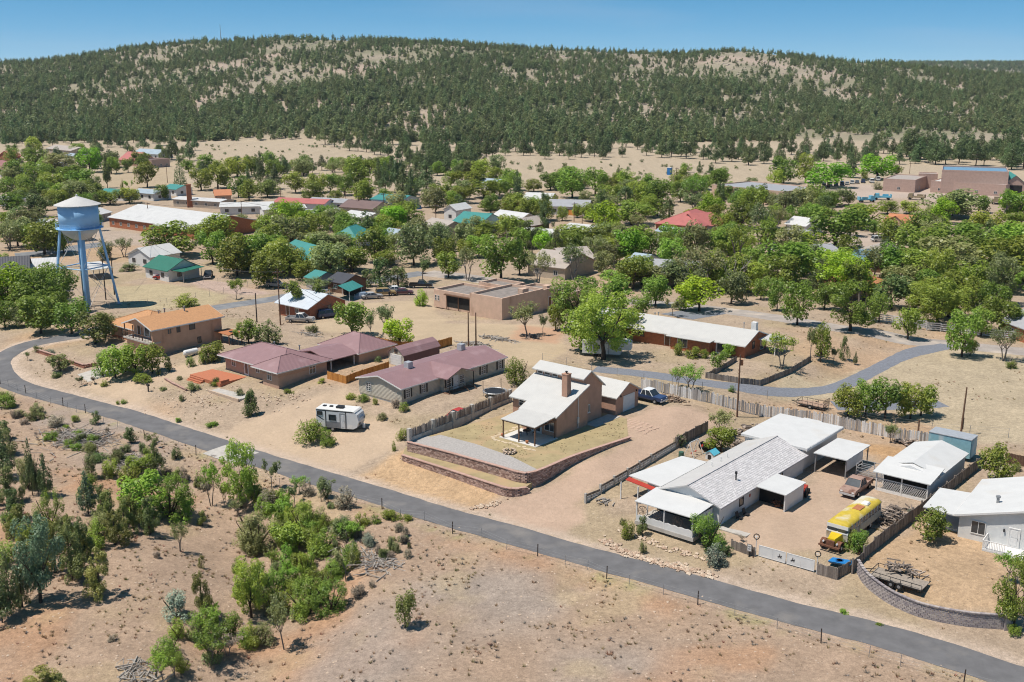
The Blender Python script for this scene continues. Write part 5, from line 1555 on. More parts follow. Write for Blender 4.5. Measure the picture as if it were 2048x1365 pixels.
# ------------------------------------------------------------------ vehicles
def paint(name, c, rough=0.35, **k): return mat(name, c, rough, 0.08, 1.5, 0, 0.0, 0.5, **k)
CARS = {  # length, width, side profile of lower body (x, z), cabin x0 x1 roof x0 x1, roof z, belt z
    'sedan': dict(L=4.7, W=1.8, body=[(-2.35, .35), (-2.3, .85), (-1.5, .95), (1.0, .95), (2.2, .82), (2.35, .6), (2.3, .3)], cab=(-1.75, 1.15, -0.95, 0.35), belt=.95, top=1.42),
    'suv': dict(L=4.7, W=1.9, body=[(-2.35, .4), (-2.33, 1.05), (1.0, 1.08), (2.2, 1.0), (2.35, .7), (2.3, .38)], cab=(-2.3, 1.15, -2.1, 0.45), belt=1.08, top=1.78),
    'pickup': dict(L=5.6, W=1.95, body=[(-2.8, .5), (-2.8, .74), (-.84, .74), (-.82, 1.08), (1.1, 1.08), (2.65, 1.02), (2.8, .75), (2.75, .42)], cab=(-0.75, 1.35, -0.5, 0.65), belt=1.08, top=1.82),
    'van': dict(L=5.2, W=1.95, body=[(-2.6, .4), (-2.58, 1.2), (1.7, 1.2), (2.5, 1.0), (2.6, .7), (2.55, .38)], cab=(-2.55, 2.1, -2.45, 1.2), belt=1.2, top=2.05),
}
_cm = {}
def car(kind, m, u, v, head, label, name=None, group=None, detail=True, roofm=None, dz=0.0, wheelm=None):
    c = CARS[kind]; p = gp(u, v)
    r = thing(name or {'sedan': 'parked_car', 'suv': 'parked_car', 'pickup': 'pickup_truck', 'van': 'parked_van'}[kind], label, {'pickup': 'pickup truck', 'van': 'van'}.get(kind, 'car'), (p.x, p.y, p.z + 0.06 + dz), rad(head), group)
    W = c['W'] / 2; key = (kind, m.name)
    if key not in _cm:
        mb = MB(); b = c['body']
        n = len(b)
        inner = 0.9
        vs = [(x, -W * (inner if z < .6 else 1), z) for x, z in b] + [(x, W * (inner if z < .6 else 1), z) for x, z in b]
        mb.add(vs, [tuple(range(n)), tuple(range(n, 2 * n))[::-1]] + [(i, n + i, n + (i + 1) % n, (i + 1) % n) for i in range(n)])
        bm = mb.mesh('body', m)
        a, d, e, f = c['cab']; zb, zt = c['belt'], c['top']; wt = W * 0.8
        g = MB().hexa([(a, -W * .95, zb), (d, -W * .95, zb), (d, W * .95, zb), (a, W * .95, zb)], [(e, -wt, zt), (f, -wt, zt), (f, wt, zt), (e, wt, zt)]).mesh('glass', M_GLASS)
        rf = MB().hexa([(e - .06, -wt - .02, zt + .002), (f + .06, -wt - .02, zt + .002), (f + .06, wt + .02, zt + .002), (e - .06, wt + .02, zt + .002)], [(e + .05, -wt + .06, zt + .07), (f - .05, -wt + .06, zt + .07), (f - .05, wt - .06, zt + .07), (e + .05, wt - .06, zt + .07)])
        for sy in (-1, 1):
            for (xb, xt) in ((a, e), (d, f), ((a + d) / 2 - .1, (e + f) / 2 - .1)):
                o_ = .02
                rf.hexa([(xb - .05, sy * (W * .95 + o_) - .03, zb), (xb + .05, sy * (W * .95 + o_) - .03, zb), (xb + .05, sy * (W * .95 + o_) + .03, zb), (xb - .05, sy * (W * .95 + o_) + .03, zb)],
                        [(xt - .05, sy * (wt + o_) - .03, zt), (xt + .05, sy * (wt + o_) - .03, zt), (xt + .05, sy * (wt + o_) + .03, zt), (xt - .05, sy * (wt + o_) + .03, zt)])
        rfm = rf.mesh('roof', roofm or m)
        wm = MB().lathe([(0.2, -.11), (0.36, -.12), (0.36, .12), (0.2, .11)], 14).mesh('wheel', M_TYRE)
        hm = MB().lathe([(0.19, -.125), (0.19, .125)], 10).mesh('rim', wheelm or M_RIM)
        lm = MB().box(-.03, -.14, -.08, .03, .14, .08).mesh('headlight', M_TRIM)
        bp = MB().box(-.08, -W * .96, -.1, .08, W * .96, .1).mesh('bumper', M_GALV if kind == 'pickup' else M_BLACK)
        bed = MB().box(-2.8, -W, .742, -.86, -W + .1, 1.12).box(-2.8, W - .1, .742, -.86, W, 1.12).box(-2.8, -W + .102, .742, -2.72, W - .102, 1.12).mesh('bed_sides', m)
        _cm[key] = (bm, g, rfm, wm, hm, lm, bp, bed)
    bm, g, rfm, wm, hm, lm, bp, bed = _cm[key]
    obj('body', bm, r); obj('windows', g, r); obj('roof', rfm, r)
    for sx in (-1, 1):
        for sy in (-1, 1):
            w = obj('wheel', wm, r, (sx * c['L'] * .31, sy * (W - .1), .36)); w.rotation_euler = (math.pi / 2, 0, 0)
            if detail: obj('rim', hm, w)
    if detail:
        for sy in (-1, 1): obj('headlight', lm, r, (c['L'] / 2 - .02, sy * W * .72, .78))
        obj('bumper', bp, r, (c['L'] / 2 + .02, 0, .5)); obj('bumper', bp, r, (-c['L'] / 2 - .02, 0, .5))
        if kind == 'pickup': obj('bed_sides', bed, r)
    return r

P_RUST = paint('faded_rust_paint', (0.36, 0.235, 0.185), 0.75, stain=((0.17, 0.075, 0.045), 0.9, 0.52, (1, 1, 1)))
P_SILV = paint('silver_paint', (0.40, 0.39, 0.38)); P_BLUE = paint('navy_paint', (0.035, 0.06, 0.14)); P_BLK = paint('black_paint', (0.018, 0.018, 0.02))
P_WHT = paint('white_car_paint', (0.72, 0.72, 0.71)); P_RED = paint('red_car_paint', (0.45, 0.045, 0.03)); P_GOLD = paint('gold_paint', (0.33, 0.23, 0.10))
P_MAR = paint('maroon_paint', (0.10, 0.035, 0.05)); P_GREY = paint('grey_paint', (0.16, 0.165, 0.18)); P_TEAL = paint('teal_paint', (0.03, 0.16, 0.16)); P_LB = paint('light_blue_paint', (0.14, 0.42, 0.55))
car('pickup', P_RUST, 1712, 984, 230, 'rusty brown pickup truck parked facing the camera in the white lot')
car('pickup', P_BLUE, 1296, 802, -40, 'dark blue pickup with white roof parked beside the garage', roofm=P_WHT)
car('pickup', P_SILV, 601, 645, -8, 'silver pickup truck parked in front of the metal roofed cabin')
car('suv', P_BLUE, 655, 636, 35, 'dark blue car in the shade beside the metal roofed cabin')
car('sedan', P_RED, 922, 838, 50, 'red car behind the stick fence of the stucco house')
car('sedan', P_RED, 326, 560, -15, 'old red car at the edge of the water tower lot')
car('pickup', P_BLK, 417, 556, -80, 'black pickup parked on the pinkish lot right of the green roof')
car('suv', P_SILV, 552, 575, -20, 'silver car left of the tall pole by the cabin')
car('sedan', P_SILV, 744, 598, 20, 'silver car beside the tarp covered car')
car('suv', P_GOLD, 772, 592, 15, 'gold coloured car left of the standing person')
car('sedan', P_WHT, 792, 585, 10, 'white car parked behind the standing person')
car('sedan', P_MAR, 806, 590, 5, 'maroon car parked right of the standing person')
car('pickup', P_BLK, 842, 576, 0, 'black pickup at the right end of the parked row')
car('sedan', P_GREY, 590, 473, -10, 'dark grey car on the lane between teal roofs')
car('sedan', P_TEAL, 612, 478, -20, 'dark teal car right of the dark grey car')
car('suv', P_WHT, 1758, 484, 10, 'white car on the parking lot under the orange roof')
for (u, v, h, m, lab, kd) in ((1790, 466, 20, P_WHT, 'white van at the back of the small parking lot', 'van'), (1806, 470, 60, P_SILV, 'silver car right of the white van in the small lot', 'suv'), (1822, 484, -30, P_WHT, 'white pickup at the right end of the small lot', 'pickup'),
                          (1552, 505, 0, P_WHT, 'white pickup under the trees left of the small lot', 'pickup')):
    car(kd, m, u, v, h, lab, detail=False)
FARC = [(1648, 371, P_BLK), (1660, 372, P_WHT), (1672, 372, P_GREY), (1684, 371, P_BLUE), (1694, 370, P_SILV), (1704, 368, P_WHT), (1714, 367, P_GREY), (1726, 366, P_BLUE)]
CN = {'black_paint': 'black', 'white_car_paint': 'white', 'grey_paint': 'grey', 'navy_paint': 'navy', 'silver_paint': 'silver'}
for i, (u, v, m) in enumerate(FARC):
    nth = ['first', 'second', 'third', 'fourth', 'fifth', 'sixth', 'seventh', 'last'][i]
    car('suv' if i % 2 else 'sedan', m, u, v, 75, '%s car, %s from left in the far parked row' % (CN[m.name], nth), None, 'cars parked in the far row', False)
for u, v, kd, m, lab in ((1743, 366, 'van', P_WHT, 'leftmost white van beside the far brown building'), (1755, 362, 'van', P_WHT, 'rightmost white van beside the far brown building'), (20, 372, 'sedan', P_GREY, 'grey car at the left edge below the pink roof'), (32, 370, 'suv', P_BLK, 'black car at the left edge below the pink roof')):
    car(kd, m, u, v, 80, lab, None, None, False)

def simple_truck(u, v, head, m, label, name='utility_truck'):
    p = gp(u, v); r = thing(name, label, 'truck', (p.x, p.y, p.z + .05), rad(head))
    MB().box(-3.6, -1.2, .9, 1.2, 1.2, 1.5).box(-3.6, -1.2, 1.5, -3.2, 1.2, 2.3).box(-2.6, -1.2, 1.502, -.2, -.6, 2.2).build('bed', m, r)
    MB().hexa([(1.25, -1.15, .7), (3.4, -1.15, .7), (3.4, 1.15, .7), (1.25, 1.15, .7)], [(1.3, -1.05, 2.6), (2.7, -1.05, 2.6), (2.7, 1.05, 2.6), (1.3, 1.05, 2.6)]).build('cab', m, r)
    MB().hexa([(3.12, -.95, 1.7), (3.2, -.95, 1.7), (3.2, .95, 1.7), (3.12, .95, 1.7)], [(2.78, -.9, 2.5), (2.86, -.9, 2.5), (2.86, .9, 2.5), (2.78, .9, 2.5)]).build('windscreen', M_GLASS, r)
    for x in (-2.4, 2.4):
        for y in (-1, 1):
            MB().lathe([(0.5, -.15), (0.5, .15)], 12).build('wheel', M_TYRE, r, loc=(x, y, .5)).rotation_euler = (math.pi / 2, 0, 0)
    return r
simple_truck(1733, 405, 10, P_LB, 'light blue work truck left of the pair on the far lot')
simple_truck(1764, 400, 170, P_LB, 'light blue work truck right of the pair on the far lot')
simple_truck(1992, 408, 60, mat('tan_machine', (0.28, 0.22, 0.14), .8), 'tan machine parked in front of the far garage', 'work_machine')
simple_truck(1832, 400, 150, MATS['tan_machine'], 'tan machine on the far lot below the brown building', 'work_machine')

def bus():
    p = at(1701, 1085, 1.2)
    f = gp(1672, 1092)
    r = thing('old_bus', 'old yellow and white bus with rusty open engine bay', 'bus', (f.x, f.y, f.z), rad(50))
    M_Y = mat('bus_body_paint', (0.52, 0.47, 0.38), 0.6, 0.12, 2, 0, stain=((0.30, 0.20, 0.10), 0.8, 0.56))
    M_YR = mat('bus_roof_paint', (0.56, 0.41, 0.05), 0.65, 0.16, 1.4, 0, stain=((0.62, 0.57, 0.45), 0.5, 0.44, (1, 1, 1)))
    W = 1.2; Lb = 9.2
    # body along +x to the rear, nose at x < 0
    MB().hexa([(0, -W, .75), (Lb, -W, .75), (Lb, W, .75), (0, W, .75)], [(.02, -W, 1.62), (Lb, -W, 1.62), (Lb, W, 1.62), (.02, W, 1.62)]).build('body', M_Y, r)
    MB().hexa([(.05, -W * .985, 1.62), (Lb - .02, -W * .985, 1.62), (Lb - .02, W * .985, 1.62), (.05, W * .985, 1.62)], [(.22, -W * .95, 2.35), (Lb - .12, -W * .95, 2.35), (Lb - .12, W * .95, 2.35), (.22, W * .95, 2.35)]).build('side_windows', M_GLASS, r)
    pl = MB()
    for k in range(11):
        x = .28 + k * (Lb - .6) / 10
        for s_ in (-1, 1): pl.box(x - .05, s_ * W * .955 - .035, 1.6, x + .05, s_ * W * .985 + .03, 2.36)
    pl.build('window_pillars', M_TRIM, r)
    prof = []
    for k in range(9):
        a = math.pi * k / 8
        prof.append((-W * 1.0 * math.cos(a), 2.36 + 0.42 * math.sin(a) ** .8))
    n = len(prof)
    rf = MB()
    xs = [(.02, .86), (.25, .97), (.7, 1), (Lb - .3, 1), (Lb, .9)]
    vs = []
    for x, s_ in xs: vs += [(x, y * (0.97 + .03 * s_), 2.34 + (z - 2.34) * s_) for y, z in prof]
    fs = [(i * n + k, (i + 1) * n + k, (i + 1) * n + k + 1, i * n + k + 1) for i in range(len(xs) - 1) for k in range(n - 1)] + [tuple(range(n)), tuple(range(4 * n, 5 * n))[::-1]]
    rf.add(vs, fs).build('roof', M_YR, r, True)
    MB().box(.0, -W * .98, 2.0, .24, W * .98, 2.42).build('front_header', M_TRIM, r)
    MB().hexa([(-.02, -W, 1.5), (.12, -W, 1.5), (.12, W, 1.5), (-.02, W, 1.5)], [(.0, -W, 1.68), (.14, -W, 1.68), (.14, W, 1.68), (.0, W, 1.68)]).build('front_sill', M_TRIM, r)
    for s_ in (-1, 1): MB().box(-.01, s_ * .56 - .48, 1.66, .05, s_ * .56 + .48, 2.02).build('windscreen', M_GLASS, r)
    MB().hexa([(-1.5, -.5, .85), (-.03, -.75, .85), (-.03, .75, .85), (-1.5, .5, .85)], [(-1.45, -.38, 1.32), (-.03, -.6, 1.5), (-.03, .6, 1.5), (-1.45, .38, 1.32)]).build('hood', mat('bus_hood', (0.62, 0.43, 0.015), .5, .1, 2, 0, stain=((0.25, 0.10, 0.04), .9, .6)), r)
    for s_ in (-1, 1):
        q = [(-1.7, .55), (-1.6, .95), (-1.25, 1.12), (-.8, 1.0), (-.5, .7), (-.62, .62), (-.85, .88), (-1.25, 1.0), (-1.5, .88), (-1.6, .52)]
        a, b = sorted((s_ * .62, s_ * 1.12))
        MB().extr(q, 'y', a, b).build('fender', M_RUST, r)
        MB().lathe([(.1, -.02), (.1, .12)], 10, (0, 0, 0)).build('headlight', M_TRIM, r, loc=(-1.62, s_ * .75, .95)).rotation_euler = (0, -math.pi / 2, 0)
    MB().box(-2.0, -1.15, .5, -1.85, 1.15, .68).build('bumper', M_RUST, r)
    MB().box(-1.75, -.45, .55, -1.52, .45, 1.2).build('radiator', M_RUST, r)
    for x, s_ in ((-1.2, 1), (-1.2, -1), (6.6, 1), (6.6, -1)):
        w = MB().lathe([(.2, -.12), (.45, -.13), (.45, .13), (.2, .12)], 14).build('wheel', M_TYRE, r, loc=(x, s_ * .98, .45)); w.rotation_euler = (math.pi / 2, 0, 0)
        MB().lathe([(.2, -.135), (.2, .135)], 10).build('rim', M_TRIM, w)
    MB().box(4.4, -.6, 2.775, 5.9, .3, 2.80).build('roof_patch', M_TERRA, r)
    MB().hexa([(6.3, -.7, 2.78), (7.2, -.7, 2.78), (7.2, .1, 2.78), (6.3, .1, 2.78)], [(6.4, -.6, 2.95), (7.1, -.6, 2.95), (7.1, 0, 2.95), (6.4, 0, 2.95)]).build('roof_hatch', M_TRIM, r)
    return r
bus()

def travel_trailer():
    a = at(640, 862, 1.4); b = at(707, 868, 1.4)
    ang = math.atan2(b.y - a.y, b.x - a.x)
    g = gp(674, 865)
    r = thing('travel_trailer', 'white travel trailer with dark stripes parked on the dirt lot', 'travel trailer', (g.x, g.y, g.z + .02), ang)
    Lh = 2.75; W = 2.3
    M_T = mat('trailer_white', (0.66, 0.66, 0.66), .4, .04, 1); M_TG = mat('trailer_grey', (0.22, 0.22, 0.235), .5)
    MB().extr([(-Lh, .55), (2.2, .55), (2.7, .8), (3.0, 1.6), (2.75, 2.45), (2.3, 2.85), (-Lh, 2.9)], 'y', 0, W).build('shell', M_T, r)
    MB().extr([(-Lh - .03, 2.905), (2.3, 2.855), (2.5, 2.70), (2.5, 2.78), (2.32, 2.92), (-Lh - .03, 2.97)], 'y', -.04, W + .04).build('roof', mat('trailer_roof', (0.68, 0.67, 0.64), .6, .05, 1), r)
    MB().box(-1.4, -.012, .58, 1.25, -.002, 1.35).build('lower_panel', M_TG, r)
    MB().box(-2.7, -.01, 2.72, 2.2, -.002, 2.84).box(-1.52, -.011, .6, -1.38, -.002, 2.71).box(1.2, -.011, .6, 1.32, -.002, 2.71).build('trim_stripe', M_BLACK, r)
    MB().extr([(-2.7, 2.0), (-1.9, 1.55), (-1.6, 1.5), (-1.9, 1.68), (-2.7, 2.15)], 'y', -.011, -.002).build('swoosh', M_BLACK, r)
    win(r, 'F', -.55, 0, 1.55, .95, .75, M_BLACK, 'plain'); win(r, 'F', -2.25, 0, 2.15, .7, .5, M_BLACK, 'plain')
    door(r, 'F', .85, 0, .55, .62, 1.95, M_T, M_GREYM)
    MB().box(-2.6, -.01, .62, -1.6, -.002, 1.2).box(1.55, -.01, .62, 2.15, -.002, 1.15).build('hatch', M_TRIM, r)
    for y, z in ((.35, 1.35), (.35, 1.2), (W - .35, 1.75), (W - .35, 1.6)): MB().box(2.98, y - .22, z, 3.02, y + .22, z + .08).build('front_mark', M_BLACK, r)
    # faded blue lettering band on the nose
    MB().hexa([(2.93, .55, 1.95), (2.955, .55, 1.95), (2.955, W - .5, 1.95), (2.93, W - .5, 1.95)], [(2.84, .6, 2.2), (2.865, .6, 2.2), (2.865, W - .6, 2.2), (2.84, W - .6, 2.2)]).build('nose_lettering', mat('pale_blue_print', (0.30, 0.40, 0.52), .5), r)
    MB().box(-.35, .75, 2.92, .55, 1.55, 3.2).build('air_conditioner', M_BLACK, r)
    for x in (-1.4, -2.3): MB().box(x, 1.1, 2.93, x + .4, 1.5, 3.08).build('roof_vent', M_BLACK, r)
    for y in (.12, W - .12):
        w = MB().lathe([(.18, -.1), (.36, -.1), (.36, .1), (.18, .1)], 14).build('wheel', M_TYRE, r, loc=(-.6, y, .36)); w.rotation_euler = (math.pi / 2, 0, 0)
        MB().lathe([(.18, -.11), (.18, .11)], 10).build('rim', M_RIM, w)
    MB().tube([(2.6, .4, .55), (3.9, W / 2, .5)], .05, 4).tube([(2.6, W - .4, .55), (3.9, W / 2, .5)], .05, 4).build('hitch', M_BLACK, r)
    MB().lathe([(.16, 0), (.18, .1), (.18, .5), (.08, .6)], 10, (3.2, W / 2, .52)).build('gas_bottle', M_TRIM, r)
    MB().tube([(3.85, W / 2, .02), (3.85, W / 2, .7)], .04, 5).build('jack', M_GREYM, r)
    MB().box(-2.5, .1, .48, 2.2, W - .1, .55).build('chassis', M_BLACK, r)
    r.scale = (1.12, 1.08, 1.1)
    return r
travel_trailer()

def flat_trailer(u, v, head, L_, W_, label, ramp, deckm, frm):
    p = gp(u, v); r = thing('utility_trailer', label, 'trailer', (p.x, p.y, p.z), rad(head))
    n = int(W_ / .22)
    for k in range(n):
        y = -W_ / 2 + k * W_ / n
        MB().box(-L_ / 2, y + .008, .55, L_ / 2, y + W_ / n - .008, .6).build('deck_board', deckm, r)
    f = MB()
    for y in (-W_ / 2, W_ / 2):
        f.box(-L_ / 2, y - .03, .45, L_ / 2, y + .03, .545); f.box(-L_ / 2, y - .025, 1.0, L_ / 2, y + .025, 1.05)
        for k in range(6): x = -L_ / 2 + k * L_ / 5; f.box(x - .025, y - .024, .546, x + .025, y + .024, .999)
    for x in (-L_ / 2,): f.box(x - .025, -W_ / 2 + .03, 1.0, x + .025, W_ / 2 - .03, 1.05); f.box(x - .025, -W_ / 2 + .03, .45, x + .025, W_ / 2 - .03, .545)
    f.tube([(-L_ / 2, -W_ / 3, .5), (-L_ / 2 - 1.3, 0, .45)], .05, 4).tube([(-L_ / 2, W_ / 3, .5), (-L_ / 2 - 1.3, 0, .45)], .05, 4)
    f.build('frame', frm, r)
    if ramp:
        g = MB()
        for k in range(8): y = -W_ / 2 + .04 + k * (W_ - .08) / 7; g.box(L_ / 2 + .02, y - .02, .55, L_ / 2 + .06, y + .02, 1.7)
        for z in (.55, 1.1, 1.66): g.box(L_ / 2 + .065, -W_ / 2, z, L_ / 2 + .1, W_ / 2, z + .05)
        g.build('ramp_gate', frm, r)
    for y in (-W_ / 2 - .16, W_ / 2 + .16):
        for x in ((.1,) if L_ < 4.5 else (-.35, .45)):
            w = MB().lathe([(.17, -.1), (.34, -.1), (.34, .1), (.17, .1)], 12).build('wheel', M_TYRE, r, loc=(x, y, .34)); w.rotation_euler = (math.pi / 2, 0, 0)
            MB().lathe([(.17, -.11), (.17, .11)], 8).build('rim', M_RIM, w)
    return r
flat_trailer(1625, 815, -40, 4.3, 2.0, 'brown decked utility trailer beside the white slab fence', True, mat('trailer_deck', (0.42, 0.28, 0.20), .9, .2, 4), M_BLACK)
UT2 = flat_trailer(1798, 1168, -40, 5.2, 2.3, 'flatbed trailer loaded with scrap behind the curved block wall', False, mat('grey_deck', (0.33, 0.28, 0.23), .9, .2, 4), M_BLACK)
car_l = None
def camper():
    g = gp(1212, 712); r = thing('camper_trailer', 'white camper trailer in the shade of the big lime tree', 'camper', (g.x, g.y, g.z), rad(-12))
    MB().extr([(-4, .6), (2.6, .6), (2.6, 1.4), (4.4, 1.5), (4.4, 2.6), (3.9, 2.95), (-4, 2.95)], 'y', -1.2, 1.2).build('shell', M_WHITE, r)
    win(r, 'F', -1.5, -1.2, 1.5, 1.1, .7, M_BLACK, 'plain'); win(r, 'F', 1.5, -1.2, 1.5, .8, .6, M_BLACK, 'plain'); door(r, 'F', .2, -1.2, .6, .65, 1.9, M_TRIM, M_GREYM)
    for x in (-1.6, -.6):
        for y in (-1, 1): MB().lathe([(.36, -.1), (.36, .1)], 12).build('wheel', M_TYRE, r, loc=(x, y, .36)).rotation_euler = (math.pi / 2, 0, 0)
    posts(r, [(3.9, 0)], 0, 1.5, M_GREYM, .06, 'landing_leg')
camper()

# ------------------------------------------------------------------ fences, walls and gates
def gz(p): return Tz(p[0], p[1])
def fence_root(name, label, cat='fence'): return thing(name, label, cat, (0, 0, 0))

def stick_fence():
    r = fence_root('stick_fence', 'stick fence between stucco pillars left of the brown stucco house')
    P = [at(u, v, YZ) for u, v in ((819, 884), (866, 865), (906, 849), (944, 834), (981, 819), (1020, 803))]
    rr = random.Random(8)
    for p in P: MB().box(-.24, -.24, -1.6, .24, .24, 1.85).build('pillar', M_CONC, r, loc=p, rotz=rad(50))
    for a, b in zip(P[:-1], P[1:]):
        d = b - a; ang = math.atan2(d.y, d.x); ln = d.length
        MB().box(.26, -.14, -1.6, ln - .26, .14, .55).build('base_wall', M_CONC, r, loc=a, rotz=ang)
        mb = MB(); x = .3
        while x < ln - .3:
            w = rr.uniform(.06, .11); t = rr.uniform(-.06, .06)
            mb.hexa([(x, -.04, .552), (x + w, -.04, .552), (x + w, .04, .552), (x, .04, .552)], [(x + t, -.04, 1.5 + rr.uniform(0, .45)), (x + w + t, -.04, 1.5 + rr.uniform(0, .45)), (x + w + t, .04, 1.6), (x + t, .04, 1.6)])
            x += w + rr.uniform(.015, .06)
        mb.build('stick_panel', M_STICK, r, loc=a, rotz=ang)['kind'] = 'stuff'
stick_fence()

def slat_fence(name, label, pxs, h, m, w0, w1, gap, sec=6.0, jag=.25, seed=1, th=.05, z=None, rails=None):
    """upright slabs in sections along the ground"""
    r = fence_root(name, label); rr = random.Random(seed)
    path = [gp(u, v) for u, v in pxs]
    pts = along([(p.x, p.y) for p in path], .02)
    total = len(pts) * .02
    s = 0; mb = MB(); start = 0
    while s < total - w1:
        w = rr.uniform(w0, w1)
        p, a = pts[min(int(s / .02), len(pts) - 1)]
        M = Matrix.Translation((p.x, p.y, Tz(p.x, p.y))) @ Matrix.Rotation(a, 4, 'Z') @ Matrix.Rotation(rr.uniform(-.05, .05) * jag * 3, 4, 'Y')
        mb.box(0, -th / 2 + rr.uniform(-.02, .02), -.3, w, th / 2, h + rr.uniform(-jag, jag), M)
        s += w + rr.uniform(0, gap)
        if s - start > sec or s >= total - w1:
            mb.build('picket_section', m, r)['kind'] = 'stuff'; mb = MB(); start = s
    k = 0.0
    while k < total:
        p, a = pts[min(int(k / .02), len(pts) - 1)]
        MB().box(-.07, .06, -.3, .07, .2, h + .05).build('post', M_GREYWOOD, r, loc=(p.x, p.y, Tz(p.x, p.y)), rotz=a); k += sec * .7
    return r
slat_fence('slab_fence', 'long bleached wood slab fence behind the driveway and white lot', [(1282, 777), (1400, 803), (1536, 834), (1650, 850), (1800, 880), (1876, 894)], 1.65, M_SLABW, .14, .30, .10, 7, .2, 1)
slat_fence('cedar_fence', 'orange cedar fence between the hip roofed house and beige home', [(655, 758), (692, 768), (735, 752), (779, 738)], 1.25, M_CEDARP, .13, .15, .012, 4, .03, 2)
slat_fence('cedar_fence', 'orange cedar fence running behind the little barn', [(748, 690), (800, 700), (870, 700), (905, 690)], 1.5, M_CEDARP, .13, .15, .012, 4, .03, 3)
slat_fence('garden_fence', 'dark brown board fence round the ranch house garden', [(1413, 757), (1480, 768), (1520, 772), (1536, 766), (1580, 748), (1622, 722)], .95, M_PLANK, .13, .17, .02, 5, .05, 4)
slat_fence('garden_fence', 'low brown board fence from the garden to the brick wall', [(1413, 757), (1440, 744), (1474, 722)], .9, M_PLANK, .13, .17, .02, 5, .05, 5)
slat_fence('picket_fence', 'short grey picket fence left of the white gate', [(1462, 1098), (1490, 1108), (1512, 1115)], 1.05, M_PLANK, .12, .16, .02, 3, .08, 6)
slat_fence('picket_fence', 'grey picket corner fence around the blue tub', [(1633, 1149), (1672, 1160), (1702, 1143)], 1.25, M_PLANK, .12, .18, .02, 3, .08, 7)
slat_fence('board_fence', 'brown board fence at the right edge behind the round tree', [(2010, 926), (2060, 936), (2110, 946)], 1.4, mat('fence_brown', (0.13, 0.075, 0.05), .9, .2, 4), .14, .18, .02, 5, .04, 8)

def panel_fence():
    r = fence_root('board_fence', 'weathered board fence between the bus and the pale grey house')
    A = gp(1704, 1148); B = gp(1965, 932); n = 15
    d = (B - A) / n; ang = math.atan2(d.y, d.x); ln = Vector((d.x, d.y)).length; rr = random.Random(12)
    for k in range(n + 1):
        p = A + d * k
        MB().box(-.08, -.08, -.3, .08, .08, 1.75).build('post', M_GREYWOOD, r, loc=(p.x, p.y, gz(p)), rotz=ang)
    for k in range(n):
        p = A + d * k; z = gz(p); hgt = 1.5 + rr.uniform(-.12, .12); mb = MB(); x = .1
        while x < ln - .12:
            w = min(rr.uniform(.14, .2), ln - .1 - x)
            mb.box(x, -.03 + rr.uniform(0, .02), -.2, x + w - .008, .02, hgt + rr.uniform(-.05, .05)); x += w
        mb.build('board_panel', M_PLANK, r, loc=(p.x, p.y, z), rotz=ang)
        MB().box(.09, .025, 1.2, ln - .09, .07, 1.3).build('rail', M_GREYWOOD, r, loc=(p.x, p.y, z), rotz=ang)
panel_fence()

def concrete_fence():
    r = fence_root('panel_fence', 'pale board and post fence along the driveway left of the white house')
    pts = [gp(u, v) for u, v in ((1171, 1007), (1201, 988), (1228, 971), (1255, 955), (1279, 940), (1302, 926), (1352, 896))]
    for p in pts: MB().box(-.12, -.12, -.3, .12, .12, 1.25).build('post', M_CONC, r, loc=(p.x, p.y, gz(p)), rotz=rad(48))
    for i, (a, b) in enumerate(zip(pts[:-1], pts[1:])):
        d = b - a; ang = math.atan2(d.y, d.x); ln = Vector((d.x, d.y)).length
        for k in range(3):
            MB().box(.13, -.035, .08 + k * .36, ln - .13, .035, .08 + k * .36 + .30).build('plank', M_PALEWOOD if k < 2 else M_GREYWOOD, r, loc=(a.x, a.y, gz(a)), rotz=ang)
    slat_fence('board_fence', 'dark board fence behind the swing set beside the driveway', [(1352, 897), (1385, 878), (1416, 862)], 1.5, M_PLANK, .14, .2, .02, 4, .06, 9)
concrete_fence()

def block_curve():
    r = fence_root('block_wall', 'curved lavender grey block wall beside the road at right', 'wall')
    pts = [gp(u, v) for u, v in ((1714, 1146), (1728, 1168), (1752, 1190), (1790, 1214), (1845, 1236), (1925, 1252), (2012, 1259))]
    c = curve2([(p.x, p.y) for p in pts], .4)
    ztop = lambda x, y: Tz(x, y) + 1.52
    block_wall(r, c, ztop, lambda x, y: Tz(x, y) - .1, .4, .2, .2, M_CMU, M_CMU, 5, .004)
    e = pts[-1]; MB().box(-.25, -.25, -.3, .25, .25, 1.65).build('end_pillar', M_CMU, r, loc=(e.x, e.y, gz(e)), rotz=rad(-5))
block_curve()

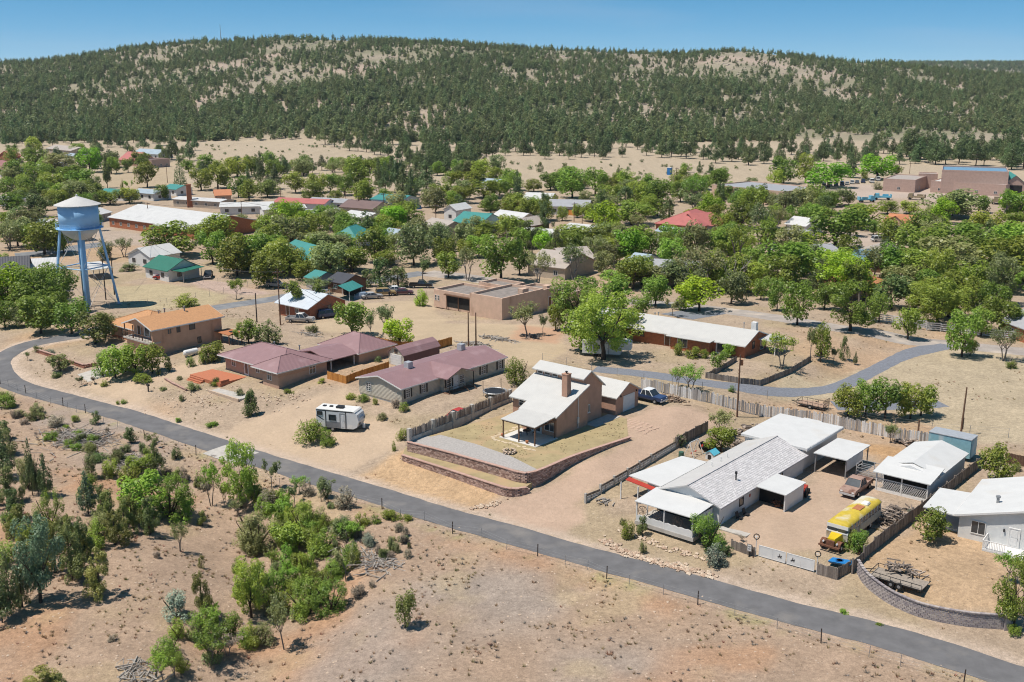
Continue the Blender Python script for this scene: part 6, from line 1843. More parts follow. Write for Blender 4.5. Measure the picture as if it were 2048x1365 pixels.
def gate():
    r = fence_root('double_gate', 'white metal double gate with black horse and rider emblems', 'gate')
    A = gp(1516, 1113); B = gp(1629, 1146)
    d = B - A; ang = math.atan2(d.y, d.x); ln = Vector((d.x, d.y)).length
    for k in (0, 1):
        x0 = k * ln / 2 + .06; x1 = (k + 1) * ln / 2 - .06
        leaf = MB().box(x0 + .05, -.012, .15, x1 - .05, .012, 1.25).build('gate_leaf', M_WHITE, r, loc=(A.x, A.y, gz(A)), rotz=ang)
        f = MB().box(x0, -.03, .08, x1, .03, .145).box(x0, -.03, 1.255, x1, .03, 1.32).box(x0, -.03, .146, x0 + .05, .03, 1.254).box(x1 - .05, -.03, .146, x1, .03, 1.254)
        f.box((x0 + x1) / 2 - .02, -.03, .146, (x0 + x1) / 2 + .02, .03, 1.254).build('frame', M_TRIM, leaf)
        c = x0 + (x1 - x0) * (.78 if k == 0 else .22); e = MB()
        for q in ([(-.18, .55), (-.12, .68), (.14, .70), (.17, .60), (.05, .58), (-.1, .57)], [(.10, .68), (.19, .80), (.25, .74), (.17, .62)], [(-.04, .70), (-.05, .88), (0, .97), (.05, .88), (.05, .70)],
                  [(-.17, .57), (-.2, .42), (-.16, .42), (-.12, .58)], [(-.1, .58), (-.08, .44), (-.04, .44), (-.04, .58)], [(.08, .6), (.06, .44), (.1, .44), (.13, .6)], [(.13, .6), (.22, .48), (.25, .51), (.17, .64)], [(-.17, .66), (-.24, .58), (-.22, .54), (-.15, .6)]):
            e.extr([(c + x, z) for x, z in q], 'y', -.022, -.0125)
        e.build('horse_emblem', M_BLACK, leaf)
    for p in (gp(1511, 1112), gp(1633, 1148)):
        MB().tube([(p.x, p.y, gz(p) - .3), (p.x, p.y, gz(p) + 2.0)], .045, 6).build('gate_post', M_TRIM, r)
        w = MB().tube([(.28 * math.cos(k * math.pi / 10), .28 * math.sin(k * math.pi / 10), 0) for k in range(21)], .055, 6, False).build('post_wheel', M_TYRE, r, loc=(p.x, p.y, gz(p) + 2.2)); w.rotation_euler = (math.pi / 2 - .2, 0, ang + .3)
        MB().lathe([(.06, -.03), (.06, .03)], 8).box(-.2, -.02, -.02, .2, .02, .02).box(-.02, -.2, -.02, .02, .2, .02).build('hub', M_TRIM, w)
    p = gp(1498, 1114)
    s_ = thing('notice_board', 'small white notice board on a dark post beside the gate', 'sign', (p.x, p.y, gz(p)), ang)
    MB().box(-.05, -.05, -.2, .05, .05, .6).build('post', M_BLACK, s_); MB().box(-.28, -.03, .6, .28, .03, 1.45).build('board', M_GREYWOOD, s_)
    n = MB().box(-.2, -.045, .7, .2, -.031, 1.38).build('panel', M_TRIM, s_)
    MB().box(-.14, -.052, 1.1, .14, -.046, 1.26).box(-.14, -.052, .84, .14, -.046, 1.0).build('lettering', M_GREYM, n)
gate()

def wire_fence():
    r = fence_root('wire_fence', 'barbed wire fence with thin posts along the near side of the road')
    P = [(1, 769), (17, 774), (35, 783), (52, 788), (74, 797), (101, 809), (126, 813), (136, 819), (153, 826), (171, 827), (208, 850), (235, 855), (290, 880), (328, 891), (358, 899), (392, 911), (470, 945), (560, 975), (620, 985), (660, 988), (684, 999), (764, 1019), (801, 1038),
         (849, 1042), (905, 1068), (962, 1076), (1013, 1100), (1075, 1113), (1130, 1131), (1175, 1141), (1213, 1158), (1258, 1171), (1327, 1190), (1395, 1210), (1470, 1232), (1554, 1258), (1642, 1287), (1737, 1315), (1800, 1333), (1927, 1370), (2040, 1400)]
    W_ = [gp(u, v) for u, v in P]; rr = random.Random(3)
    for i, p in enumerate(W_):
        big = i % 3 == 0
        x, y = rr.uniform(-.08, .08), rr.uniform(-.08, .08)
        MB().tube([(p.x, p.y, p.z - .3), (p.x + x, p.y + y, p.z + (1.45 if big else 1.2))], .06 if big else .028, 5).build('post', M_DARKFRAME if big else M_GREYM, r)
    for i, hh_ in enumerate((.45, .8, 1.12)):
        mb = MB()
        for a, b in zip(W_[:-1], W_[1:]): mb.tube([a + Vector((0, 0, hh_)), b + Vector((0, 0, hh_))], .010, 3, False)
        mb.build('wire', M_GREYM, r)
wire_fence()

def lot_fence(label, pxs, h, step, name='wire_fence'):
    r = fence_root(name, label); pts = along([tuple(gp(u, v)[:2]) for u, v in pxs], step)
    Q = [Vector((p.x, p.y, Tz(p.x, p.y))) for p, a in pts]
    for q in Q: MB().tube([q - Vector((0, 0, .3)), q + Vector((0, 0, h))], .035, 5).build('post', M_GREYM, r)
    for k in (.35, .7, .98):
        mb = MB()
        for a, b in zip(Q[:-1], Q[1:]): mb.tube([a + Vector((0, 0, h * k)), b + Vector((0, 0, h * k))], .010, 3, False)
        mb.build('wire', M_GREYM, r)
lot_fence('wire fence along the edge of the gravel drive behind the garage', [(1085, 722), (1200, 745), (1300, 765), (1400, 782), (1560, 803), (1700, 838), (1830, 862), (2060, 880)], 1.4, 5)
lot_fence('chain fence round the lot under the water tower', [(190, 625), (240, 614), (325, 612), (440, 588), (520, 577), (350, 561)], 1.5, 4.5)

def rail_fence():
    r = fence_root('rail_fence', 'white plank rail fence along the street at right')
    pts = along([tuple(gp(u, v)[:2]) for u, v in ((1722, 640), (1800, 652), (1890, 664), (1960, 672), (2060, 684))], 2.6)
    Q = [Vector((p.x, p.y, Tz(p.x, p.y))) for p, a in pts]
    for q in Q: MB().box(-.08, -.08, -.3, .08, .08, 1.7).build('post', M_PALEWOOD, r, loc=q)
    for a, b in zip(Q[:-1], Q[1:]):
        d = b - a; ang = math.atan2(d.y, d.x)
        for k in range(4): MB().box(.09, -.03, .2 + k * .4, d.length - .09, .03, .42 + k * .4).build('rail', M_WHITE, r, loc=a, rotz=ang)
rail_fence()

# ------------------------------------------------------------------ poles and lines
def pole(u, v, hpx, label, arm=True, lean=0.0, extra=None, name='utility_pole', r0=.15):
    p = gp(u, v); h = px2m(p, hpx) / _c
    r = thing(name, label, 'pole', p, rad(40))
    MB().tube([(0, 0, -.4), (lean * h, 0, h)], [r0, r0 * .66], 7).build('shaft', M_WOOD if extra != 'dark' else M_DARKFRAME, r)
    if arm:
        MB().box(-1.1, -.06, h - .7, 1.1, .06, h - .55).build('crossarm', M_WOOD, r)
        for x in (-1, -.4, .4, 1): MB().lathe([(.05, 0), (.05, .18)], 6, (x, 0, h - .55)).build('insulator', M_GREYM, r)
    if extra == 'box': MB().lathe([(.24, 0), (.26, .1), (.26, .75), (.2, .82)], 10, (.4, 0, h - 1.6)).build('transformer', M_TERRA, r)
    if extra == 'meter': MB().box(.1, -.15, 1.0, .3, .15, 2.6).build('meter_box', M_DARKFRAME, r)
    return p + Vector((0, 0, h - .45))
PT = {}
for k, a in {'a': (1474, 834, 124, 'bare brown pole with transformer at the end of the driveway', False, 0, 'box'), 'b': (1921, 872, 97, 'dark pole standing alone on the right hand field', False, .05, 'meter'),
             'c': (561, 651, 110, 'tall pole beside the silver pickup', True), 'd': (514, 645, 58, 'short dark pole right of the orange roofed house', False, 0, 'dark'), 'e': (937, 697, 72, 'left pole of the pair behind the beige home', False),
             'f': (952, 696, 70, 'right pole of the pair behind the beige home', False), 'g': (229, 590, 84, 'dark pole right of the water tower', False, 0, 'dark'), 'h': (212, 600, 90, 'thin dark pole behind the water tower leg', False, 0, 'dark'),
             'i': (1836, 868, 28, 'short brown post beside the slab fence', False), 'j': (298, 452, 46, 'pole in front of the school roof', True), 'k': (484, 436, 34, 'pole at the right end of the school roof', True),
             'l': (303, 528, 46, 'pole beside the white gabled house', True), 'm': (270, 356, 36, 'pole on the park field left of the lone tree', True), 'n': (335, 366, 34, 'pole on the park field right of the lone tree', True),
             'o': (562, 404, 26, 'pole beside the pink roofed trailer', True), 'p': (692, 409, 26, 'pole behind the brown roof', True), 'q': (718, 428, 30, 'pole in front of the brown roof', True), 'r': (768, 421, 34, 'pole beside the teal and white building', True),
             's': (872, 452, 42, 'pole in front of the tan gabled house', True), 't': (1148, 444, 38, 'pole beside the grey L shaped house', True), 'u': (1164, 462, 32, 'pole in front of the white roof left of the red roof', True), 'v': (1336, 452, 24, 'pole in front of the red roof', True),
             'w': (1352, 381, 44, 'pole on the tan field above the red roof', True), 'x': (1540, 364, 28, 'pole left of the red container', True), 'y': (1819, 348, 22, 'pole behind the brown municipal building', True), 'z': (1569, 512, 60, 'pole beside the white shed in the trees', True)}.items():
    PT[k] = pole(*a)
def line(a, b, label, sag=1.2, off=0.0, r_=.035):
    A = a + Vector((off, off * .5, 0)); B = b + Vector((off, off * .5, 0)); n = 14
    pts = [A.lerp(B, i / n) - Vector((0, 0, sag * 4 * (i / n) * (1 - i / n))) for i in range(n + 1)]
    tag(MB().tube(pts, r_, 4, False).build('power_line', mat('cable', (0.10, 0.10, 0.10), .6)), label, 'power line')
line(PT['c'], at(674, 612, 4.0), 'upper cable from the tall pole to the cabin', .6)
line(PT['c'] - Vector((0, 0, 1.0)), at(676, 622, 3.5), 'lower cable from the tall pole to the cabin', .6)
line(PT['c'], PT['l'], 'cable from the tall pole to the white gabled house', 2.5)
line(PT['j'], PT['k'], 'cable running along the school roof', 1.5, 0, .055)
line(PT['k'], PT['s'], 'cable over the trees from the school to the tan house', 3, 0, .055)
line(PT['s'], PT['u'], 'cable over the roofs right of the tan house', 3, 0, .055)
line(PT['u'], PT['z'], 'cable passing in front of the red roof', 3, 0, .055)
line(PT['z'], at(2150, 440, 9), 'cable over the trees at the right', 4, 0, .055)
line(PT['z'] - Vector((0, 0, 1.5)), at(2150, 520, 8), 'lower cable over the trees at the right', 4, 0, .055)
line(PT['o'], PT['r'], 'cable above the row of trailers', 2, 0, .055)
line(PT['g'], PT['l'], 'cable from the tower lot to the white gabled house', 1.5)
mast = gp(442, 84)
mr_ = thing('radio_mast', 'thin radio mast on the hilltop at left', 'mast', mast)
MB().tube([(0, 0, -1), (0, 0, 24)], [.5, .25], 4).build('shaft', M_GREYM, mr_)

# ------------------------------------------------------------------ water tower
def water_tower():
    b = gp(175, 613)
    r = thing('water_tower', 'light blue water tower with conical roof on braced legs', 'water tower', b)
    M_B = mat('tower_blue', (0.34, 0.58, 0.84), .5, .05, .4, 0, 0, .4, stain=((0.42, 0.64, 0.84), .25, .6))
    M_R = mat('tower_roof', (0.55, 0.53, 0.50), .6, .06, .6)
    Rt = 4.1; z0, z1 = 17.3, 22.3
    MB().lathe([(Rt, z0), (Rt, z1)], 40).build('tank', M_B, r, True)
    MB().lathe([(1.0, z0 - 2.6), (2.2, z0 - 2.1), (3.4, z0 - 1.1), (Rt, z0 - .01)], 32).build('tank_bottom', mat('tower_belly', (0.62, 0.60, 0.60), .6, .06, .5), r, True)
    MB().lathe([(4.75, z1 - .1), (4.75, z1 + .05), (2.3, z1 + 1.0), (.25, z1 + 1.75), (.2, z1 + 2.1), (.05, z1 + 2.2)], 32).build('roof', M_R, r)
    w = MB().lathe([(4.15, z0 - .05), (4.85, z0 - .05), (4.85, z0 + .06), (4.15, z0 + .06)], 32); w.build('walkway', M_B, r)
    rl = MB()
    for k in range(24): a = 2 * math.pi * k / 24; rl.tube([(4.8 * math.cos(a), 4.8 * math.sin(a), z0), (4.8 * math.cos(a), 4.8 * math.sin(a), z0 + 1.1)], .03, 4)
    for z in (z0 + .6, z0 + 1.1): rl.tube([(4.8 * math.cos(2 * math.pi * k / 32), 4.8 * math.sin(2 * math.pi * k / 32), z) for k in range(33)], .03, 4, False)
    rl.build('walkway_railing', M_B, r)
    MB().tube([(0, 0, -.3), (0, 0, z0 - 2.4)], 0.75, 20).build('riser', M_B, r, True)
    A4 = [rad(20), rad(110), rad(200), rad(290)]
    tp = [Vector((3.9 * math.cos(a), 3.9 * math.sin(a), z0)) for a in A4]; bt = [Vector((6.6 * math.cos(a), 6.6 * math.sin(a), -.3)) for a in A4]
    for t_, q in zip(tp, bt):
        MB().tube([q, t_], .27, 8).build('leg', M_B, r)
        MB().box(q.x - .5, q.y - .5, -.5, q.x + .5, q.y + .5, .2).build('footing', M_CONC, r)
    mid = [q.lerp(t_, .52) for t_, q in zip(tp, bt)]
    for i in range(4):
        j = (i + 1) % 4
        MB().tube([mid[i], mid[j]], .13, 6).build('strut', M_B, r)
        for (p, q) in ((bt[i], mid[j]), (bt[j], mid[i]), (mid[i], tp[j]), (mid[j], tp[i])): MB().tube([p, q], .04, 4).build('brace_rod', M_TRIM, r)
        MB().tube([mid[i], Vector((0, 0, mid[i].z))], .06, 4).build('tie', M_B, r)
    ld = MB(); t_, q = tp[2], bt[2]
    for s_ in (-.2, .2): ld.tube([q + Vector((s_, -.35, 0)), t_ + Vector((s_, -.35, 0))], .03, 4)
    for k in range(30): c = q.lerp(t_, k / 30); ld.tube([c + Vector((-.2, -.35, 0)), c + Vector((.2, -.35, 0))], .02, 3)
    ld.build('ladder', M_B, r)
water_tower()
# ------------------------------------------------------------------ the town: roofs among the trees
def rmat(n, c, seam=True): return mat('roof_' + n, c, .55, .07, .6, 0, 0, .4, seams=(0, .7, .4) if seam else None, stain=(tuple(k * .82 for k in c), .25, .6, (1, 1, 1)))
RM = {'W': rmat('white', (0.58, 0.57, 0.55)), 'T': rmat('teal', (0.055, 0.25, 0.225)), 'G': rmat('green', (0.02, 0.15, 0.10)), 'R': rmat('red', (0.46, 0.15, 0.13)), 'K': rmat('pink', (0.44, 0.21, 0.19)), 'B': rmat('brown', (0.19, 0.125, 0.11)),
      'S': rmat('grey', (0.36, 0.36, 0.37)), 'N': rmat('tan', (0.43, 0.37, 0.32)), 'U': rmat('blue', (0.16, 0.30, 0.43)), 'O': rmat('orange', (0.52, 0.21, 0.10), False), 'D': rmat('charcoal', (0.06, 0.06, 0.07)), 'L': rmat('pale_blue', (0.36, 0.43, 0.48))}
WM = {'w': M_WHITE, 'b': M_SIDING, 'r': M_BRICK, 'o': M_BRICKO, 's': M_STUCCO_T, 'a': M_ADOBE, 'g': M_SKIRT, 't': mat('tan_siding', (0.46, 0.38, 0.30), .8), 'd': M_WOOD, 'm': mat('mauve_brick', (0.48, 0.335, 0.275), .9, .1, 1.0, .2)}
FPB = []
def bld(u1, v1, u2, v2, depth, h, zr, ty, rk, wk, label, name='house', cat='house', nwin=None, oh=.5):
    A = gp(u1, v1, h); B = gp(u2, v2, h)
    d = B - A; Ln = Vector((d.x, d.y)).length; ang = math.atan2(d.y, d.x)
    r = thing(name, label, cat, (A.x, A.y, min(A.z, B.z)), ang)
    rm, wm = RM[rk], WM[wk]
    FPB.append((r, Ln, depth))
    if ty == 'g': gable_wall(r, 'x', 0, depth, 0, Ln, h, zr, wm); gable(r, 'x', 0, depth, 0, Ln, h, zr, rm, oh)
    elif ty == 'x': gable_wall(r, 'y', 0, Ln, 0, depth, h, zr, wm); gable(r, 'y', 0, Ln, 0, depth, h, zr, rm, oh)
    elif ty == 'h': MB().box(0, 0, -.4, Ln, depth, h).build('wall', wm, r); hip(r, 0, Ln, 0, depth, h + .02, zr, rm, oh)
    elif ty == 'f':
        MB().box(0, 0, -.4, Ln, depth, h).build('wall', wm, r)
        MB().box(.3, .3, h, Ln - .3, depth - .3, h + .06).build('roof', rm, r)
        p = MB(); p.box(-.02, -.02, h + .002, Ln + .02, .28, zr); p.box(-.02, depth - .28, h + .002, Ln + .02, depth + .02, zr); p.box(-.02, .28, h + .002, .28, depth - .28, zr); p.box(Ln - .28, .28, h + .002, Ln + .02, depth - .28, zr)
        p.build('parapet', wm, r)
    elif ty == 's':
        MB().extr([(0, -.4), (depth, -.4), (depth, zr), (0, h)], 'x', 0, Ln).build('wall', wm, r)
        slab(MB(), [(-oh, -oh), (Ln + oh, -oh), (Ln + oh, depth + oh), (-oh, depth + oh)], lambda x, y: h + .16 + (zr - h) * y / depth, .12).build('roof', rm, r)
    elif ty == 'c':
        slab(MB(), [(-oh, -oh), (Ln + oh, -oh), (Ln + oh, depth + oh), (-oh, depth + oh)], lambda x, y: h + .1 + (zr - h) * y / depth, .1).build('roof', rm, r)
        posts(r, [(.1, .1), (Ln - .1, .1), (.1, depth - .1), (Ln - .1, depth - .1)], -.4, h, M_GREYM, .07)
    if ty in 'gxhfs':
        n = nwin if nwin is not None else max(1, int(Ln / 4.5))
        for k in range(n): win(r, 'F', Ln * (k + .5) / n, 0, .95, 1.3, 1.15, M_TRIM if wk not in 'w' else M_DARKFRAME, 'slide')
        if depth > 5: win(r, 'R', depth * .35, Ln, .95, 1.2, 1.1, M_TRIM if wk not in 'w' else M_DARKFRAME, 'slide')
    return r
TOWN = [
    (218, 434, 398, 459, 24, 3.4, 6.6, 'g', 'W', 'o', 'long brick school building with wide white roof', 'school_building', 'school'),
    (398, 459, 516, 440, 20, 3.4, 6.0, 'x', 'W', 'o', 'white roofed right wing of the school with small gable', 'school_wing', 'school'),
    (193, 430, 222, 424, 9, 2.8, 4.2, 'g', 'W', 'g', 'small white roofed house left of the school'),
    (0, 338, 52, 332, 16, 4.0, 7.5, 'h', 'K', 'w', 'pink roofed house at the left edge below the hill'),
    (24, 313, 42, 312, 12, 3.5, 6.5, 'g', 'R', 'r', 'small red roofed house behind the pink roofed house'),
    (238, 319, 270, 321, 14, 3.5, 7.5, 'g', 'R', 's', 'red roofed house below the hill at left'),
    (266, 306, 316, 309, 12, 3.2, 5.5, 'g', 'L', 'w', 'pale blue roofed house behind the red roofed house'),
    (303, 322, 339, 319, 12, 4.2, 4.8, 'f', 'B', 'm', 'square brown flat roofed building on the park field', 'building', 'building'),
    (74, 331, 106, 333, 12, 3, 5, 'g', 'W', 'w', 'small white roofed house right of the pink roof'),
    (92, 297, 142, 302, 14, 3, 5, 'g', 'N', 't', 'long tan building at the foot of the hill at left', 'building', 'building'),
    (130, 311, 158, 313, 8, 2.5, 3.5, 'g', 'L', 'w', 'small pale blue roofed shed among the left trees', 'shed', 'shed'),
    (0, 399, 54, 397, 10, 2.8, 3.6, 'g', 'W', 'w', 'long low white roofed trailer at the left edge', 'mobile_home', 'mobile home'),
    (34, 444, 75, 447, 9, 2.8, 3.6, 'g', 'L', 'w', 'pale blue roofed trailer left of the water tower', 'mobile_home', 'mobile home'),
    (74, 449, 116, 468, 10, 3.0, 4.4, 'g', 'W', 't', 'white roofed house directly left of the water tank'),
    (-40, 552, 56, 547, 12, 3.4, 6.8, 'g', 'D', 'g', 'house with charcoal roof at the left edge'),
    (56, 540, 114, 536, 9, 3.0, 5.0, 'g', 'W', 'r', 'red brick house with white roof left of the tower legs'),
    (46, 566, 102, 563, 5, 2.4, 2.7, 'c', 'W', 'w', 'flat white carport in front of the red brick house', 'carport', 'carport'),
    (186, 540, 222, 536, 9, 2.7, 3.0, 'c', 'W', 'w', 'white carport seen through the tower legs', 'carport', 'carport'),
    (256, 508, 300, 514, 10, 3.0, 5.0, 'x', 'W', 'w', 'white gabled house left of the green roof'),
    (290, 532, 336, 541, 9, 3.0, 5.2, 'g', 'G', 'w', 'white building with dark green metal roof and painted front'),
    (344, 541, 366, 544, 6, 2.8, 3.1, 'c', 'G', 'w', 'dark green open carport beside the painted building', 'carport', 'carport'),
    (196, 385, 246, 388, 9, 3, 4.2, 'g', 'T', 'w', 'teal roofed trailer behind the school', 'mobile_home', 'mobile home'),
    (262, 384, 306, 388, 9, 3, 4, 'g', 'L', 'w', 'pale roofed trailer behind the school left of the chimney', 'mobile_home', 'mobile home'),
    (326, 376, 352, 379, 8, 3, 4.4, 'g', 'T', 'w', 'small teal roofed house behind the spruce'),
    (346, 398, 440, 404, 8, 2.9, 3.5, 'g', 'W', 't', 'long white roofed trailer behind the brick chimney', 'mobile_home', 'mobile home'),
    (430, 391, 462, 390, 9, 3, 4.8, 'g', 'O', 's', 'small orange roofed house behind the school wing'),
    (440, 414, 545, 412, 10, 3, 4, 'g', 'W', 'w', 'white roofed trailer right of the school', 'mobile_home', 'mobile home'),
    (548, 404, 648, 408, 9, 3, 4.2, 'g', 'R', 'w', 'long pinkish red roofed trailer', 'mobile_home', 'mobile home'),
    (527, 420, 612, 416, 8, 3, 3.8, 'g', 'W', 'w', 'white trailer in front of the pinkish red roof', 'mobile_home', 'mobile home'),
    (574, 429, 682, 423, 8, 3, 3.8, 'g', 'S', 't', 'long grey roofed trailer in front of the white trailer', 'mobile_home', 'mobile home'),
    (615, 402, 690, 406, 8, 3, 4, 'g', 'S', 'w', 'grey roofed trailer right of the pinkish red roof', 'mobile_home', 'mobile home'),
    (680, 413, 746, 418, 11, 3, 5, 'g', 'B', 't', 'brown roofed house left of the teal and white building'),
    (742, 398, 800, 402, 13, 4, 5.4, 'g', 'T', 'w', 'white building with teal roof among the middle pines', 'building', 'building'),
    (684, 430, 732, 436, 9, 3, 4.2, 'g', 'W', 'w', 'white roofed trailer below the brown roof', 'mobile_home', 'mobile home'),
    (664, 476, 712, 478, 13, 3.2, 6.2, 'h', 'T', 'w', 'house with broad teal hip roof in the middle trees'),
    (556, 502, 622, 522, 11, 3.2, 5.8, 'g', 'T', 'w', 'house with long teal roof left of the middle trees'),
    (612, 553, 632, 557, 6, 2.8, 4.0, 'g', 'T', 'g', 'small teal roofed shed above the cabin', 'shed', 'shed'),
    (655, 560, 686, 565, 7, 2.8, 4.2, 'g', 'D', 'd', 'dark walled shed with charcoal roof behind the cabin', 'shed', 'shed'),
    (762, 466, 786, 470, 7, 3, 4.2, 'g', 'L', 'w', 'small pale blue roofed house right of the teal hip roof'),
    (838, 452, 880, 460, 11, 3, 5.2, 'g', 'N', 't', 'tan gabled house in the middle of town'),
    (906, 443, 960, 448, 13, 3.6, 6.2, 'g', 'T', 'w', 'large teal roofed building right of the tan gabled house', 'building', 'building'),
    (975, 438, 1030, 446, 12, 3, 5.6, 'g', 'W', 't', 'pale roofed house right of the large teal roof'),
    (998, 449, 1020, 451, 5, 2.6, 3.4, 'g', 'T', 'w', 'tiny teal roofed shed in front of the pale roof', 'shed', 'shed'),
    (888, 418, 912, 420, 9, 4, 5.6, 'x', 'W', 'w', 'small white gabled house behind the large teal roof'),
    (952, 364, 990, 367, 10, 3, 4.4, 'g', 'L', 'w', 'pale blue roofed building at the edge of the tan field', 'building', 'building'),
    (1046, 398, 1100, 400, 11, 3, 5, 'g', 'W', 't', 'white roofed house left of the grey L shaped house'),
    (1096, 412, 1176, 414, 12, 3.2, 5, 'g', 'S', 'w', 'grey roofed L shaped house with white walls'),
    (1024, 447, 1062, 451, 10, 3, 5, 'x', 'N', 'd', 'brown gabled house with pale roof in the middle of town'),
    (1042, 466, 1100, 470, 8, 2.8, 4, 'g', 'W', 'w', 'white roofed trailer below the brown gabled house', 'mobile_home', 'mobile home'),
    (1122, 460, 1180, 466, 11, 3, 4.6, 'g', 'W', 'w', 'white roofed house left of the big red roof'),
    (1312, 447, 1404, 454, 22, 3.2, 7.0, 'h', 'R', 'o', 'big red hip roofed house in the right trees'),
    (1398, 452, 1442, 449, 12, 3.2, 6.4, 'g', 'R', 'g', 'right gabled wing of the big red roof'),
    (1312, 462, 1358, 466, 8, 3, 4, 'g', 'L', 'w', 'pale roofed trailer in front of the red roof', 'mobile_home', 'mobile home'),
    (1056, 527, 1130, 536, 14, 3.2, 6.0, 'g', 'N', 't', 'house with large bleached roof behind the street'),
    (1130, 520, 1190, 516, 12, 3.2, 5.4, 'g', 'N', 't', 'bleached roof wing right of the large bleached roof'),
    (1302, 545, 1440, 552, 12, 3.0, 5.4, 'g', 'S', 't', 'long grey roofed house behind the street trees'),
    (1252, 522, 1282, 526, 9, 3, 4.6, 'g', 'L', 'w', 'small pale blue roofed shed left of the long grey roof', 'shed', 'shed'),
    (1706, 574, 1770, 562, 10, 3, 5.2, 'h', 'O', 's', 'terracotta roofed house among the right trees'),
    (1424, 372, 1568, 386, 26, 5, 5.5, 'f', 'S', 'a', 'wide flat roofed tan hall beside the far field', 'hall', 'building'),
    (1572, 447, 1612, 452, 9, 3, 5, 'g', 'W', 'w', 'white roofed house in the right hand trees'),
    (1578, 466, 1606, 470, 7, 2.8, 4, 'g', 'S', 'w', 'small grey shed below the white roof at right', 'shed', 'shed'),
    (1768, 442, 1812, 446, 10, 3, 5, 'g', 'O', 's', 'left half of the orange roofed house by the small lot'),
    (1812, 448, 1850, 446, 10, 3, 5, 'g', 'O', 's', 'right half of the orange roofed house by the small lot'),
    (1706, 520, 1774, 524, 11, 3, 5, 'g', 'U', 'd', 'blue roofed house below the small parking lot'),
    (1774, 514, 1806, 500, 10, 3, 4.8, 'g', 'N', 'd', 'tan roofed house right of the blue roof'),
    (2018, 534, 2070, 544, 11, 3, 6, 'x', 'U', 'd', 'dark blue gabled house at the right edge'),
    (1985, 468, 2018, 474, 8, 2.8, 4.5, 'h', 'W', 'w', 'white tent like roof among the right edge trees'),
    (1640, 505, 1680, 502, 9, 2.8, 4.2, 'g', 'S', 'w', 'grey roofed house left of the small parking lot'),
    (2004, 640, 2090, 668, 10, 3, 5, 'g', 'S', 'o', 'pale roofed house with orange base at the right edge'),
]
for t in TOWN: bld(*t)
# municipal buildings
bld(1767, 359, 1831, 362, 26, 5.2, 5.6, 'f', 'N', 'm', 'left brown block of the municipal building with flat roof', 'municipal_building', 'building', 1)
bld(1862, 364, 2012, 372, 22, 4.6, 5.0, 'f', 'W', 'm', 'long low brown municipal building with white roof and vents', 'municipal_building', 'building', 4)
bld(1884, 343, 2018, 347, 26, 9.5, 10.2, 'f', 'U', 'm', 'tall brown block with blue roof behind the municipal building', 'gymnasium', 'building', 0)
bld(1838, 349, 1876, 350, 8, 6.2, 6.6, 'f', 'N', 'm', 'small raised brown block between the municipal buildings', 'municipal_building', 'building', 0)
gb = bld(2012, 365, 2050, 366, 24, 5.4, 8.4, 'x', 'T', 'm', 'brown garage building with teal gabled roof at the right edge', 'garage_building', 'garage', 0)
MB().box(1.6, -.06, 0, 6.6, -.01, 4.2).build('painted_garage_shade', M_SHADE_ASH, gb)  # flat dark panel on the wall paints the unlit inside
ub = gp(1900, 366, 5.0)
for i, (u, v) in enumerate(((1908, 358), (1926, 358), (1942, 359), (1958, 359), (1976, 360), (2000, 362))):
    q = at(u, v, 4.7); t_ = thing('roof_vent', 'white roof vent number %s from left on the municipal roof' % ['one', 'two', 'three', 'four', 'five', 'six'][i], 'vent', (q.x, q.y, 4.66))
    t_['label'] = '%s white vent on the long municipal roof' % ['leftmost', 'second', 'third', 'fourth', 'fifth', 'rightmost'][i]
    MB().lathe([(.5, 0), (.5, .9), (1.1, .95), (1.1, 1.5), (.3, 2.0)], 10).build('hood', M_TRIM, t_)
# brick chimney of the school
q = gp(380, 415)
ct = thing('brick_chimney', 'tall orange brick chimney standing behind the school', 'chimney', q, rad(20))
MB().hexa([(-1, -1, -.3), (1, -1, -.3), (1, 1, -.3), (-1, 1, -.3)], [(-.85, -.85, 8.6), (.85, -.85, 8.6), (.85, .85, 8.6), (-.85, .85, 8.6)]).build('stack', M_BRICKO, ct)
MB().box(-.95, -.95, 8.61, .95, .95, 9.0).build('crown', M_BRICKO, ct)
# red container
q = gp(1578, 390); rc = thing('red_container', 'rusty red storage tank beside the tan hall', 'container', q, rad(-10))
MB().box(-3.2, -1.3, .2, 3.2, 1.3, 2.4).extr([(-1.3, 2.4), (1.3, 2.4), (.9, 2.9), (-.9, 2.9)], 'x', -3.2, 3.2).build('body', mat('container_red', (0.42, 0.10, 0.05), .6, .2, 1), rc)
MB().box(3.21, -1.1, .4, 3.26, 1.1, 2.2).build('door', M_RUST, rc)

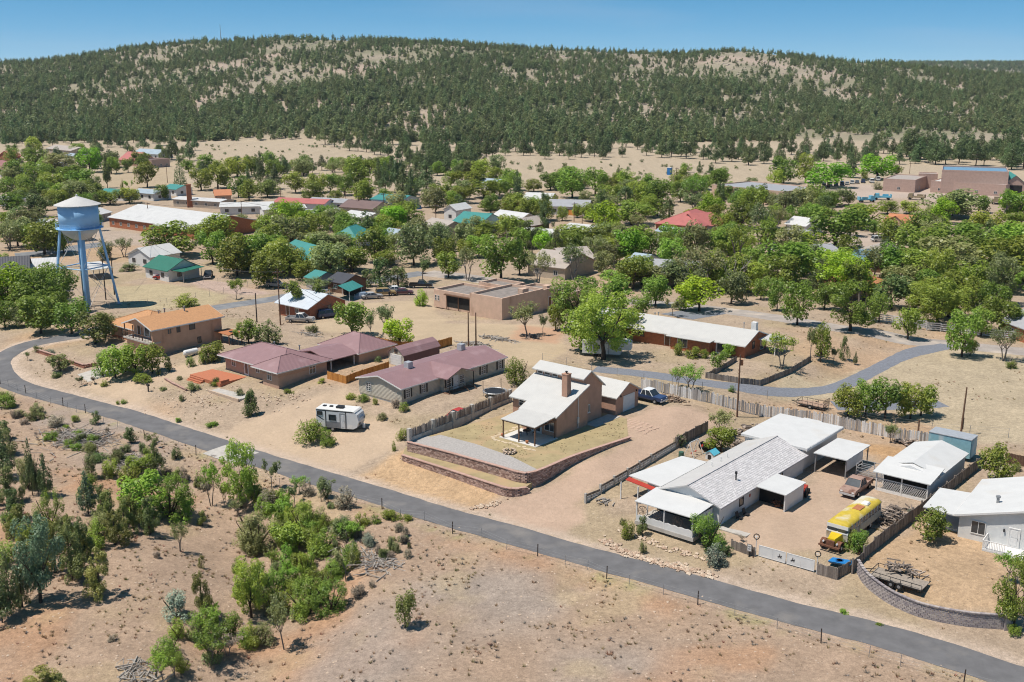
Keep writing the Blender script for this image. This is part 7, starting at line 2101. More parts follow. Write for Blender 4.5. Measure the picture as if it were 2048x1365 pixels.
# ------------------------------------------------------------------ cabin, little barn, canopy shelter
def cabin():
    r = house('metal_roof_cabin', 'brown brick cabin with bright metal roof behind a feathery tree', 'house', 620, 641)
    gable_wall(r, 'x', 0, 9.5, -10, 0, 2.7, 4.7, M_BRICK); gable(r, 'x', 0, 9.5, -10, 0, 2.7, 4.7, mat('bright_galvanised', (0.60, 0.64, 0.68), .4, .08, .8, 0, .1, .5, seams=(0, .7, .5)), .8)
    win(r, 'R', 5.2, 0, .9, .9, 1.5, M_DARKFRAME, 'sash'); win(r, 'F', -4, 0, .9, 1.2, 1.1, M_TRIM, 'slide'); door(r, 'F', -7, 0, 0, .95, 2, M_WOOD)
cabin()
def little_barn():
    r = house('little_barn', 'small gambrel barn with plum roof and white garage door', 'barn', 808, 735)
    W, Ln = 3.6, 8.5
    pr = [(-W, 1.9), (-W * .8, 2.75), (-W / 2, 3.25), (-W * .2, 2.75), (0, 1.9)]
    MB().extr([(-W, -.3), (0, -.3)] + pr[::-1], 'y', 0, Ln).build('wall', M_SIDING, r)
    prof_roof(MB(), 'y', [(p - .12 if i == 0 else p + .12 if i == 4 else p, z + .07) for i, (p, z) in enumerate(pr)], -.25, Ln + .25, .08).build('roof', M_ROOF_PY, r)
    MB().box(.002, .02, 0, .05, Ln, 1.88).build('side_cladding', mat('plum_cladding', (0.16, 0.075, 0.08), .6), r)
    door(r, 'F', -W / 2, 0, 0, 2.4, 1.75, M_WHITE, M_TRIM, name='garage_door'); win(r, 'F', -W / 2, 0, 2.15, .7, .6, M_WOOD, 'slide')
little_barn()
def shelter():
    r = house('canopy_shelter', 'teal tarpaulin canopy shelter right of the cabin', 'canopy', 690, 602, rad(-20))
    gable(r, 'y', -4, 1.2, 0, 6, 2.3, 3.4, RM['T'], .2, .05, name='tarpaulin'); posts(r, [(-3.9, .1), (1.1, .1), (1.1, 5.9), (-3.9, 5.9)], -.3, 2.3, M_TRIM, .05)
    MB().box(-3.5, 5.7, 0, .9, 5.8, 2.2).build('painted_canopy_shade', M_SHADE_ASH, r)  # near-black sheet paints the shade under the tarpaulin
shelter()
tc_ = gp(728, 597); tcv = thing('covered_car', 'car hidden under a pale blue tarpaulin', 'covered car', tc_, rad(15))
MB().hexa([(-2.3, -1, 0), (2.3, -1, 0), (2.3, 1, 0), (-2.3, 1, 0)], [(-2.1, -.9, .9), (2.0, -.9, .85), (2.0, .9, .85), (-2.1, .9, .9)]).hexa([(-1.8, -.85, .9), (1.0, -.85, .87), (1.0, .85, .87), (-1.8, .85, .9)], [(-1.0, -.7, 1.4), (.4, -.7, 1.4), (.4, .7, 1.4), (-1.0, .7, 1.4)]).build('tarpaulin', mat('pale_tarp', (0.22, 0.28, 0.36), .6, .15, 2, .3), tcv)

# ------------------------------------------------------------------ small things in the yards
def stone_ring(u, v, rad_, n, label, z=None, name='fire_pit', cat='fire pit'):
    p = at(u, v, z) if z else gp(u, v); r = thing(name, label, cat, p); rr = random.Random(5)
    for k in range(n):
        a = 2 * math.pi * k / n
        for j in range(2): MB().rock((rad_ * math.cos(a + j * .2), rad_ * math.sin(a + j * .2), .12 + j * .2), .2, rr).build('stone', M_STONE, r)
    MB().lathe([(rad_ - .15, .0), (rad_ - .15, .03)], 16).build('ash_bed', M_SHADE_ASH, r)
stone_ring(1019, 906, .75, 11, 'round stone fire pit on the lawn', YZ)
def trampoline():
    p = gp(990, 793); r = thing('trampoline', 'round black trampoline beside the porch steps', 'trampoline', p)
    MB().lathe([(1.55, .78), (1.55, .80)], 24).build('jumping_mat', M_BLACK, r)
    MB().tube([(1.75 * math.cos(k * math.pi / 16), 1.75 * math.sin(k * math.pi / 16), .82) for k in range(33)], .13, 6, False).build('pad_ring', M_GREYM, r)
    for k in range(6): a = k * math.pi / 3; MB().tube([(1.75 * math.cos(a), 1.75 * math.sin(a), -.1), (1.75 * math.cos(a), 1.75 * math.sin(a), .8)], .04, 5).build('leg', M_GREYM, r)
    for k in (1, 3): a = k * math.pi / 3; MB().tube([(1.8 * math.cos(a), 1.8 * math.sin(a), .8), (1.8 * math.cos(a), 1.8 * math.sin(a), 2.4)], .05, 5).build('net_pole', M_BLACK, r)
trampoline()
def pots(x, y, m, label, s=.22):
    q = L2W(MAIN, x, y); o = MB().lathe([(s * .6, 0), (s, s * 1.3), (s * 1.08, s * 1.35), (s * 1.08, s * 1.6), (s * .9, s * 1.6)], 12).build('plant_pot', m); o.location = (q.x, q.y, YZ + .06); tag(o, label, 'plant pot')
pots(-1.6, -4.3, M_TERRA, 'terracotta pot at the front edge of the patio'); pots(-5.9, -4.2, M_DECK, 'red pot at the left corner of the patio')
q = L2W(MAIN, -3.6, -1.8); pt = thing('patio_table', 'dark round table with chairs under the patio roof', 'table', (q.x, q.y, YZ + .06))
MB().lathe([(.6, .7), (.6, .74)], 16).build('top', M_BLACK, pt); MB().tube([(0, 0, 0), (0, 0, .7)], .05, 6).build('pedestal', M_BLACK, pt)
for i, (dx, dy) in enumerate(((.95, 0), (-.95, .1), (.1, .95))):
    c = thing('patio_chair', ['dark patio chair right of the round table', 'dark patio chair left of the round table', 'dark patio chair behind the round table'][i], 'chair', (q.x + dx, q.y + dy, YZ + .06), math.atan2(-dy, -dx))
    MB().box(-.22, -.22, .42, .22, .22, .47).build('seat', M_BLACK, c); MB().box(-.26, -.22, .47, -.22, .22, .9).build('backrest', M_BLACK, c)
    for a in (-.2, .17):
        for b in (-.2, .17): MB().box(a, b, 0, a + .03, b + .03, .42).build('leg', M_BLACK, c)

def heap(u, v, rx, ry, n, m, label, name, cat, seed, long=False, size=.3, h=.6):
    """a pile of single pieces, too small to pick apart"""
    p = gp(u, v); rr = random.Random(seed); mb = MB()
    r = thing(name, label, cat, p, rad(-40))
    for k in range(n):
        x, y = rr.gauss(0, rx * .5), rr.gauss(0, ry * .5); z = h * max(0, 1 - (x / rx) ** 2 - (y / ry) ** 2) * rr.random()
        M = Matrix.Translation((x, y, z + .05)) @ Matrix.Rotation(rr.uniform(0, 6.28), 4, 'Z') @ Matrix.Rotation(rr.uniform(-.4, .4), 4, 'X')
        if long: l_ = rr.uniform(.6, 2.2) * size * 3; t_ = .022 + .03 * rr.random() if name == 'brush_pile' else .06; mb.box(-l_ / 2, -t_, -t_, l_ / 2, t_, t_, M)
        elif rr.random() < .5: s_ = size * rr.uniform(.5, 1.4); mb.box(-s_, -s_ * .6, -s_ * .3, s_, s_ * .6, s_ * .4, M)
        else: mb.rock((x, y, z + .1), size * rr.uniform(.5, 1), rr)
    mb.build('pieces', m, r)['kind'] = 'stuff'
    return r
heap(1338, 800, 3.2, 1.0, 120, M_LOG, 'firewood heap against the slab fence behind the garage', 'wood_pile', 'wood pile', 1, True, .22, .9)
heap(955, 692, 3.5, 1.2, 60, M_DEAD, 'pile of grey timber behind the beige home', 'timber_pile', 'timber pile', 2, True, .4, .6)
heap(1000, 680, 4.5, .9, 60, M_DEAD, 'row of grey logs behind the pair of poles', 'timber_pile', 'timber pile', 3, True, .4, .4)
heap(622, 670, 3.5, 1.2, 40, M_DEAD, 'grey branches below the silver pickup', 'brush_pile', 'brush pile', 4, True, .4, .3)
heap(1062, 675, 2.6, 1.2, 40, M_SCRAP, 'dark scrap under the bare tree', 'scrap_pile', 'scrap pile', 5, False, .3, .5)
heap(1530, 862, 3.4, 1.4, 70, M_SCRAP, 'scrap heap beside the slab fence behind the white roofed building', 'scrap_pile', 'scrap pile', 6, False, .35, .7)
heap(1500, 872, 3.4, 1.2, 70, M_SCRAP, 'junk pile right of the two yard trees', 'scrap_pile', 'scrap pile', 7, False, .35, .7)
heap(1478, 890, 2.0, 1.2, 46, M_SCRAP, 'junk pile behind the long white house roof', 'scrap_pile', 'scrap pile', 8, False, .3, .6)
heap(1782, 1036, 1.1, 3.6, 120, M_SCRAP, 'scrap wood and iron heaped between bus and fence', 'scrap_pile', 'scrap pile', 9, True, .3, 1.2)
heap(1828, 893, 3.0, 1.0, 60, M_SCRAP, 'bric-a-brac against the fence behind the lattice shed', 'scrap_pile', 'scrap pile', 10, False, .28, .9)
heap(1800, 1150, 1.6, .9, 50, M_SCRAP, 'scrap metal lying on the flatbed trailer', 'scrap_load', 'scrap', 11, True, .22, .4).location.z += .66
heap(1555, 1012, .8, .6, 24, M_RUST, 'rusty drum and parts beside the white side shed', 'scrap_pile', 'scrap pile', 12, False, .3, .6)
heap(1205, 1003, .9, .6, 24, M_DEAD, 'logs beside the pale board fence', 'wood_pile', 'wood pile', 13, True, .2, .3)
heap(160, 880, 6.5, 4.5, 260, M_DEAD, 'grey heap of dead branches in the brush at left', 'brush_pile', 'brush pile', 14, True, .5, .5)
heap(760, 1125, 4.5, 2.4, 130, M_DEAD, 'grey dead branches beside the thicket', 'brush_pile', 'brush pile', 15, True, .35, .35)
heap(265, 1345, 3.2, 1.8, 120, M_DEAD, 'grey dead branches near the bottom left', 'brush_pile', 'brush pile', 16, True, .3, .4)
heap(255, 925, 5.5, 3.0, 170, M_DEAD, 'fallen grey branches right of the thin pines', 'brush_pile', 'brush pile', 17, True, .5, .4)
def stones(pxs, n, wid, size, label, seed, name='stone_border'):
    r = thing(name, label, 'stones', (0, 0, 0)); rr = random.Random(seed); mb = MB(); pts = along([tuple(gp(u, v)[:2]) for u, v in pxs], .2)
    for k in range(n):
        p, a = rr.choice(pts); x, y = p.x + rr.gauss(0, wid), p.y + rr.gauss(0, wid)
        mb.rock((x, y, Tz(x, y) + size * .2), size * rr.uniform(.5, 1.25), rr, .75)
    mb.build('rocks', M_STONE, r)['kind'] = 'stuff'
stones([(1205, 1080), (1250, 1105), (1330, 1130), (1425, 1152)], 210, .35, .26, 'band of pale stones between the road and the flower bed', 1)
stones([(1240, 1065), (1300, 1085), (1360, 1105), (1430, 1122)], 110, .3, .22, 'stone edging along the bed under the porch', 2)
stones([(945, 1018), (975, 1012), (1000, 1004)], 36, .3, .26, 'small heap of stones at the driveway entrance', 3)
stones([(350, 790), (380, 800), (410, 810), (440, 800)], 130, 2.2, .17, 'scattered pale stones on the slope below the deck', 4, 'stone_scatter')
stones([(520, 800), (570, 795), (600, 800), (560, 815)], 60, 1.2, .2, 'flat stones on the slope below the hip roofed house', 5, 'stone_scatter')
stones([(150, 770), (200, 765), (240, 762)], 40, .8, .2, 'stones in the bed below the long hedge', 6, 'stone_scatter')
stones([(790, 925), (815, 915), (830, 905)], 16, .4, .22, 'stones on the bank left of the lower wall', 7, 'stone_scatter')
# brick planter walls in front of the orange roofed house
pw = thing('planter_wall', 'low brick planter wall in front of the orange roofed house', 'wall', (0, 0, 0))
block_wall(pw, [tuple(gp(u, v)[:2]) for u, v in ((73, 705), (110, 717), (168, 737), (188, 733))], lambda x, y: Tz(x, y) + .7, lambda x, y: Tz(x, y) - .1, .5, .22, .3, tint_mat('planter_brick', (0.30, 0.13, 0.09), (0.42, 0.20, 0.14)), M_CAP, 9)
pk = thing('kerb_wall', 'pale kerb along the garden bed left of the deck', 'kerb', (0, 0, 0))
block_wall(pk, [tuple(gp(u, v)[:2]) for u, v in ((330, 760), (345, 769), (372, 782))], lambda x, y: Tz(x, y) + .35, lambda x, y: Tz(x, y) - .1, .5, .2, .25, M_CAP, M_CAP, 10)

def prop(name, label, cat, u, v, rot=-40): return thing(name, label, cat, gp(u, v), rad(rot))
r = prop('dog_house', 'white dog house with bright blue roof', 'dog house', 1424, 917)
MB().extr([(-.6, 0), (.6, 0), (.6, .8), (0, 1.2), (-.6, .8)], 'y', -.7, .7).build('wall', M_WHITE, r); MB().box(-.25, -.72, .02, .25, -.705, .65).build('painted_door_shade', M_SHADE_ASH, r)  # dark patch on the front wall paints the shade inside
prof_roof(MB(), 'y', [(-.75, .74), (0, 1.26), (.75, .74)], -.8, .8, .06).build('roof', mat('sky_blue_paint', (0.12, 0.48, 0.62), .5), r)
r = prop('barrel', 'dark green barrel beside the dark fence', 'barrel', 1362, 922); MB().lathe([(.33, 0), (.35, .1), (.35, 1.15), (.33, 1.25)], 14).build('drum', mat('barrel_green', (0.06, 0.13, 0.09), .5), r); MB().lathe([(.36, .4), (.36, .44)], 14).build('hoop', M_BLACK, r)
r = prop('swing_set', 'white A frame swing set by the dark fence', 'swing set', 1387, 912)
for y in (-1.2, 1.2):
    for s_ in (-1, 1): MB().tube([(s_ * .8, y, 0), (0, y * .9, 2.1)], .05, 5).build('leg', M_TRIM, r)
MB().tube([(0, -1.1, 2.1), (0, 1.1, 2.1)], .05, 5).build('top_bar', M_TRIM, r)
for y in (-.5, .5):
    MB().box(-.12, y - .22, .5, .12, y + .22, .54).build('seat', M_RED, r); MB().tube([(0, y - .2, .54), (0, y - .2, 2.1)], .015, 3).tube([(0, y + .2, .54), (0, y + .2, 2.1)], .015, 3).build('chain', M_GREYM, r)
def tractor(u, v, head, label, m):
    r = prop('small_tractor', label, 'tractor', u, v, head)
    MB().box(-.2, -.28, .5, 1.1, .28, .95).hexa([(-.9, -.35, .5), (-.2, -.35, .5), (-.2, .35, .5), (-.9, .35, .5)], [(-.8, -.3, .8), (-.2, -.3, .8), (-.2, .3, .8), (-.8, .3, .8)]).build('body', m, r)
    MB().box(-.75, -.2, .8, -.4, .2, .86).box(-.8, -.2, .86, -.74, .2, 1.25).build('seat', M_BLACK, r); MB().tube([(-.1, 0, .9), (-.25, 0, 1.2)], .03, 4).build('steering_column', M_BLACK, r); MB().tube([(.7, .15, .95), (.7, .15, 1.5)], .03, 5).build('exhaust', M_BLACK, r)
    for x, y, q_ in ((-.6, .5, .55), (-.6, -.5, .55), (.85, .42, .32), (.85, -.42, .32)): MB().lathe([(q_ * .5, -.12), (q_, -.12), (q_, .12), (q_ * .5, .12)], 12).build('wheel', M_TYRE, r, loc=(x, y, q_)).rotation_euler = (math.pi / 2, 0, 0)
tractor(1606, 990, 60, 'small red and white tractor beside the white side shed', M_RED); tractor(1416, 900, 20, 'small red tractor by the yard tree', M_RED)
r = prop('blue_tub', 'bright blue tub with round mark behind the corner pickets', 'tub', 1682, 1134)
MB().hexa([(-1.1, -.5, .3), (1.1, -.5, .6), (1.1, .5, .6), (-1.1, .5, .3)], [(-1.2, -.6, .5), (1.2, -.6, .8), (1.2, .6, .8), (-1.2, .6, .5)]).build('shell', mat('tub_blue', (0.02, 0.20, 0.50), .45), r)
MB().lathe([(.3, 0), (.3, .02), (.42, .02), (.42, 0)], 16, (-.2, 0, .665)).build('round_mark', mat('tub_dark_blue', (0.01, 0.09, 0.28), .5), r)
for i, (x, y) in enumerate(((.9, 3.2), (1.0, 4.6))):
    q = L2W(WHT, x, y); c = thing('lawn_chair', ['black lawn chair nearest the road along the white wall', 'black lawn chair under the window of the white wall'][i], 'chair', q, rad(-40))
    MB().box(-.3, -.3, .35, .3, .3, .4).build('seat', M_BLACK, c); MB().hexa([(-.3, -.3, .4), (-.25, -.3, .4), (-.25, .3, .4), (-.3, .3, .4)], [(-.5, -.3, .95), (-.45, -.3, .95), (-.45, .3, .95), (-.5, .3, .95)]).build('backrest', M_BLACK, c)
    for a in (-.28, .24):
        for b in (-.28, .24): MB().box(a, b, 0, a + .04, b + .04, .35).build('leg', M_BLACK, c)
r = prop('metal_cage', 'grey wire cage trailer between carport and pickup', 'cage', 1742, 955)
cg = MB()
for x in (-1.6, 0, 1.6):
    for y in (-.9, .9): cg.box(x - .04, y - .04, .3, x + .04, y + .04, 1.7)
for z in (.3, .75, 1.2, 1.66):
    for y in (-.9, .9): cg.box(-1.6, y - .025, z, 1.6, y + .025, z + .05)
    for x in (-1.6, 1.6): cg.box(x - .025, -.9, z, x + .025, .9, z + .05)
cg.build('bars', M_GALV, r); MB().box(-1.6, -.9, .2, 1.6, .9, .29).build('floor', M_GREYWOOD, r)
r = prop('propane_tank', 'white propane tank behind the cypress by the hedge', 'tank', 382, 712, 50)
MB().tube([(-1.4, 0, .7), (-1.2, 0, .7), (1.2, 0, .7), (1.4, 0, .7)], [.25, .5, .5, .25], 14).build('vessel', M_TRIM, r); posts(r, [(-.9, 0), (.9, 0)], 0, .3, M_CONC, .2, 'cradle')
r = prop('satellite_dish', 'dark satellite dish beside the pergola', 'satellite dish', 466, 690); MB().tube([(0, 0, 0), (0, 0, 2.2)], .05, 5).build('mast', M_BLACK, r); MB().lathe([(.1, 0), (.45, .08), (.6, .2), (.58, .2), (.1, .03)], 14).build('reflector', M_BLACK, r, loc=(0, 0, 2.3))
r = prop('mailbox', 'dark mailbox on a post at the drive below the deck', 'mailbox', 297, 784); MB().box(-.08, -.08, 0, .08, .08, 1.0).build('post', M_DARKFRAME, r); MB().box(-.3, -.16, 1.0, .3, .16, 1.25).build('box', M_BLACK, r)
r = prop('portable_toilet', 'blue portable toilet on the far tan field', 'toilet', 1339, 350); MB().box(-1, -1, 0, 1, 1, 3.6).build('cabin', M_BLUE, r); MB().box(-1.1, -1.1, 3.61, 1.1, 1.1, 3.9).build('roof', M_TRIM, r)
r = prop('tarp_cover', 'bright blue tarpaulin over stacked goods in mid town', 'tarpaulin', 832, 418); MB().hexa([(-2, -1.2, 0), (2, -1.2, 0), (2, 1.2, 0), (-2, 1.2, 0)], [(-1.7, -.9, 1.6), (1.8, -1, 1.3), (1.7, 1, 1.5), (-1.8, .9, 1.7)]).build('sheet', M_BLUE, r)
r = prop('tarp_cover', 'long blue tarpaulin below the teal and white building', 'tarpaulin', 768, 422, 0); MB().hexa([(-5, -1.4, 0), (5, -1.4, 0), (5, 1.4, 0), (-5, 1.4, 0)], [(-4.6, -1, 1.7), (4.7, -1.2, 1.4), (4.5, 1, 1.8), (-4.8, 1, 1.5)]).build('sheet', M_BLUE, r)
slat_fence('cedar_fence', 'orange board fence below the grey L shaped house', [(1117, 428), (1150, 432), (1176, 430)], 2.0, M_CEDARP, .3, .4, .02, 6, .03, 21)
slat_fence('cedar_fence', 'orange board fence right of the pale roofed house', [(1008, 418), (1030, 416), (1055, 415)], 2.0, M_CEDARP, .3, .4, .02, 6, .03, 22)
# the person on the dirt lot
def person():
    p = gp(779, 597)
    r = thing('person', 'person in dark clothes standing on the dirt lot by the cars', 'person', p, rad(200))
    J = [(0, 0, .95), (0, 0, 1.2), (0, 0, 1.42), (0, 0, 1.52), (0, .01, 1.66), (.1, 0, .9), (.11, .03, .5), (.11, 0, .06), (.11, .12, .03), (-.1, 0, .9), (-.12, .02, .5), (-.13, -.02, .06), (-.13, .1, .03), (.19, 0, 1.4), (.25, -.02, 1.12), (.24, .1, .88), (-.19, 0, 1.4), (-.25, -.02, 1.12), (-.24, .1, .88)]
    E_ = [(0, 1), (1, 2), (2, 3), (3, 4), (0, 5), (5, 6), (6, 7), (7, 8), (0, 9), (9, 10), (10, 11), (11, 12), (2, 13), (13, 14), (14, 15), (2, 16), (16, 17), (17, 18)]
    rads = [.15, .15, .14, .06, .10, .095, .07, .05, .045, .095, .07, .05, .045, .065, .05, .04, .065, .05, .04]
    me = bpy.data.meshes.new('body'); me.from_pydata(J, E_, [])
    o = obj('body', me, r)
    md = o.modifiers.new('skin', 'SKIN')
    for v_, q_ in zip(me.skin_vertices[0].data, rads): v_.radius = (q_, q_)
    me.skin_vertices[0].data[0].use_root = True
    o.modifiers.new('sub', 'SUBSURF').levels = 1; me.materials.append(mat('dark_clothes', (0.02, 0.022, 0.03), .9))
    MB().lathe([(.02, -.11), (.085, -.08), (.1, 0), (.085, .08), (.03, .12)], 10).build('head', mat('skin', (0.42, 0.26, 0.19), .7), r, True, loc=(0, .01, 1.68))
    MB().lathe([(.1, .02), (.106, .05), (.09, .11), (.03, .145)], 10).build('hair', M_BLACK, r, True, loc=(0, -.008, 1.68))
person()
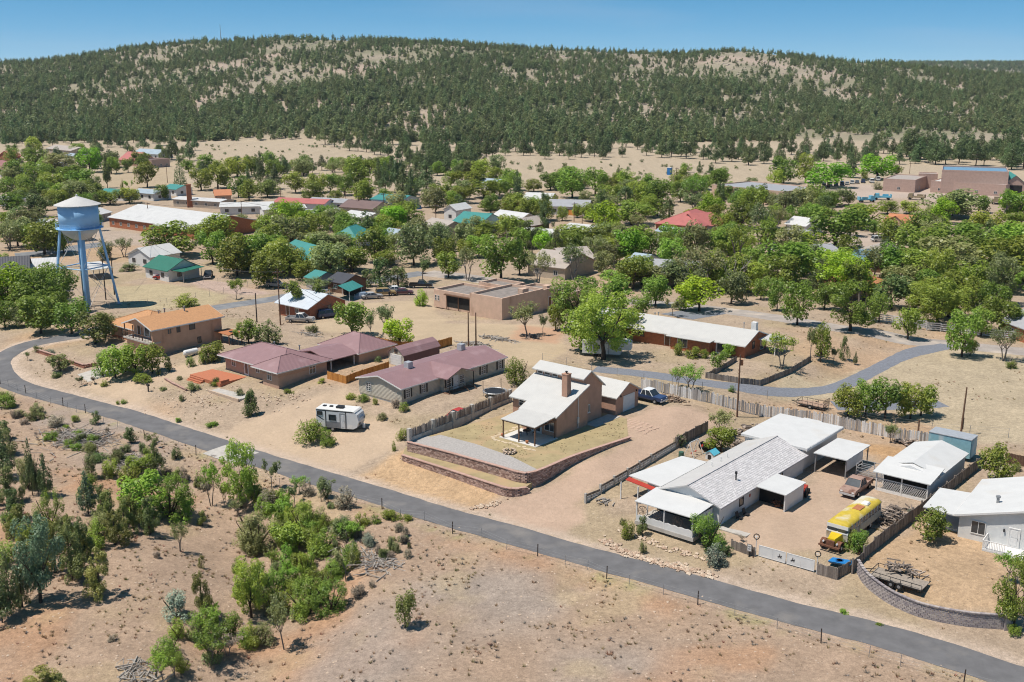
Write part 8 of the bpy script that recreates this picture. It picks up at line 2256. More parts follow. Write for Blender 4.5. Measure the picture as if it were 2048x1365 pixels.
# ------------------------------------------------------------------ trees and shrubs, one by one
FORM = {'b': 'broad', 'o': 'open', 'u': 'bush', 'j': 'juniper', 'p': 'pine', 's': 'spruce', 'x': 'bare'}
Z = 3.9
TREES = {
 (0, 230): [(270,275,120,130,'by'),(600,285,80,130,'by'),(290,400,150,200,'bg'),(700,450,190,200,'bY'),(850,390,120,150,'bo'),(870,462,130,120,'by'),(910,455,110,80,'bg'),(1000,452,110,90,'bg'),(840,572,260,110,'pj'),(1150,567,190,170,'bg'),(1100,392,120,150,'bg'),
   (1410,592,290,130,'sp'),(1340,330,160,170,'pp'),(1480,335,170,120,'pp'),(1240,310,120,110,'pp'),(120,535,180,190,'bg'),(280,545,160,210,'bg'),(480,450,150,240,'bo'),(560,570,160,230,'bg'),(250,645,150,210,'bg'),(430,610,150,210,'bg'),(640,610,170,230,'bg'),(60,640,140,170,'bg'),(360,500,110,140,'bg'),
   (90,765,140,230,'bg'),(310,795,170,230,'bj'),(170,700,110,150,'bj'),(450,700,110,160,'bg'),(60,870,110,160,'by'),(80,1055,210,240,'oo'),(190,935,130,200,'bj'),(290,1045,190,240,'by'),(500,1085,230,160,'by'),(770,905,170,70,'bg'),
   (860,700,110,190,'bg'),(1010,690,120,170,'bg'),(1260,665,120,110,'bg'),(955,600,85,30,'ug'),(1010,600,90,80,'oy'),(1570,592,170,160,'bg'),(1700,575,180,210,'bg'),(1860,645,160,160,'bg'),(1850,485,140,210,'bg'),(1960,470,150,120,'bg'),(1940,590,190,80,'pp'),
   (820,1130,160,190,'jj'),(970,1110,140,160,'oo'),(1320,1105,250,430,'bg'),(1720,1020,240,290,'bg'),(1660,1165,260,260,'bg'),(1850,1260,300,300,'bg'),(1970,1230,260,220,'bg'),(1880,905,130,120,'bo'),(1560,1000,150,200,'bg'),
   (80,1370,160,190,'oo'),(300,1370,100,160,'bg'),(430,1375,170,140,'bg'),(1010,1215,60,160,'uo'),(1400,1270,60,50,'ug'),(1850,1395,120,110,'og'),(20,1180,100,120,'bg')],
 (512, 230): [(40,565,270,140,'pp'),(120,490,180,120,'pp'),(220,490,160,140,'pp'),(150,580,180,140,'pp'),(340,440,110,110,'pp'),(440,460,110,90,'pp'),(590,400,80,140,'pp'),(820,410,110,130,'pp'),(90,645,120,190,'bk'),(310,610,160,190,'bg'),(470,610,150,170,'bg'),(580,600,140,150,'bg'),(620,490,120,190,'oo'),
   (740,590,160,80,'pp'),(830,580,240,230,'bg'),(850,450,100,190,'bg'),(840,665,120,140,'bg'),(960,600,260,130,'pp'),(1010,610,240,130,'pp'),(1110,600,310,200,'pp'),(1150,670,270,210,'pp'),(1210,690,260,150,'pp'),(1330,630,250,230,'pp'),(1250,590,220,190,'pp'),(1480,470,140,150,'pp'),(1600,450,140,160,'pp'),(1380,400,180,160,'pp'),(1060,500,180,150,'pp'),(1700,440,120,120,'pp'),
   (1440,690,150,200,'bg'),(1620,690,130,170,'bg'),(1650,570,130,250,'bg'),(1780,650,140,260,'bg'),(1900,630,130,170,'bg'),(1830,745,80,190,'bg'),(1950,510,90,70,'pp'),(1520,560,110,140,'bg'),
   (130,765,70,150,'by'),(230,840,120,130,'bg'),(120,970,190,240,'oo'),(230,935,130,130,'by'),(370,870,120,170,'bY'),(560,890,180,240,'bg'),(650,880,140,170,'bg'),(490,1010,240,200,'bg'),(870,970,220,240,'jj'),(1000,820,100,150,'oo'),(1170,900,200,260,'bg'),(1220,950,100,150,'bY'),(730,715,50,110,'uj'),
   (930,1150,270,260,'bg'),(1080,1080,160,130,'bo'),(1230,1175,300,280,'bo'),(1440,1140,270,230,'bo'),(1500,1272,200,180,'bg'),(1650,1295,240,210,'oo'),(1740,1110,170,210,'by'),(1910,1302,370,340,'bg'),(1580,1060,150,180,'bo'),
   (230,1010,80,150,'by'),(110,1150,210,300,'bg'),(120,1340,270,300,'bg'),(360,1290,150,160,'bg'),(530,1240,220,240,'bg'),(680,1070,140,230,'bg'),(750,1230,190,250,'bg'),(1020,1180,120,210,'bg'),(270,1190,160,160,'bo'),
   (970,1345,240,260,'jj'),(1110,1345,160,210,'jj'),(1300,1300,180,210,'oj'),(860,1340,140,160,'jj'),(720,1372,100,160,'bg'),(470,1390,110,270,'oo'),(1830,970,130,230,'bg'),(1950,940,150,210,'bg'),(1690,1000,120,150,'by'),(390,830,80,120,'by')],
 (1024, 230): [(40,700,260,130,'pp'),(30,940,120,150,'bg'),(170,600,90,150,'bg'),(300,590,140,180,'bg'),(470,650,220,240,'bg'),(650,630,200,210,'bg'),(770,610,120,110,'bg'),(410,430,70,80,'jj'),(220,435,80,70,'jj'),(830,495,100,70,'jj'),(930,570,90,190,'oo'),(990,650,130,190,'bg'),(1150,705,200,210,'bg'),(1040,690,120,120,'pp'),(880,730,170,190,'jj'),
   (250,910,290,190,'jj'),(690,840,260,230,'jj'),(150,745,70,130,'by'),(930,860,180,340,'bg'),(780,900,130,150,'bo'),(1000,910,120,220,'oo'),(1290,590,130,60,'bg'),(1430,722,230,200,'oy'),(1560,730,150,110,'oy'),(1620,730,200,140,'jj'),(1740,710,140,160,'pp'),(1870,710,150,170,'pp'),(1960,725,190,150,'pp'),
   (1360,435,70,100,'bg'),(1460,455,90,70,'pp'),(1550,475,100,90,'pp'),(1400,890,150,210,'bg'),(1790,890,210,230,'bg'),(1930,1010,290,240,'oo'),(1650,890,120,120,'bg'),
   (80,1015,130,210,'by'),(220,1010,120,140,'by'),(470,1060,190,330,'bg'),(720,1010,160,170,'oo'),(900,1090,230,310,'bo'),(780,1160,190,210,'bg'),(680,1130,140,140,'bg'),(1080,1110,190,180,'bg'),(1230,1090,230,240,'by'),(1400,1100,210,240,'bg'),(1590,1090,200,260,'by'),(1740,1090,160,210,'bg'),(1840,1060,120,140,'by'),
   (60,1250,260,190,'bg'),(200,1345,260,210,'oo'),(480,1290,260,240,'oj'),(1060,1340,170,360,'bo'),(1340,1300,170,170,'os'),(1740,1405,320,270,'xo'),(1680,1330,160,220,'bg'),(1880,1210,190,190,'bg'),(1980,1260,180,160,'bg'),(1600,1180,130,200,'xo'),(780,1330,120,200,'by'),(960,1280,130,180,'bo'),(380,1180,110,130,'bo'),(1900,1330,120,180,'bg')],
 (1536, 230): [(120,540,200,230,'bg'),(290,530,210,160,'bg'),(470,568,190,310,'bY'),(640,490,190,170,'pp'),(850,505,190,280,'bY'),(750,515,70,60,'bg'),(1000,475,80,100,'bg'),(850,582,55,90,'uo'),(500,710,130,290,'bo'),(330,690,110,150,'bo'),(80,750,140,120,'ss'),(160,745,100,70,'ss'),
   (520,1055,330,480,'bg'),(750,890,190,290,'by'),(640,950,160,160,'bg'),(330,860,170,180,'bg'),(930,775,100,170,'bg'),(1100,775,100,160,'by'),(1400,805,210,400,'bo'),(1640,765,140,160,'bg'),(60,910,170,170,'oo'),(60,1010,110,160,'oo'),(1300,920,120,210,'by'),(1240,830,110,150,'bo'),(1720,970,210,270,'bg'),(1920,910,150,190,'bg'),(1960,790,110,130,'bg'),
   (1450,1090,230,500,'bg'),(1390,1260,310,480,'bo'),(1650,1160,230,310,'bg'),(1920,1070,210,220,'bg'),(100,1370,260,310,'bg'),(280,1255,170,260,'bg'),(450,1300,160,260,'bo'),(300,1155,140,210,'bg'),(60,1170,120,180,'bo'),(700,1205,130,160,'jj'),(850,1205,140,250,'bj'),(1100,1280,230,310,'bg'),(1050,1375,190,310,'bo'),(640,1365,170,230,'bg'),
   (1480,1380,180,320,'bg'),(1680,1350,170,310,'bg'),(1900,1380,190,320,'bg'),(1960,1240,110,160,'bg'),(600,1150,110,150,'by'),(1560,930,110,160,'bg'),(1180,1140,140,170,'bo'),(820,940,120,120,'bg'),(950,1000,90,110,'bo')],
 (1536, 560): [(70,240,260,160,'bg'),(228,352,340,240,'by'),(640,402,400,400,'bg'),(865,332,240,160,'bg'),(1088,467,255,195,'by'),(960,225,260,320,'bj'),(1320,375,380,460,'bg'),(1510,602,370,240,'by'),(1660,440,220,200,'bg'),(1575,592,130,110,'bg'),(1840,632,250,230,'oo'),(1800,425,270,310,'bg'),(1980,430,200,180,'bg'),(440,230,200,200,'bg'),(1150,240,230,260,'bg'),(1600,230,220,260,'bg'),
   (110,700,270,230,'og'),(330,605,240,170,'oo'),(408,642,290,150,'by'),(510,655,120,110,'oj'),(590,625,190,100,'jj'),(680,662,105,55,'pp'),(620,1070,250,230,'bg'),(760,1060,290,190,'bg'),(910,1085,320,260,'bg'),(1110,1085,290,210,'bg'),(1190,1060,240,220,'bg'),(950,1275,150,90,'oo'),(1900,690,70,100,'ug'),(1750,440,80,90,'ug'),(1960,360,130,120,'bg'),(560,250,140,130,'bo')],
 (1024, 560): [(540,555,340,300,'by'),(712,625,525,540,'by'),(480,400,420,420,'bg'),(340,395,200,150,'bg'),(880,470,230,290,'by'),(760,250,270,330,'bg'),(130,445,250,260,'oo'),(240,440,160,120,'oo'),(1120,208,240,240,'bg'),(1460,248,270,330,'bY'),(1710,188,260,250,'bo'),(1250,282,140,160,'oo'),(1310,235,110,110,'ug'),(1940,155,170,150,'bg'),
   (1392,868,195,220,'oy'),(1290,835,150,100,'og'),(1605,705,150,140,'by'),(1300,585,120,110,'ug'),(1410,600,75,170,'ug'),(1500,610,80,90,'ug'),(1690,600,110,110,'by'),(40,815,215,220,'ug'),(1620,1245,210,240,'oo'),(1630,1345,200,240,'by'),(1310,1295,90,100,'uj'),(1715,875,55,60,'ug'),(1000,300,180,160,'bg')],
 (400, 560): [(285,155,160,130,'og'),(830,280,280,310,'og'),(720,265,100,160,'bg'),(1185,435,270,270,'bg'),(1420,432,220,210,'oo'),(1345,455,190,120,'oj'),(1560,535,230,240,'bY'),(1730,205,130,130,'uY'),(540,505,195,230,'jj'),(380,500,190,170,'bg'),(460,480,110,110,'jj'),(300,510,120,120,'og'),(30,655,100,90,'ug'),(110,640,110,110,'ug'),
   (405,1055,200,140,'jj'),(310,905,60,80,'uj'),(860,1255,180,250,'uy'),(985,1285,130,160,'uy'),(1580,1245,95,105,'ug'),(1512,1335,85,45,'ug'),(1530,1000,90,70,'ud'),(1590,1025,80,90,'ug'),(1370,975,60,55,'ug'),(1270,945,60,120,'ug'),(1180,930,55,90,'uy'),(1420,1090,60,90,'uo'),(690,885,35,90,'ug'),(950,805,40,70,'uy'),(120,820,60,90,'uj'),(1750,150,60,60,'uY'),(880,410,70,110,'uo'),(1500,640,40,60,'uj'),(1390,640,50,60,'uj')],
 (0, 560): [(320,420,290,330,'bg'),(560,420,260,260,'bg'),(420,330,250,250,'bg'),(745,497,250,270,'bk'),(850,440,160,140,'bo'),(40,375,200,190,'bg'),(130,370,170,150,'bo'),(60,200,160,200,'bo'),(210,633,70,60,'oj'),(470,715,135,175,'bj'),(300,562,50,95,'uj'),(390,575,35,90,'us'),(800,750,210,160,'uy'),(900,770,250,210,'by'),(1060,750,250,230,'by'),(1190,730,220,190,'by'),(980,720,200,180,'by'),
   (1320,718,135,82,'jk'),(1240,742,85,48,'jk'),(1120,795,70,160,'ug'),(1650,630,140,190,'bg'),(1590,640,90,90,'og'),(1490,675,85,75,'ug'),(640,825,75,90,'oj'),(740,815,60,80,'od'),(820,830,50,70,'ug'),(1450,210,100,220,'uy'),(1510,860,60,130,'uo'),(1690,825,50,85,'ug'),(1400,780,35,50,'uj'),(1420,945,55,55,'uj'),(920,970,35,40,'uy'),(965,965,40,60,'uy'),(1270,860,30,70,'uo'),(440,760,50,100,'uj'),(1390,1110,40,60,'uy'),(1660,1140,40,110,'uy'),(1950,1060,210,150,'jj')],
 (0, 750): [(30,810,360,200,'pp'),(70,1010,300,280,'jj'),(110,1140,260,250,'jj'),(255,940,430,110,'pp'),(360,950,340,150,'pp'),(300,930,250,100,'pp'),(690,1085,340,190,'pb'),(800,1110,260,170,'jj'),(1030,1175,260,200,'jk'),(1000,845,170,170,'ug'),(1100,770,150,200,'by'),(1130,1105,340,320,'by'),(1330,1110,350,350,'uy'),(1450,1140,210,170,'uy'),(1220,790,290,170,'jj'),(1580,1175,135,95,'jk'),
   (1650,1025,340,170,'oy'),(1750,1015,170,90,'oy'),(1880,1035,530,270,'by'),(750,385,115,95,'jj'),(1020,535,140,115,'jj'),(390,505,65,125,'uy'),(710,535,65,65,'ug'),(600,475,45,75,'uy'),(940,615,65,75,'uj'),(760,670,70,160,'uj'),(60,250,140,150,'uy'),(20,200,90,100,'ug'),(150,320,60,90,'uo'),(515,415,35,50,'uy'),(840,800,90,100,'uo'),(330,340,50,70,'uo'),(30,500,160,170,'jj'),(1190,560,90,140,'oo'),(640,460,40,60,'uo')],
 (0, 1015): [(318,745,720,350,'bb'),(90,840,520,220,'pp'),(20,900,380,200,'pp'),(175,780,330,170,'jj'),(785,695,400,310,'jk'),(560,570,470,350,'jj'),(430,510,430,280,'jk'),(640,420,360,250,'jj'),(900,290,280,250,'jk'),(1580,855,380,240,'jk'),(1380,850,220,230,'us'),(1575,475,110,65,'jk'),(1405,345,220,120,'oo'),(330,1385,150,270,'jk'),(460,1375,90,110,'jk'),(1965,350,300,220,'uo'),
   (1640,1220,310,290,'og'),(1290,1375,290,220,'oy'),(1365,1330,210,140,'oy'),(1960,860,480,280,'by'),(1860,520,150,110,'uy'),(1960,1080,220,160,'ug'),(1780,1160,160,180,'od'),(1225,395,75,60,'ud'),(880,1040,60,70,'ud')],
 (400, 850): [(560,505,260,140,'oo'),(945,600,190,150,'oo'),(740,630,190,140,'oo'),(440,975,350,330,'uo'),(520,700,90,90,'ug'),(800,845,270,250,'ug'),(680,1015,270,230,'by'),(960,995,210,210,'ug'),(860,960,200,180,'ug'),(1110,880,200,190,'uo'),(1190,870,150,150,'ug'),(1260,785,115,115,'ug'),(1365,765,75,85,'ug'),(1490,732,75,160,'ug'),(1620,742,55,85,'ug'),(1180,1050,180,170,'ug'),(1080,1160,160,220,'ug'),(1325,940,110,110,'us'),(940,800,180,140,'uo'),(1200,1100,160,130,'ug'),
   (620,880,160,150,'uo'),(1560,910,50,50,'uj'),(1600,905,55,55,'uj'),(1440,1040,90,90,'uj'),(1500,900,40,50,'uo'),(1560,800,45,60,'uj'),(600,1150,110,140,'uo'),(760,1120,160,150,'uy'),(560,620,140,130,'ug'),(300,700,120,130,'oo')],
 (512, 1015): [(225,1105,420,230,'oo'),(400,830,310,330,'ug'),(590,805,300,250,'ug'),(340,865,170,130,'uy'),(260,610,160,160,'ug'),(40,700,340,200,'uy'),(60,1060,190,180,'uo'),(160,820,240,200,'ug'),(500,640,200,220,'ug'),(1163,937,292,135,'bk'),(700,570,270,170,'oo'),(805,695,130,120,'ud'),(905,620,80,60,'ud'),(450,760,180,180,'uy'),(600,560,150,180,'ug'),(990,400,100,90,'uj')],
 (1150, 790): [(415,1115,155,140,'ug'),(525,1095,175,140,'jj'),(1020,1185,275,340,'ug'),(1090,1335,180,215,'us'),(1180,1250,90,110,'uj'),(530,1235,95,80,'uo'),(820,395,80,90,'od'),(370,1010,60,60,'uo'),(1300,1140,50,60,'od')],
 (1536, 830): [(960,215,140,95,'oo'),(1250,985,255,245,'bg'),(700,1075,190,200,'ug'),(640,1040,150,150,'ug'),(1780,535,300,285,'bg'),(1935,435,60,95,'uo'),(1100,760,30,40,'us')],
 (1536, 1015): [(1915,925,590,350,'bg'),(1870,600,240,220,'og'),(1920,990,90,130,'ug'),(590,825,35,80,'uy'),(870,920,25,60,'uy')],
}
LANDMARKS = [(175, 500, 'the water tower'), (310, 440, 'the school roof'), (378, 395, 'the brick chimney'), (25, 325, 'the pink roof'), (265, 315, 'the red roof at left'), (270, 360, 'the park field'), (30, 530, 'the charcoal roof'), (320, 535, 'the dark green roof'), (315, 670, 'the orange roofed house'),
             (560, 725, 'the hip roofed house'), (870, 760, 'the beige home'), (1120, 800, 'the brown stucco house'), (970, 605, 'the adobe building'), (620, 610, 'the metal roofed cabin'), (1390, 690, 'the brick ranch house'), (1470, 960, 'the long white house'), (1850, 950, 'the lattice shed'),
             (1980, 1050, 'the pale grey house'), (1700, 1050, 'the old bus'), (1860, 1210, 'the curved block wall'), (685, 840, 'the travel trailer'), (600, 405, 'the pinkish red roof'), (688, 465, 'the teal hip roof'), (590, 510, 'the long teal roof'), (772, 395, 'the teal and white building'),
             (860, 445, 'the tan gabled house'), (935, 435, 'the large teal roof'), (1135, 405, 'the grey L shaped house'), (1370, 435, 'the big red roof'), (1095, 515, 'the bleached roof'), (1370, 535, 'the long grey roof'), (1740, 560, 'the terracotta roof'), (1740, 515, 'the blue roof'), (1810, 445, 'the orange roof at right'),
             (1690, 368, 'the far parked cars'), (1800, 370, 'the brown municipal block'), (1950, 365, 'the long municipal building'), (1490, 380, 'the tan hall'), (1780, 720, 'the blue gravel drive'), (1620, 810, 'the brown trailer'), (1850, 655, 'the white rail fence'), (2030, 640, 'the right edge house'),
             (450, 905, 'the concrete crossing'), (200, 720, 'the brick planter wall'), (600, 1000, 'the roadside thicket'), (100, 1080, 'the foreground pines'), (560, 1200, 'the gully'), (250, 1290, 'the bottom left corner'), (820, 1150, 'the open slope'), (1590, 455, 'the white roof at right'), (480, 720, 'the orange deck'), (1330, 1090, 'the stone border'), (1800, 830, 'the slab fence'), (60, 800, 'the road bend'), (160, 870, 'the brush pile'), (1440, 870, 'the yard junk'), (780, 590, 'the parked row of cars'), (470, 600, 'the town road')]
ADJ = {'g': 'green', 'y': 'yellow green', 'Y': 'bright lime', 'o': 'olive', 'j': 'dark green', 'k': 'golden green', 'p': 'dark', 'b': 'blue green', 's': 'silvery sage', 'd': 'dry brown', 'h': 'dark'}
NOUN = {'broad': ('leafy_tree', 'leafy tree', 'tree'), 'open': ('open_crowned_tree', 'open crowned tree', 'tree'), 'bush': ('bush', 'bush', 'bush'), 'juniper': ('juniper', 'juniper', 'juniper'), 'pine': ('pine_tree', 'pine', 'pine tree'), 'spruce': ('spruce_tree', 'tall spruce', 'spruce'), 'bare': ('bare_tree', 'bare branched tree', 'tree')}
rt = random.Random(77)
recs = []
for (u0, v0), lst in TREES.items():
    for zx, zb, zh, zw, code in lst:
        u, v = u0 + zx / Z, v0 + zb / Z
        form = FORM[code[0]]; lk = code[1]
        nm, noun, cat = NOUN[form]
        if (u0, v0) in ((0, 750), (0, 1015), (400, 850), (512, 1015)): zh, zw = zh * (1.0 if code[0] != 'u' else .9), zw * 1.14
        small = zh / Z < 26 and form in ('open', 'broad')
        pos = None
        if v < 345: q = at(u, v, 1.0); q.z = Tz(q.x, q.y); pos = q
        o = plant(nm, form, lk, u, v, zh / Z, zw / Z, rt, None, cat, None, pos)
        lm = min(LANDMARKS, key=lambda L_: (L_[0] - u) ** 2 + 2.5 * (L_[1] - v) ** 2)
        du, dv = u - lm[0], (v - lm[1]) * 1.6
        rel = ('right of' if du > 0 else 'left of') if abs(du) > abs(dv) else ('below' if dv > 0 else 'behind')
        p_ = o.location
        sz = zh / Z
        recs.append((o, u, v, sz, ADJ[lk], noun, rel, lm[2]))
# the rest of the town's canopy, tree by tree, kept off roofs, lanes and open lots
CANOPY = [([(0, 350), (200, 350), (215, 385), (190, 430), (110, 425), (0, 440)], 26, .8), ([(0, 440), (70, 470), (110, 520), (50, 505), (0, 500)], 8, .9),
          ([(400, 345), (1000, 350), (1290, 385), (1560, 405), (1700, 410), (1690, 470), (1500, 520), (1290, 560), (1110, 545), (860, 535), (640, 560), (470, 560), (400, 500), (520, 480), (530, 430), (470, 380)], 150, .86),
          ([(1640, 410), (2050, 415), (2050, 640), (1900, 640), (1620, 600), (1500, 560), (1560, 500), (1640, 500)], 42, 1.0), ([(1110, 540), (1300, 560), (1500, 580), (1500, 596), (1290, 590)], 12, .9),
          ([(0, 306), (240, 300), (400, 312), (390, 346), (0, 346)], 30, .8), ([(380, 334), (700, 338), (1000, 340), (1000, 354), (400, 354)], 44, .85), ([(1000, 362), (1300, 366), (1560, 376), (1560, 402), (1290, 388), (1000, 372)], 26, .8),
          ([(0, 560), (60, 575), (120, 610), (160, 640), (60, 660), (0, 655)], 10, .9)]
OPENZ = [w2(pl) for nm, c_, pl in ZONES if nm in ('school lot', 'parking', 'municipal', 'park', 'pinkish lot', 'tower lot')]
STW = [w2(pl) for pl in (STREET_PX, TOWN_PX)]
def house_hit(p, pad=1.5):
    for o, ln, dp in FPB:
        t_ = o.rotation_euler[2]; dx = p.x - o.location.x; dy = p.y - o.location.y
        lx = dx * math.cos(t_) + dy * math.sin(t_); ly = -dx * math.sin(t_) + dy * math.cos(t_)
        if -pad < lx < ln + pad and -pad < ly < dp + pad: return True
    return False
TPOS = [(o.location.x, o.location.y) for o, *_ in recs]
FILL = []
for poly, cnt, ks in CANOPY:
    u0 = min(p[0] for p in poly); u1 = max(p[0] for p in poly); v0 = min(p[1] for p in poly); v1 = max(p[1] for p in poly); k = made = 0
    while made < cnt and k < 3000:
        k += 1
        u = rt.uniform(u0, u1); v = v0 + (v1 - v0) * rt.random() ** .8
        if not inpoly(u, v, poly): continue
        p = gp(u, v) if v > 345 else at(u, v, 0)
        X_, Y_ = np.array([p.x]), np.array([p.y])
        if house_hit(p) or any(poly_sd(X_, Y_, z_)[0] > -1 for z_ in OPENZ) or any(pline_dist(X_, Y_, z_)[0] < 5 for z_ in STW): continue
        hm = rt.uniform(6, 11.5) * ks; wm = hm * rt.uniform(.85, 1.3)
        if any((p.x - a) ** 2 + (p.y - b) ** 2 < (wm * .37) ** 2 for a, b in TPOS): continue
        TPOS.append((p.x, p.y)); made += 1
        code = rt.choice(('pp', 'bg', 'pp', 'jj', 'bg', 'by')) if v < 352 else rt.choice(('bg', 'bg', 'bg', 'by', 'by', 'bo', 'bo', 'oo', 'og', 'bY', 'jj'))
        form, lk = FORM[code[0]], code[1]; nm, noun, cat = NOUN[form]; kpx = F_PX / depth_of(p)
        FILL.append((hm * kpx, nm, form, lk, u, v, hm, wm, p, cat, noun, kpx))
FILL.sort(key=lambda t: -t[0])
for i, (hp, nm, form, lk, u, v, hm, wm, p, cat, noun, kpx) in enumerate(FILL):
        if i >= 110: continue
        o = plant(nm, form, lk, u, v, hm * kpx, wm * kpx, rt, None, cat, None, p)
        lm = min(LANDMARKS, key=lambda L_: (L_[0] - u) ** 2 + 2.5 * (L_[1] - v) ** 2)
        du, dv = u - lm[0], (v - lm[1]) * 1.6
        rel = ('right of' if du > 0 else 'left of') if abs(du) > abs(dv) else ('below' if dv > 0 else 'behind')
        recs.append((o, u, v, hm * kpx, ADJ[lk], noun, rel, lm[2]))
def joined(tm, cm, leafm):
    me = bpy.data.meshes.new('canopy_tree')
    va = [tuple(v.co) for v in cm.vertices]; vb = [tuple(v.co) for v in tm.vertices]; n = len(va)
    fa = [tuple(f.vertices) for f in cm.polygons]; fb = [tuple(i + n for i in f.vertices) for f in tm.polygons]
    me.from_pydata(va + vb, [], fa + fb); me.materials.append(leafm); me.materials.append(M_BARK)
    me.polygons.foreach_set('material_index', np.array([0] * len(fa) + [1] * len(fb), np.int32)); me.update()
    return me
CJ = [joined(*PROTO['pine'][0], LEAF['p']), joined(*PROTO['juniper'][1], LEAF['j']), joined(*PROTO['broad'][0], LEAF['g']), joined(*PROTO['broad'][2], LEAF['y']), joined(*PROTO['broad'][4], LEAF['o']), joined(*PROTO['broad'][5], LEAF['g'])]
RST = FILL[110:]
gn_scatter('town_canopy', [(t[8].x, t[8].y, t[8].z - .1) for t in RST], [(t[7] * 1.18, t[7] * 1.18, t[6]) for t in RST], [rt.uniform(0, 6.28) for t in RST], [{'pp': 0, 'jj': 1}.get(t[2][0] + t[3], 2 + rt.randrange(4)) for t in RST], CJ,
           'far leafy treetops between the roofs of the town', 'trees')
# undergrowth in the gully, the left wood and along the verge
for poly, cnt, codes, h0, h1, w0, w1, lab in (
        ([(480, 905), (640, 970), (720, 1040), (700, 1170), (610, 1200), (500, 1290), (340, 1365), (300, 1310), (460, 1160), (470, 1020)], 60, ('uo', 'ug', 'uy', 'uy', 'ud', 'oy', 'uy'), 22, 52, .8, 1.3, 'the roadside gully'),
        ([(0, 860), (110, 890), (250, 960), (310, 1070), (230, 1140), (130, 1130), (0, 1190)], 24, ('jj', 'jk', 'jk', 'uo', 'uo', 'uy'), 36, 85, .7, 1.0, 'the left hand wood'),
        ([(0, 795), (280, 885), (430, 935), (400, 1000), (160, 905), (0, 850)], 40, ('uy', 'uo', 'ud', 'ug', 'ud', 'uj'), 12, 30, .9, 1.5, 'the slope below the road bend'),
        ([(640, 1010), (780, 1050), (860, 1080), (800, 1130), (700, 1090)], 18, ('ud', 'uo', 'uj', 'ud'), 12, 28, .8, 1.4, 'the red soil beside the thicket')):
    u0_ = min(p[0] for p in poly); u1_ = max(p[0] for p in poly); v0_ = min(p[1] for p in poly); v1_ = max(p[1] for p in poly); made = 0
    while made < cnt:
        u = rt.uniform(u0_, u1_); v = rt.uniform(v0_, v1_)
        if not inpoly(u, v, poly): continue
        p = gp(u, v)
        if pline_dist(np.array([p.x]), np.array([p.y]), ROAD_W)[0] < 3.6: continue
        made += 1; code = rt.choice(codes); form, lk = FORM[code[0]], code[1]; nm, noun, cat = NOUN[form]; hp = rt.uniform(h0, h1) * (.6 + .4 * v / 1100)
        o = plant(nm, form, lk, u, v, hp, hp * rt.uniform(w0, w1), rt, None, cat, None, p)
        recs.append((o, u, v, hp, ADJ[lk], noun, 'in' if 'gully' in lab or 'wood' in lab else 'on', lab))
ORD = ['leftmost', 'second from left', 'third from left', 'fourth from left', 'fifth from left', 'sixth from left', 'seventh from left', 'eighth from left', 'ninth from left', 'tenth from left', 'eleventh from left', 'twelfth from left', 'thirteenth from left', 'fourteenth from left', 'fifteenth from left'] + [w_ + ' from left' for w_ in 'sixteenth seventeenth eighteenth nineteenth twentieth'.split()]
byk = {}
for rc_ in recs: byk.setdefault((rc_[4], rc_[5], rc_[6], rc_[7]), []).append(rc_)
for (ad, noun, rel, lm), L_ in byk.items():
    if len(L_) == 1:
        L_[0][0]['label'] = '%s %s %s %s' % (ad, noun, rel, lm)
        continue
    L_.sort(key=lambda t: t[1])
    if len(L_) == 2 and max(L_[0][3], L_[1][3]) > 1.35 * min(L_[0][3], L_[1][3]):
        for t in L_: t[0]['label'] = '%s %s %s %s %s' % ('taller' if t[3] == max(L_[0][3], L_[1][3]) else 'smaller', ad, noun, rel, lm)
        continue
    for i, t in enumerate(L_):
        if len(L_) > 5: t[0]['group'] = '%s %ss %s %s' % (ad, noun if noun != 'bush' else 'bushe', rel, lm)
        t[0]['label'] = '%s %s %s %s, %s' % (ad, noun, rel, lm, 'rightmost' if i == len(L_) - 1 else ORD[min(i, 19)])

# ------------------------------------------------------------------ ground cover: dry tufts, weeds and loose stones
def tuft(seed, n, m, sp=.35, h=.5):
    rr = random.Random(seed); V = []; Q = []
    for k in range(n):
        a = rr.uniform(0, 6.28); b = rr.uniform(0, 6.28); r0 = rr.uniform(0, .12); r1 = r0 + rr.uniform(.1, sp); hh_ = h * rr.uniform(.5, 1)
        x0, y0 = r0 * math.cos(a), r0 * math.sin(a); x1, y1 = r1 * math.cos(a), r1 * math.sin(a); w = .035
        i = len(V); V += [(x0 - w * math.sin(b), y0 + w * math.cos(b), -.03), (x0 + w * math.sin(b), y0 - w * math.cos(b), -.03), (x1, y1, hh_)]; Q.append((i, i + 1, i + 2))
    return arr_mesh('tuft', np.array(V), np.array(Q), m)
T_DRY = leaf_mat('dry_grass', (0.30, 0.235, 0.12), (0.46, 0.37, 0.21), .15); T_RUST = leaf_mat('russet_weed', (0.24, 0.14, 0.075), (0.40, 0.25, 0.14), .1); T_GRN = leaf_mat('green_weed', (0.11, 0.14, 0.04), (0.20, 0.22, 0.08), .15); T_GRY = leaf_mat('grey_weed', (0.14, 0.125, 0.105), (0.26, 0.235, 0.20), .1)
TUFTS = [tuft(1, 22, T_DRY), tuft(2, 22, T_DRY), tuft(3, 24, T_RUST, .4, .45), tuft(4, 26, T_GRY, .4, .4), tuft(5, 22, T_GRN, .35, .45)]
ro = random.Random(6); ROCKM = []
for k in range(3): ROCKM.append(MB().rock((0, 0, 0), 1, ro, .6).mesh('loose_stone', M_STONE))
rn2 = np.random.default_rng(12)
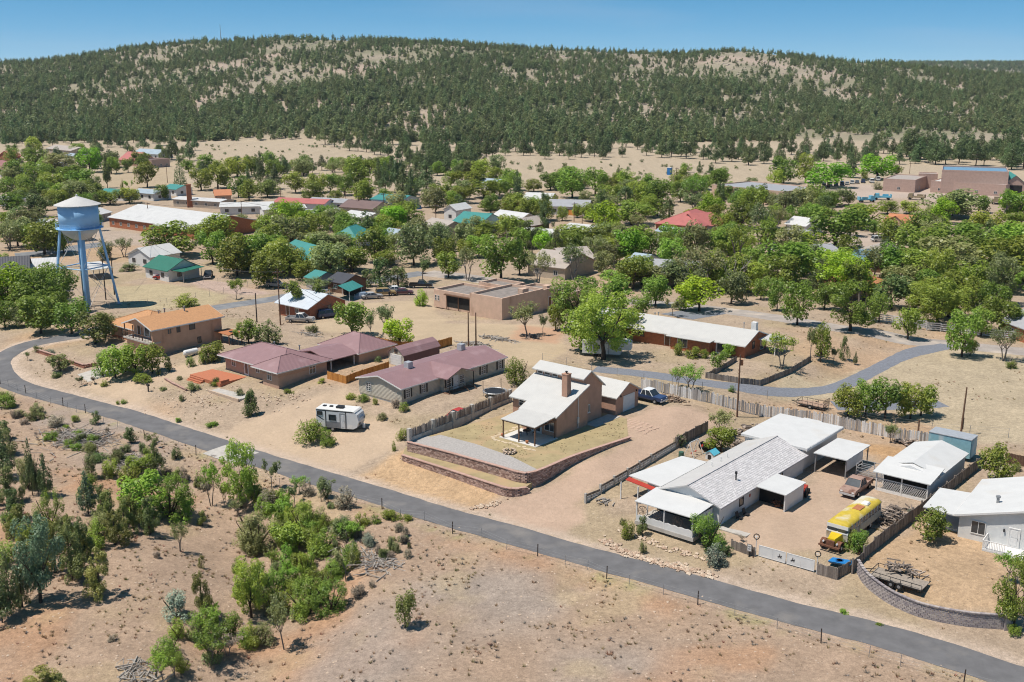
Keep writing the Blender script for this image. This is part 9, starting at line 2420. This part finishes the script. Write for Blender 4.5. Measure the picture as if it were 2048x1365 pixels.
def cover(n, x0, x1, y0, y1, cond, name, protos, weights, s0, s1, label, cat, dens=None):
    X = rn2.uniform(x0, x1, n); Y = rn2.uniform(y0, y1, n)
    k = cond(X, Y)
    if dens is not None: k &= rn2.random(n) < dens(X, Y)
    X, Y = X[k], Y[k]; m_ = len(X); s_ = rn2.uniform(s0, s1, m_)
    gn_scatter(name, np.stack([X, Y, T(X, Y)], -1), np.stack([s_, s_, s_ * rn2.uniform(.7, 1.2, m_)], -1), rn2.uniform(0, 6.28, m_), rn2.choice(len(protos), m_, p=weights), protos, label, cat)
near_road = lambda X, Y: pline_dist(X, Y, ROAD_W)
FP = [(MAIN, -11, 4, -7, 21), (MANU, -10, 4, -1, 25), (HIPH, -19, 2, -9, 24), (ORNG, -21, 5, -1, 16), (ADOB, -24, 7, -1, 28), (RANCH, -35, 5, -4, 10), (WHT, -14, 5, -6, 23), (BARN, -10, 1, -1, 13), (LATS, -7, 1, -1, 14), (RIGHTH, -8, 10, -4, 13)]
def clear(X, Y):
    k = np.ones(X.shape, bool)
    for o, a, b, c_, d_ in FP:
        t_ = o.rotation_euler[2]; dx = X - o.location.x; dy = Y - o.location.y
        lx = dx * math.cos(t_) + dy * math.sin(t_); ly = -dx * math.sin(t_) + dy * math.cos(t_)
        k &= ~((lx > a) & (lx < b) & (ly > c_) & (ly < d_))
    k &= poly_sd(X, Y, [tuple(p) for p in yard_poly[:-1]]) < 0
    k &= poly_sd(X, Y, [tuple(p) for p in terr]) < 0
    for pl in (GRAVEL_PX, STREET_PX, TOWN_PX): k &= pline_dist(X, Y, w2(pl)) > 4.2
    return k
cover(30000, -80, 75, 62, 190, lambda X, Y: (road_d(X, Y) < -2.6) & (near_road(X, Y) > 2.6), 'dry_ground_cover', TUFTS, [.28, .18, .2, .29, .05], .22, .85, 'dry grass and weeds on the near side of the road', 'grass', lambda X, Y: .08 + .92 * sstep(fbm(X / 4.5, Y / 4.5, 91, 5), .44, .62))
bare_z = [w2(pl) for nm, c_, pl in ZONES if nm in ('driveway', 'trailer lot', 'lot', 'white yard', 'bank')]
cover(15000, -95, 95, 95, 235, lambda X, Y: (road_d(X, Y) > 3.5) & (near_road(X, Y) > 3.6) & clear(X, Y) & ~np.any([poly_sd(X, Y, z_) > -.2 for z_ in bare_z], 0), 'yard_ground_cover', TUFTS, [.40, .26, .12, .08, .14], .25, .8, 'dry grass in the yards and fields behind the road', 'grass', lambda X, Y: .05 + .8 * sstep(fbm(X / 8, Y / 8, 93), .48, .68))
yw = [tuple(p) for p in yard_poly[:-1]]
def yard_cover():
    X = rn2.uniform(-20, 24, 9000); Y = rn2.uniform(115, 160, 9000)
    k = (poly_sd(X, Y, yw) > .5) & (poly_sd(X, Y, path_in) < -.1) & (rn2.random(9000) < .15 + .85 * sstep(fbm(X / 4, Y / 4, 97), .4, .62))
    t_ = MAIN.rotation_euler[2]; dx = X - MAIN.location.x; dy = Y - MAIN.location.y; lx = dx * math.cos(t_) + dy * math.sin(t_); ly = -dx * math.sin(t_) + dy * math.cos(t_)
    k &= ~((lx > -9.4) & (lx < 1.6) & (ly > 0) & (ly < 13.5)) & ~((lx > -6.3) & (lx < .5) & (ly > -5) & (ly < .1))
    X, Y = X[k], Y[k]; n = len(X); s_ = rn2.uniform(.15, .42, n)
    gn_scatter('lawn_grass', np.stack([X, Y, np.full(n, YZ)], -1), np.stack([s_, s_, s_ * .6], -1), rn2.uniform(0, 6.28, n), rn2.choice(5, n, p=[.42, .3, .08, .04, .16]), TUFTS, 'dry lawn grass inside the retaining wall', 'grass')
yard_cover()
cover(2200, -60, 75, 64, 160, lambda X, Y: (near_road(X, Y) > 2.8) & (near_road(X, Y) < 5), 'road_verge_weeds', TUFTS, [.4, .2, .1, .05, .25], .35, .8, 'weeds along the edges of the road', 'weeds', lambda X, Y: np.where(road_d(X, Y) < 0, .9, .15))
cover(9000, -80, 75, 62, 190, lambda X, Y: (road_d(X, Y) < -3), 'loose_stones', ROCKM, [.4, .3, .3], .04, .16, 'loose pale stones on the foreground slope', 'stones', lambda X, Y: .25 + .75 * sstep(fbm(X / 5, Y / 5, 95), .45, .62))
# ------------------------------------------------------------------ the air over the valley
hz = MB().box(-3000, -40, -12, 3200, 4400, 175).build('haze', None)
hz['kind'] = 'stuff'; hz['label'] = 'thin pale haze over the valley'; hz['category'] = 'haze'
hm_ = bpy.data.materials.new('haze_air'); hm_.use_nodes = True; hm_.node_tree.nodes.clear()
ho = hm_.node_tree.nodes.new('ShaderNodeOutputMaterial'); pv = hm_.node_tree.nodes.new('ShaderNodeVolumePrincipled')
pv.inputs['Color'].default_value = (0.80, 0.88, 1.0, 1); pv.inputs['Density'].default_value = 0.00005; pv.inputs['Anisotropy'].default_value = 0.2
hm_.node_tree.links.new(pv.outputs['Volume'], ho.inputs['Volume'])
hz.data.materials.append(hm_)
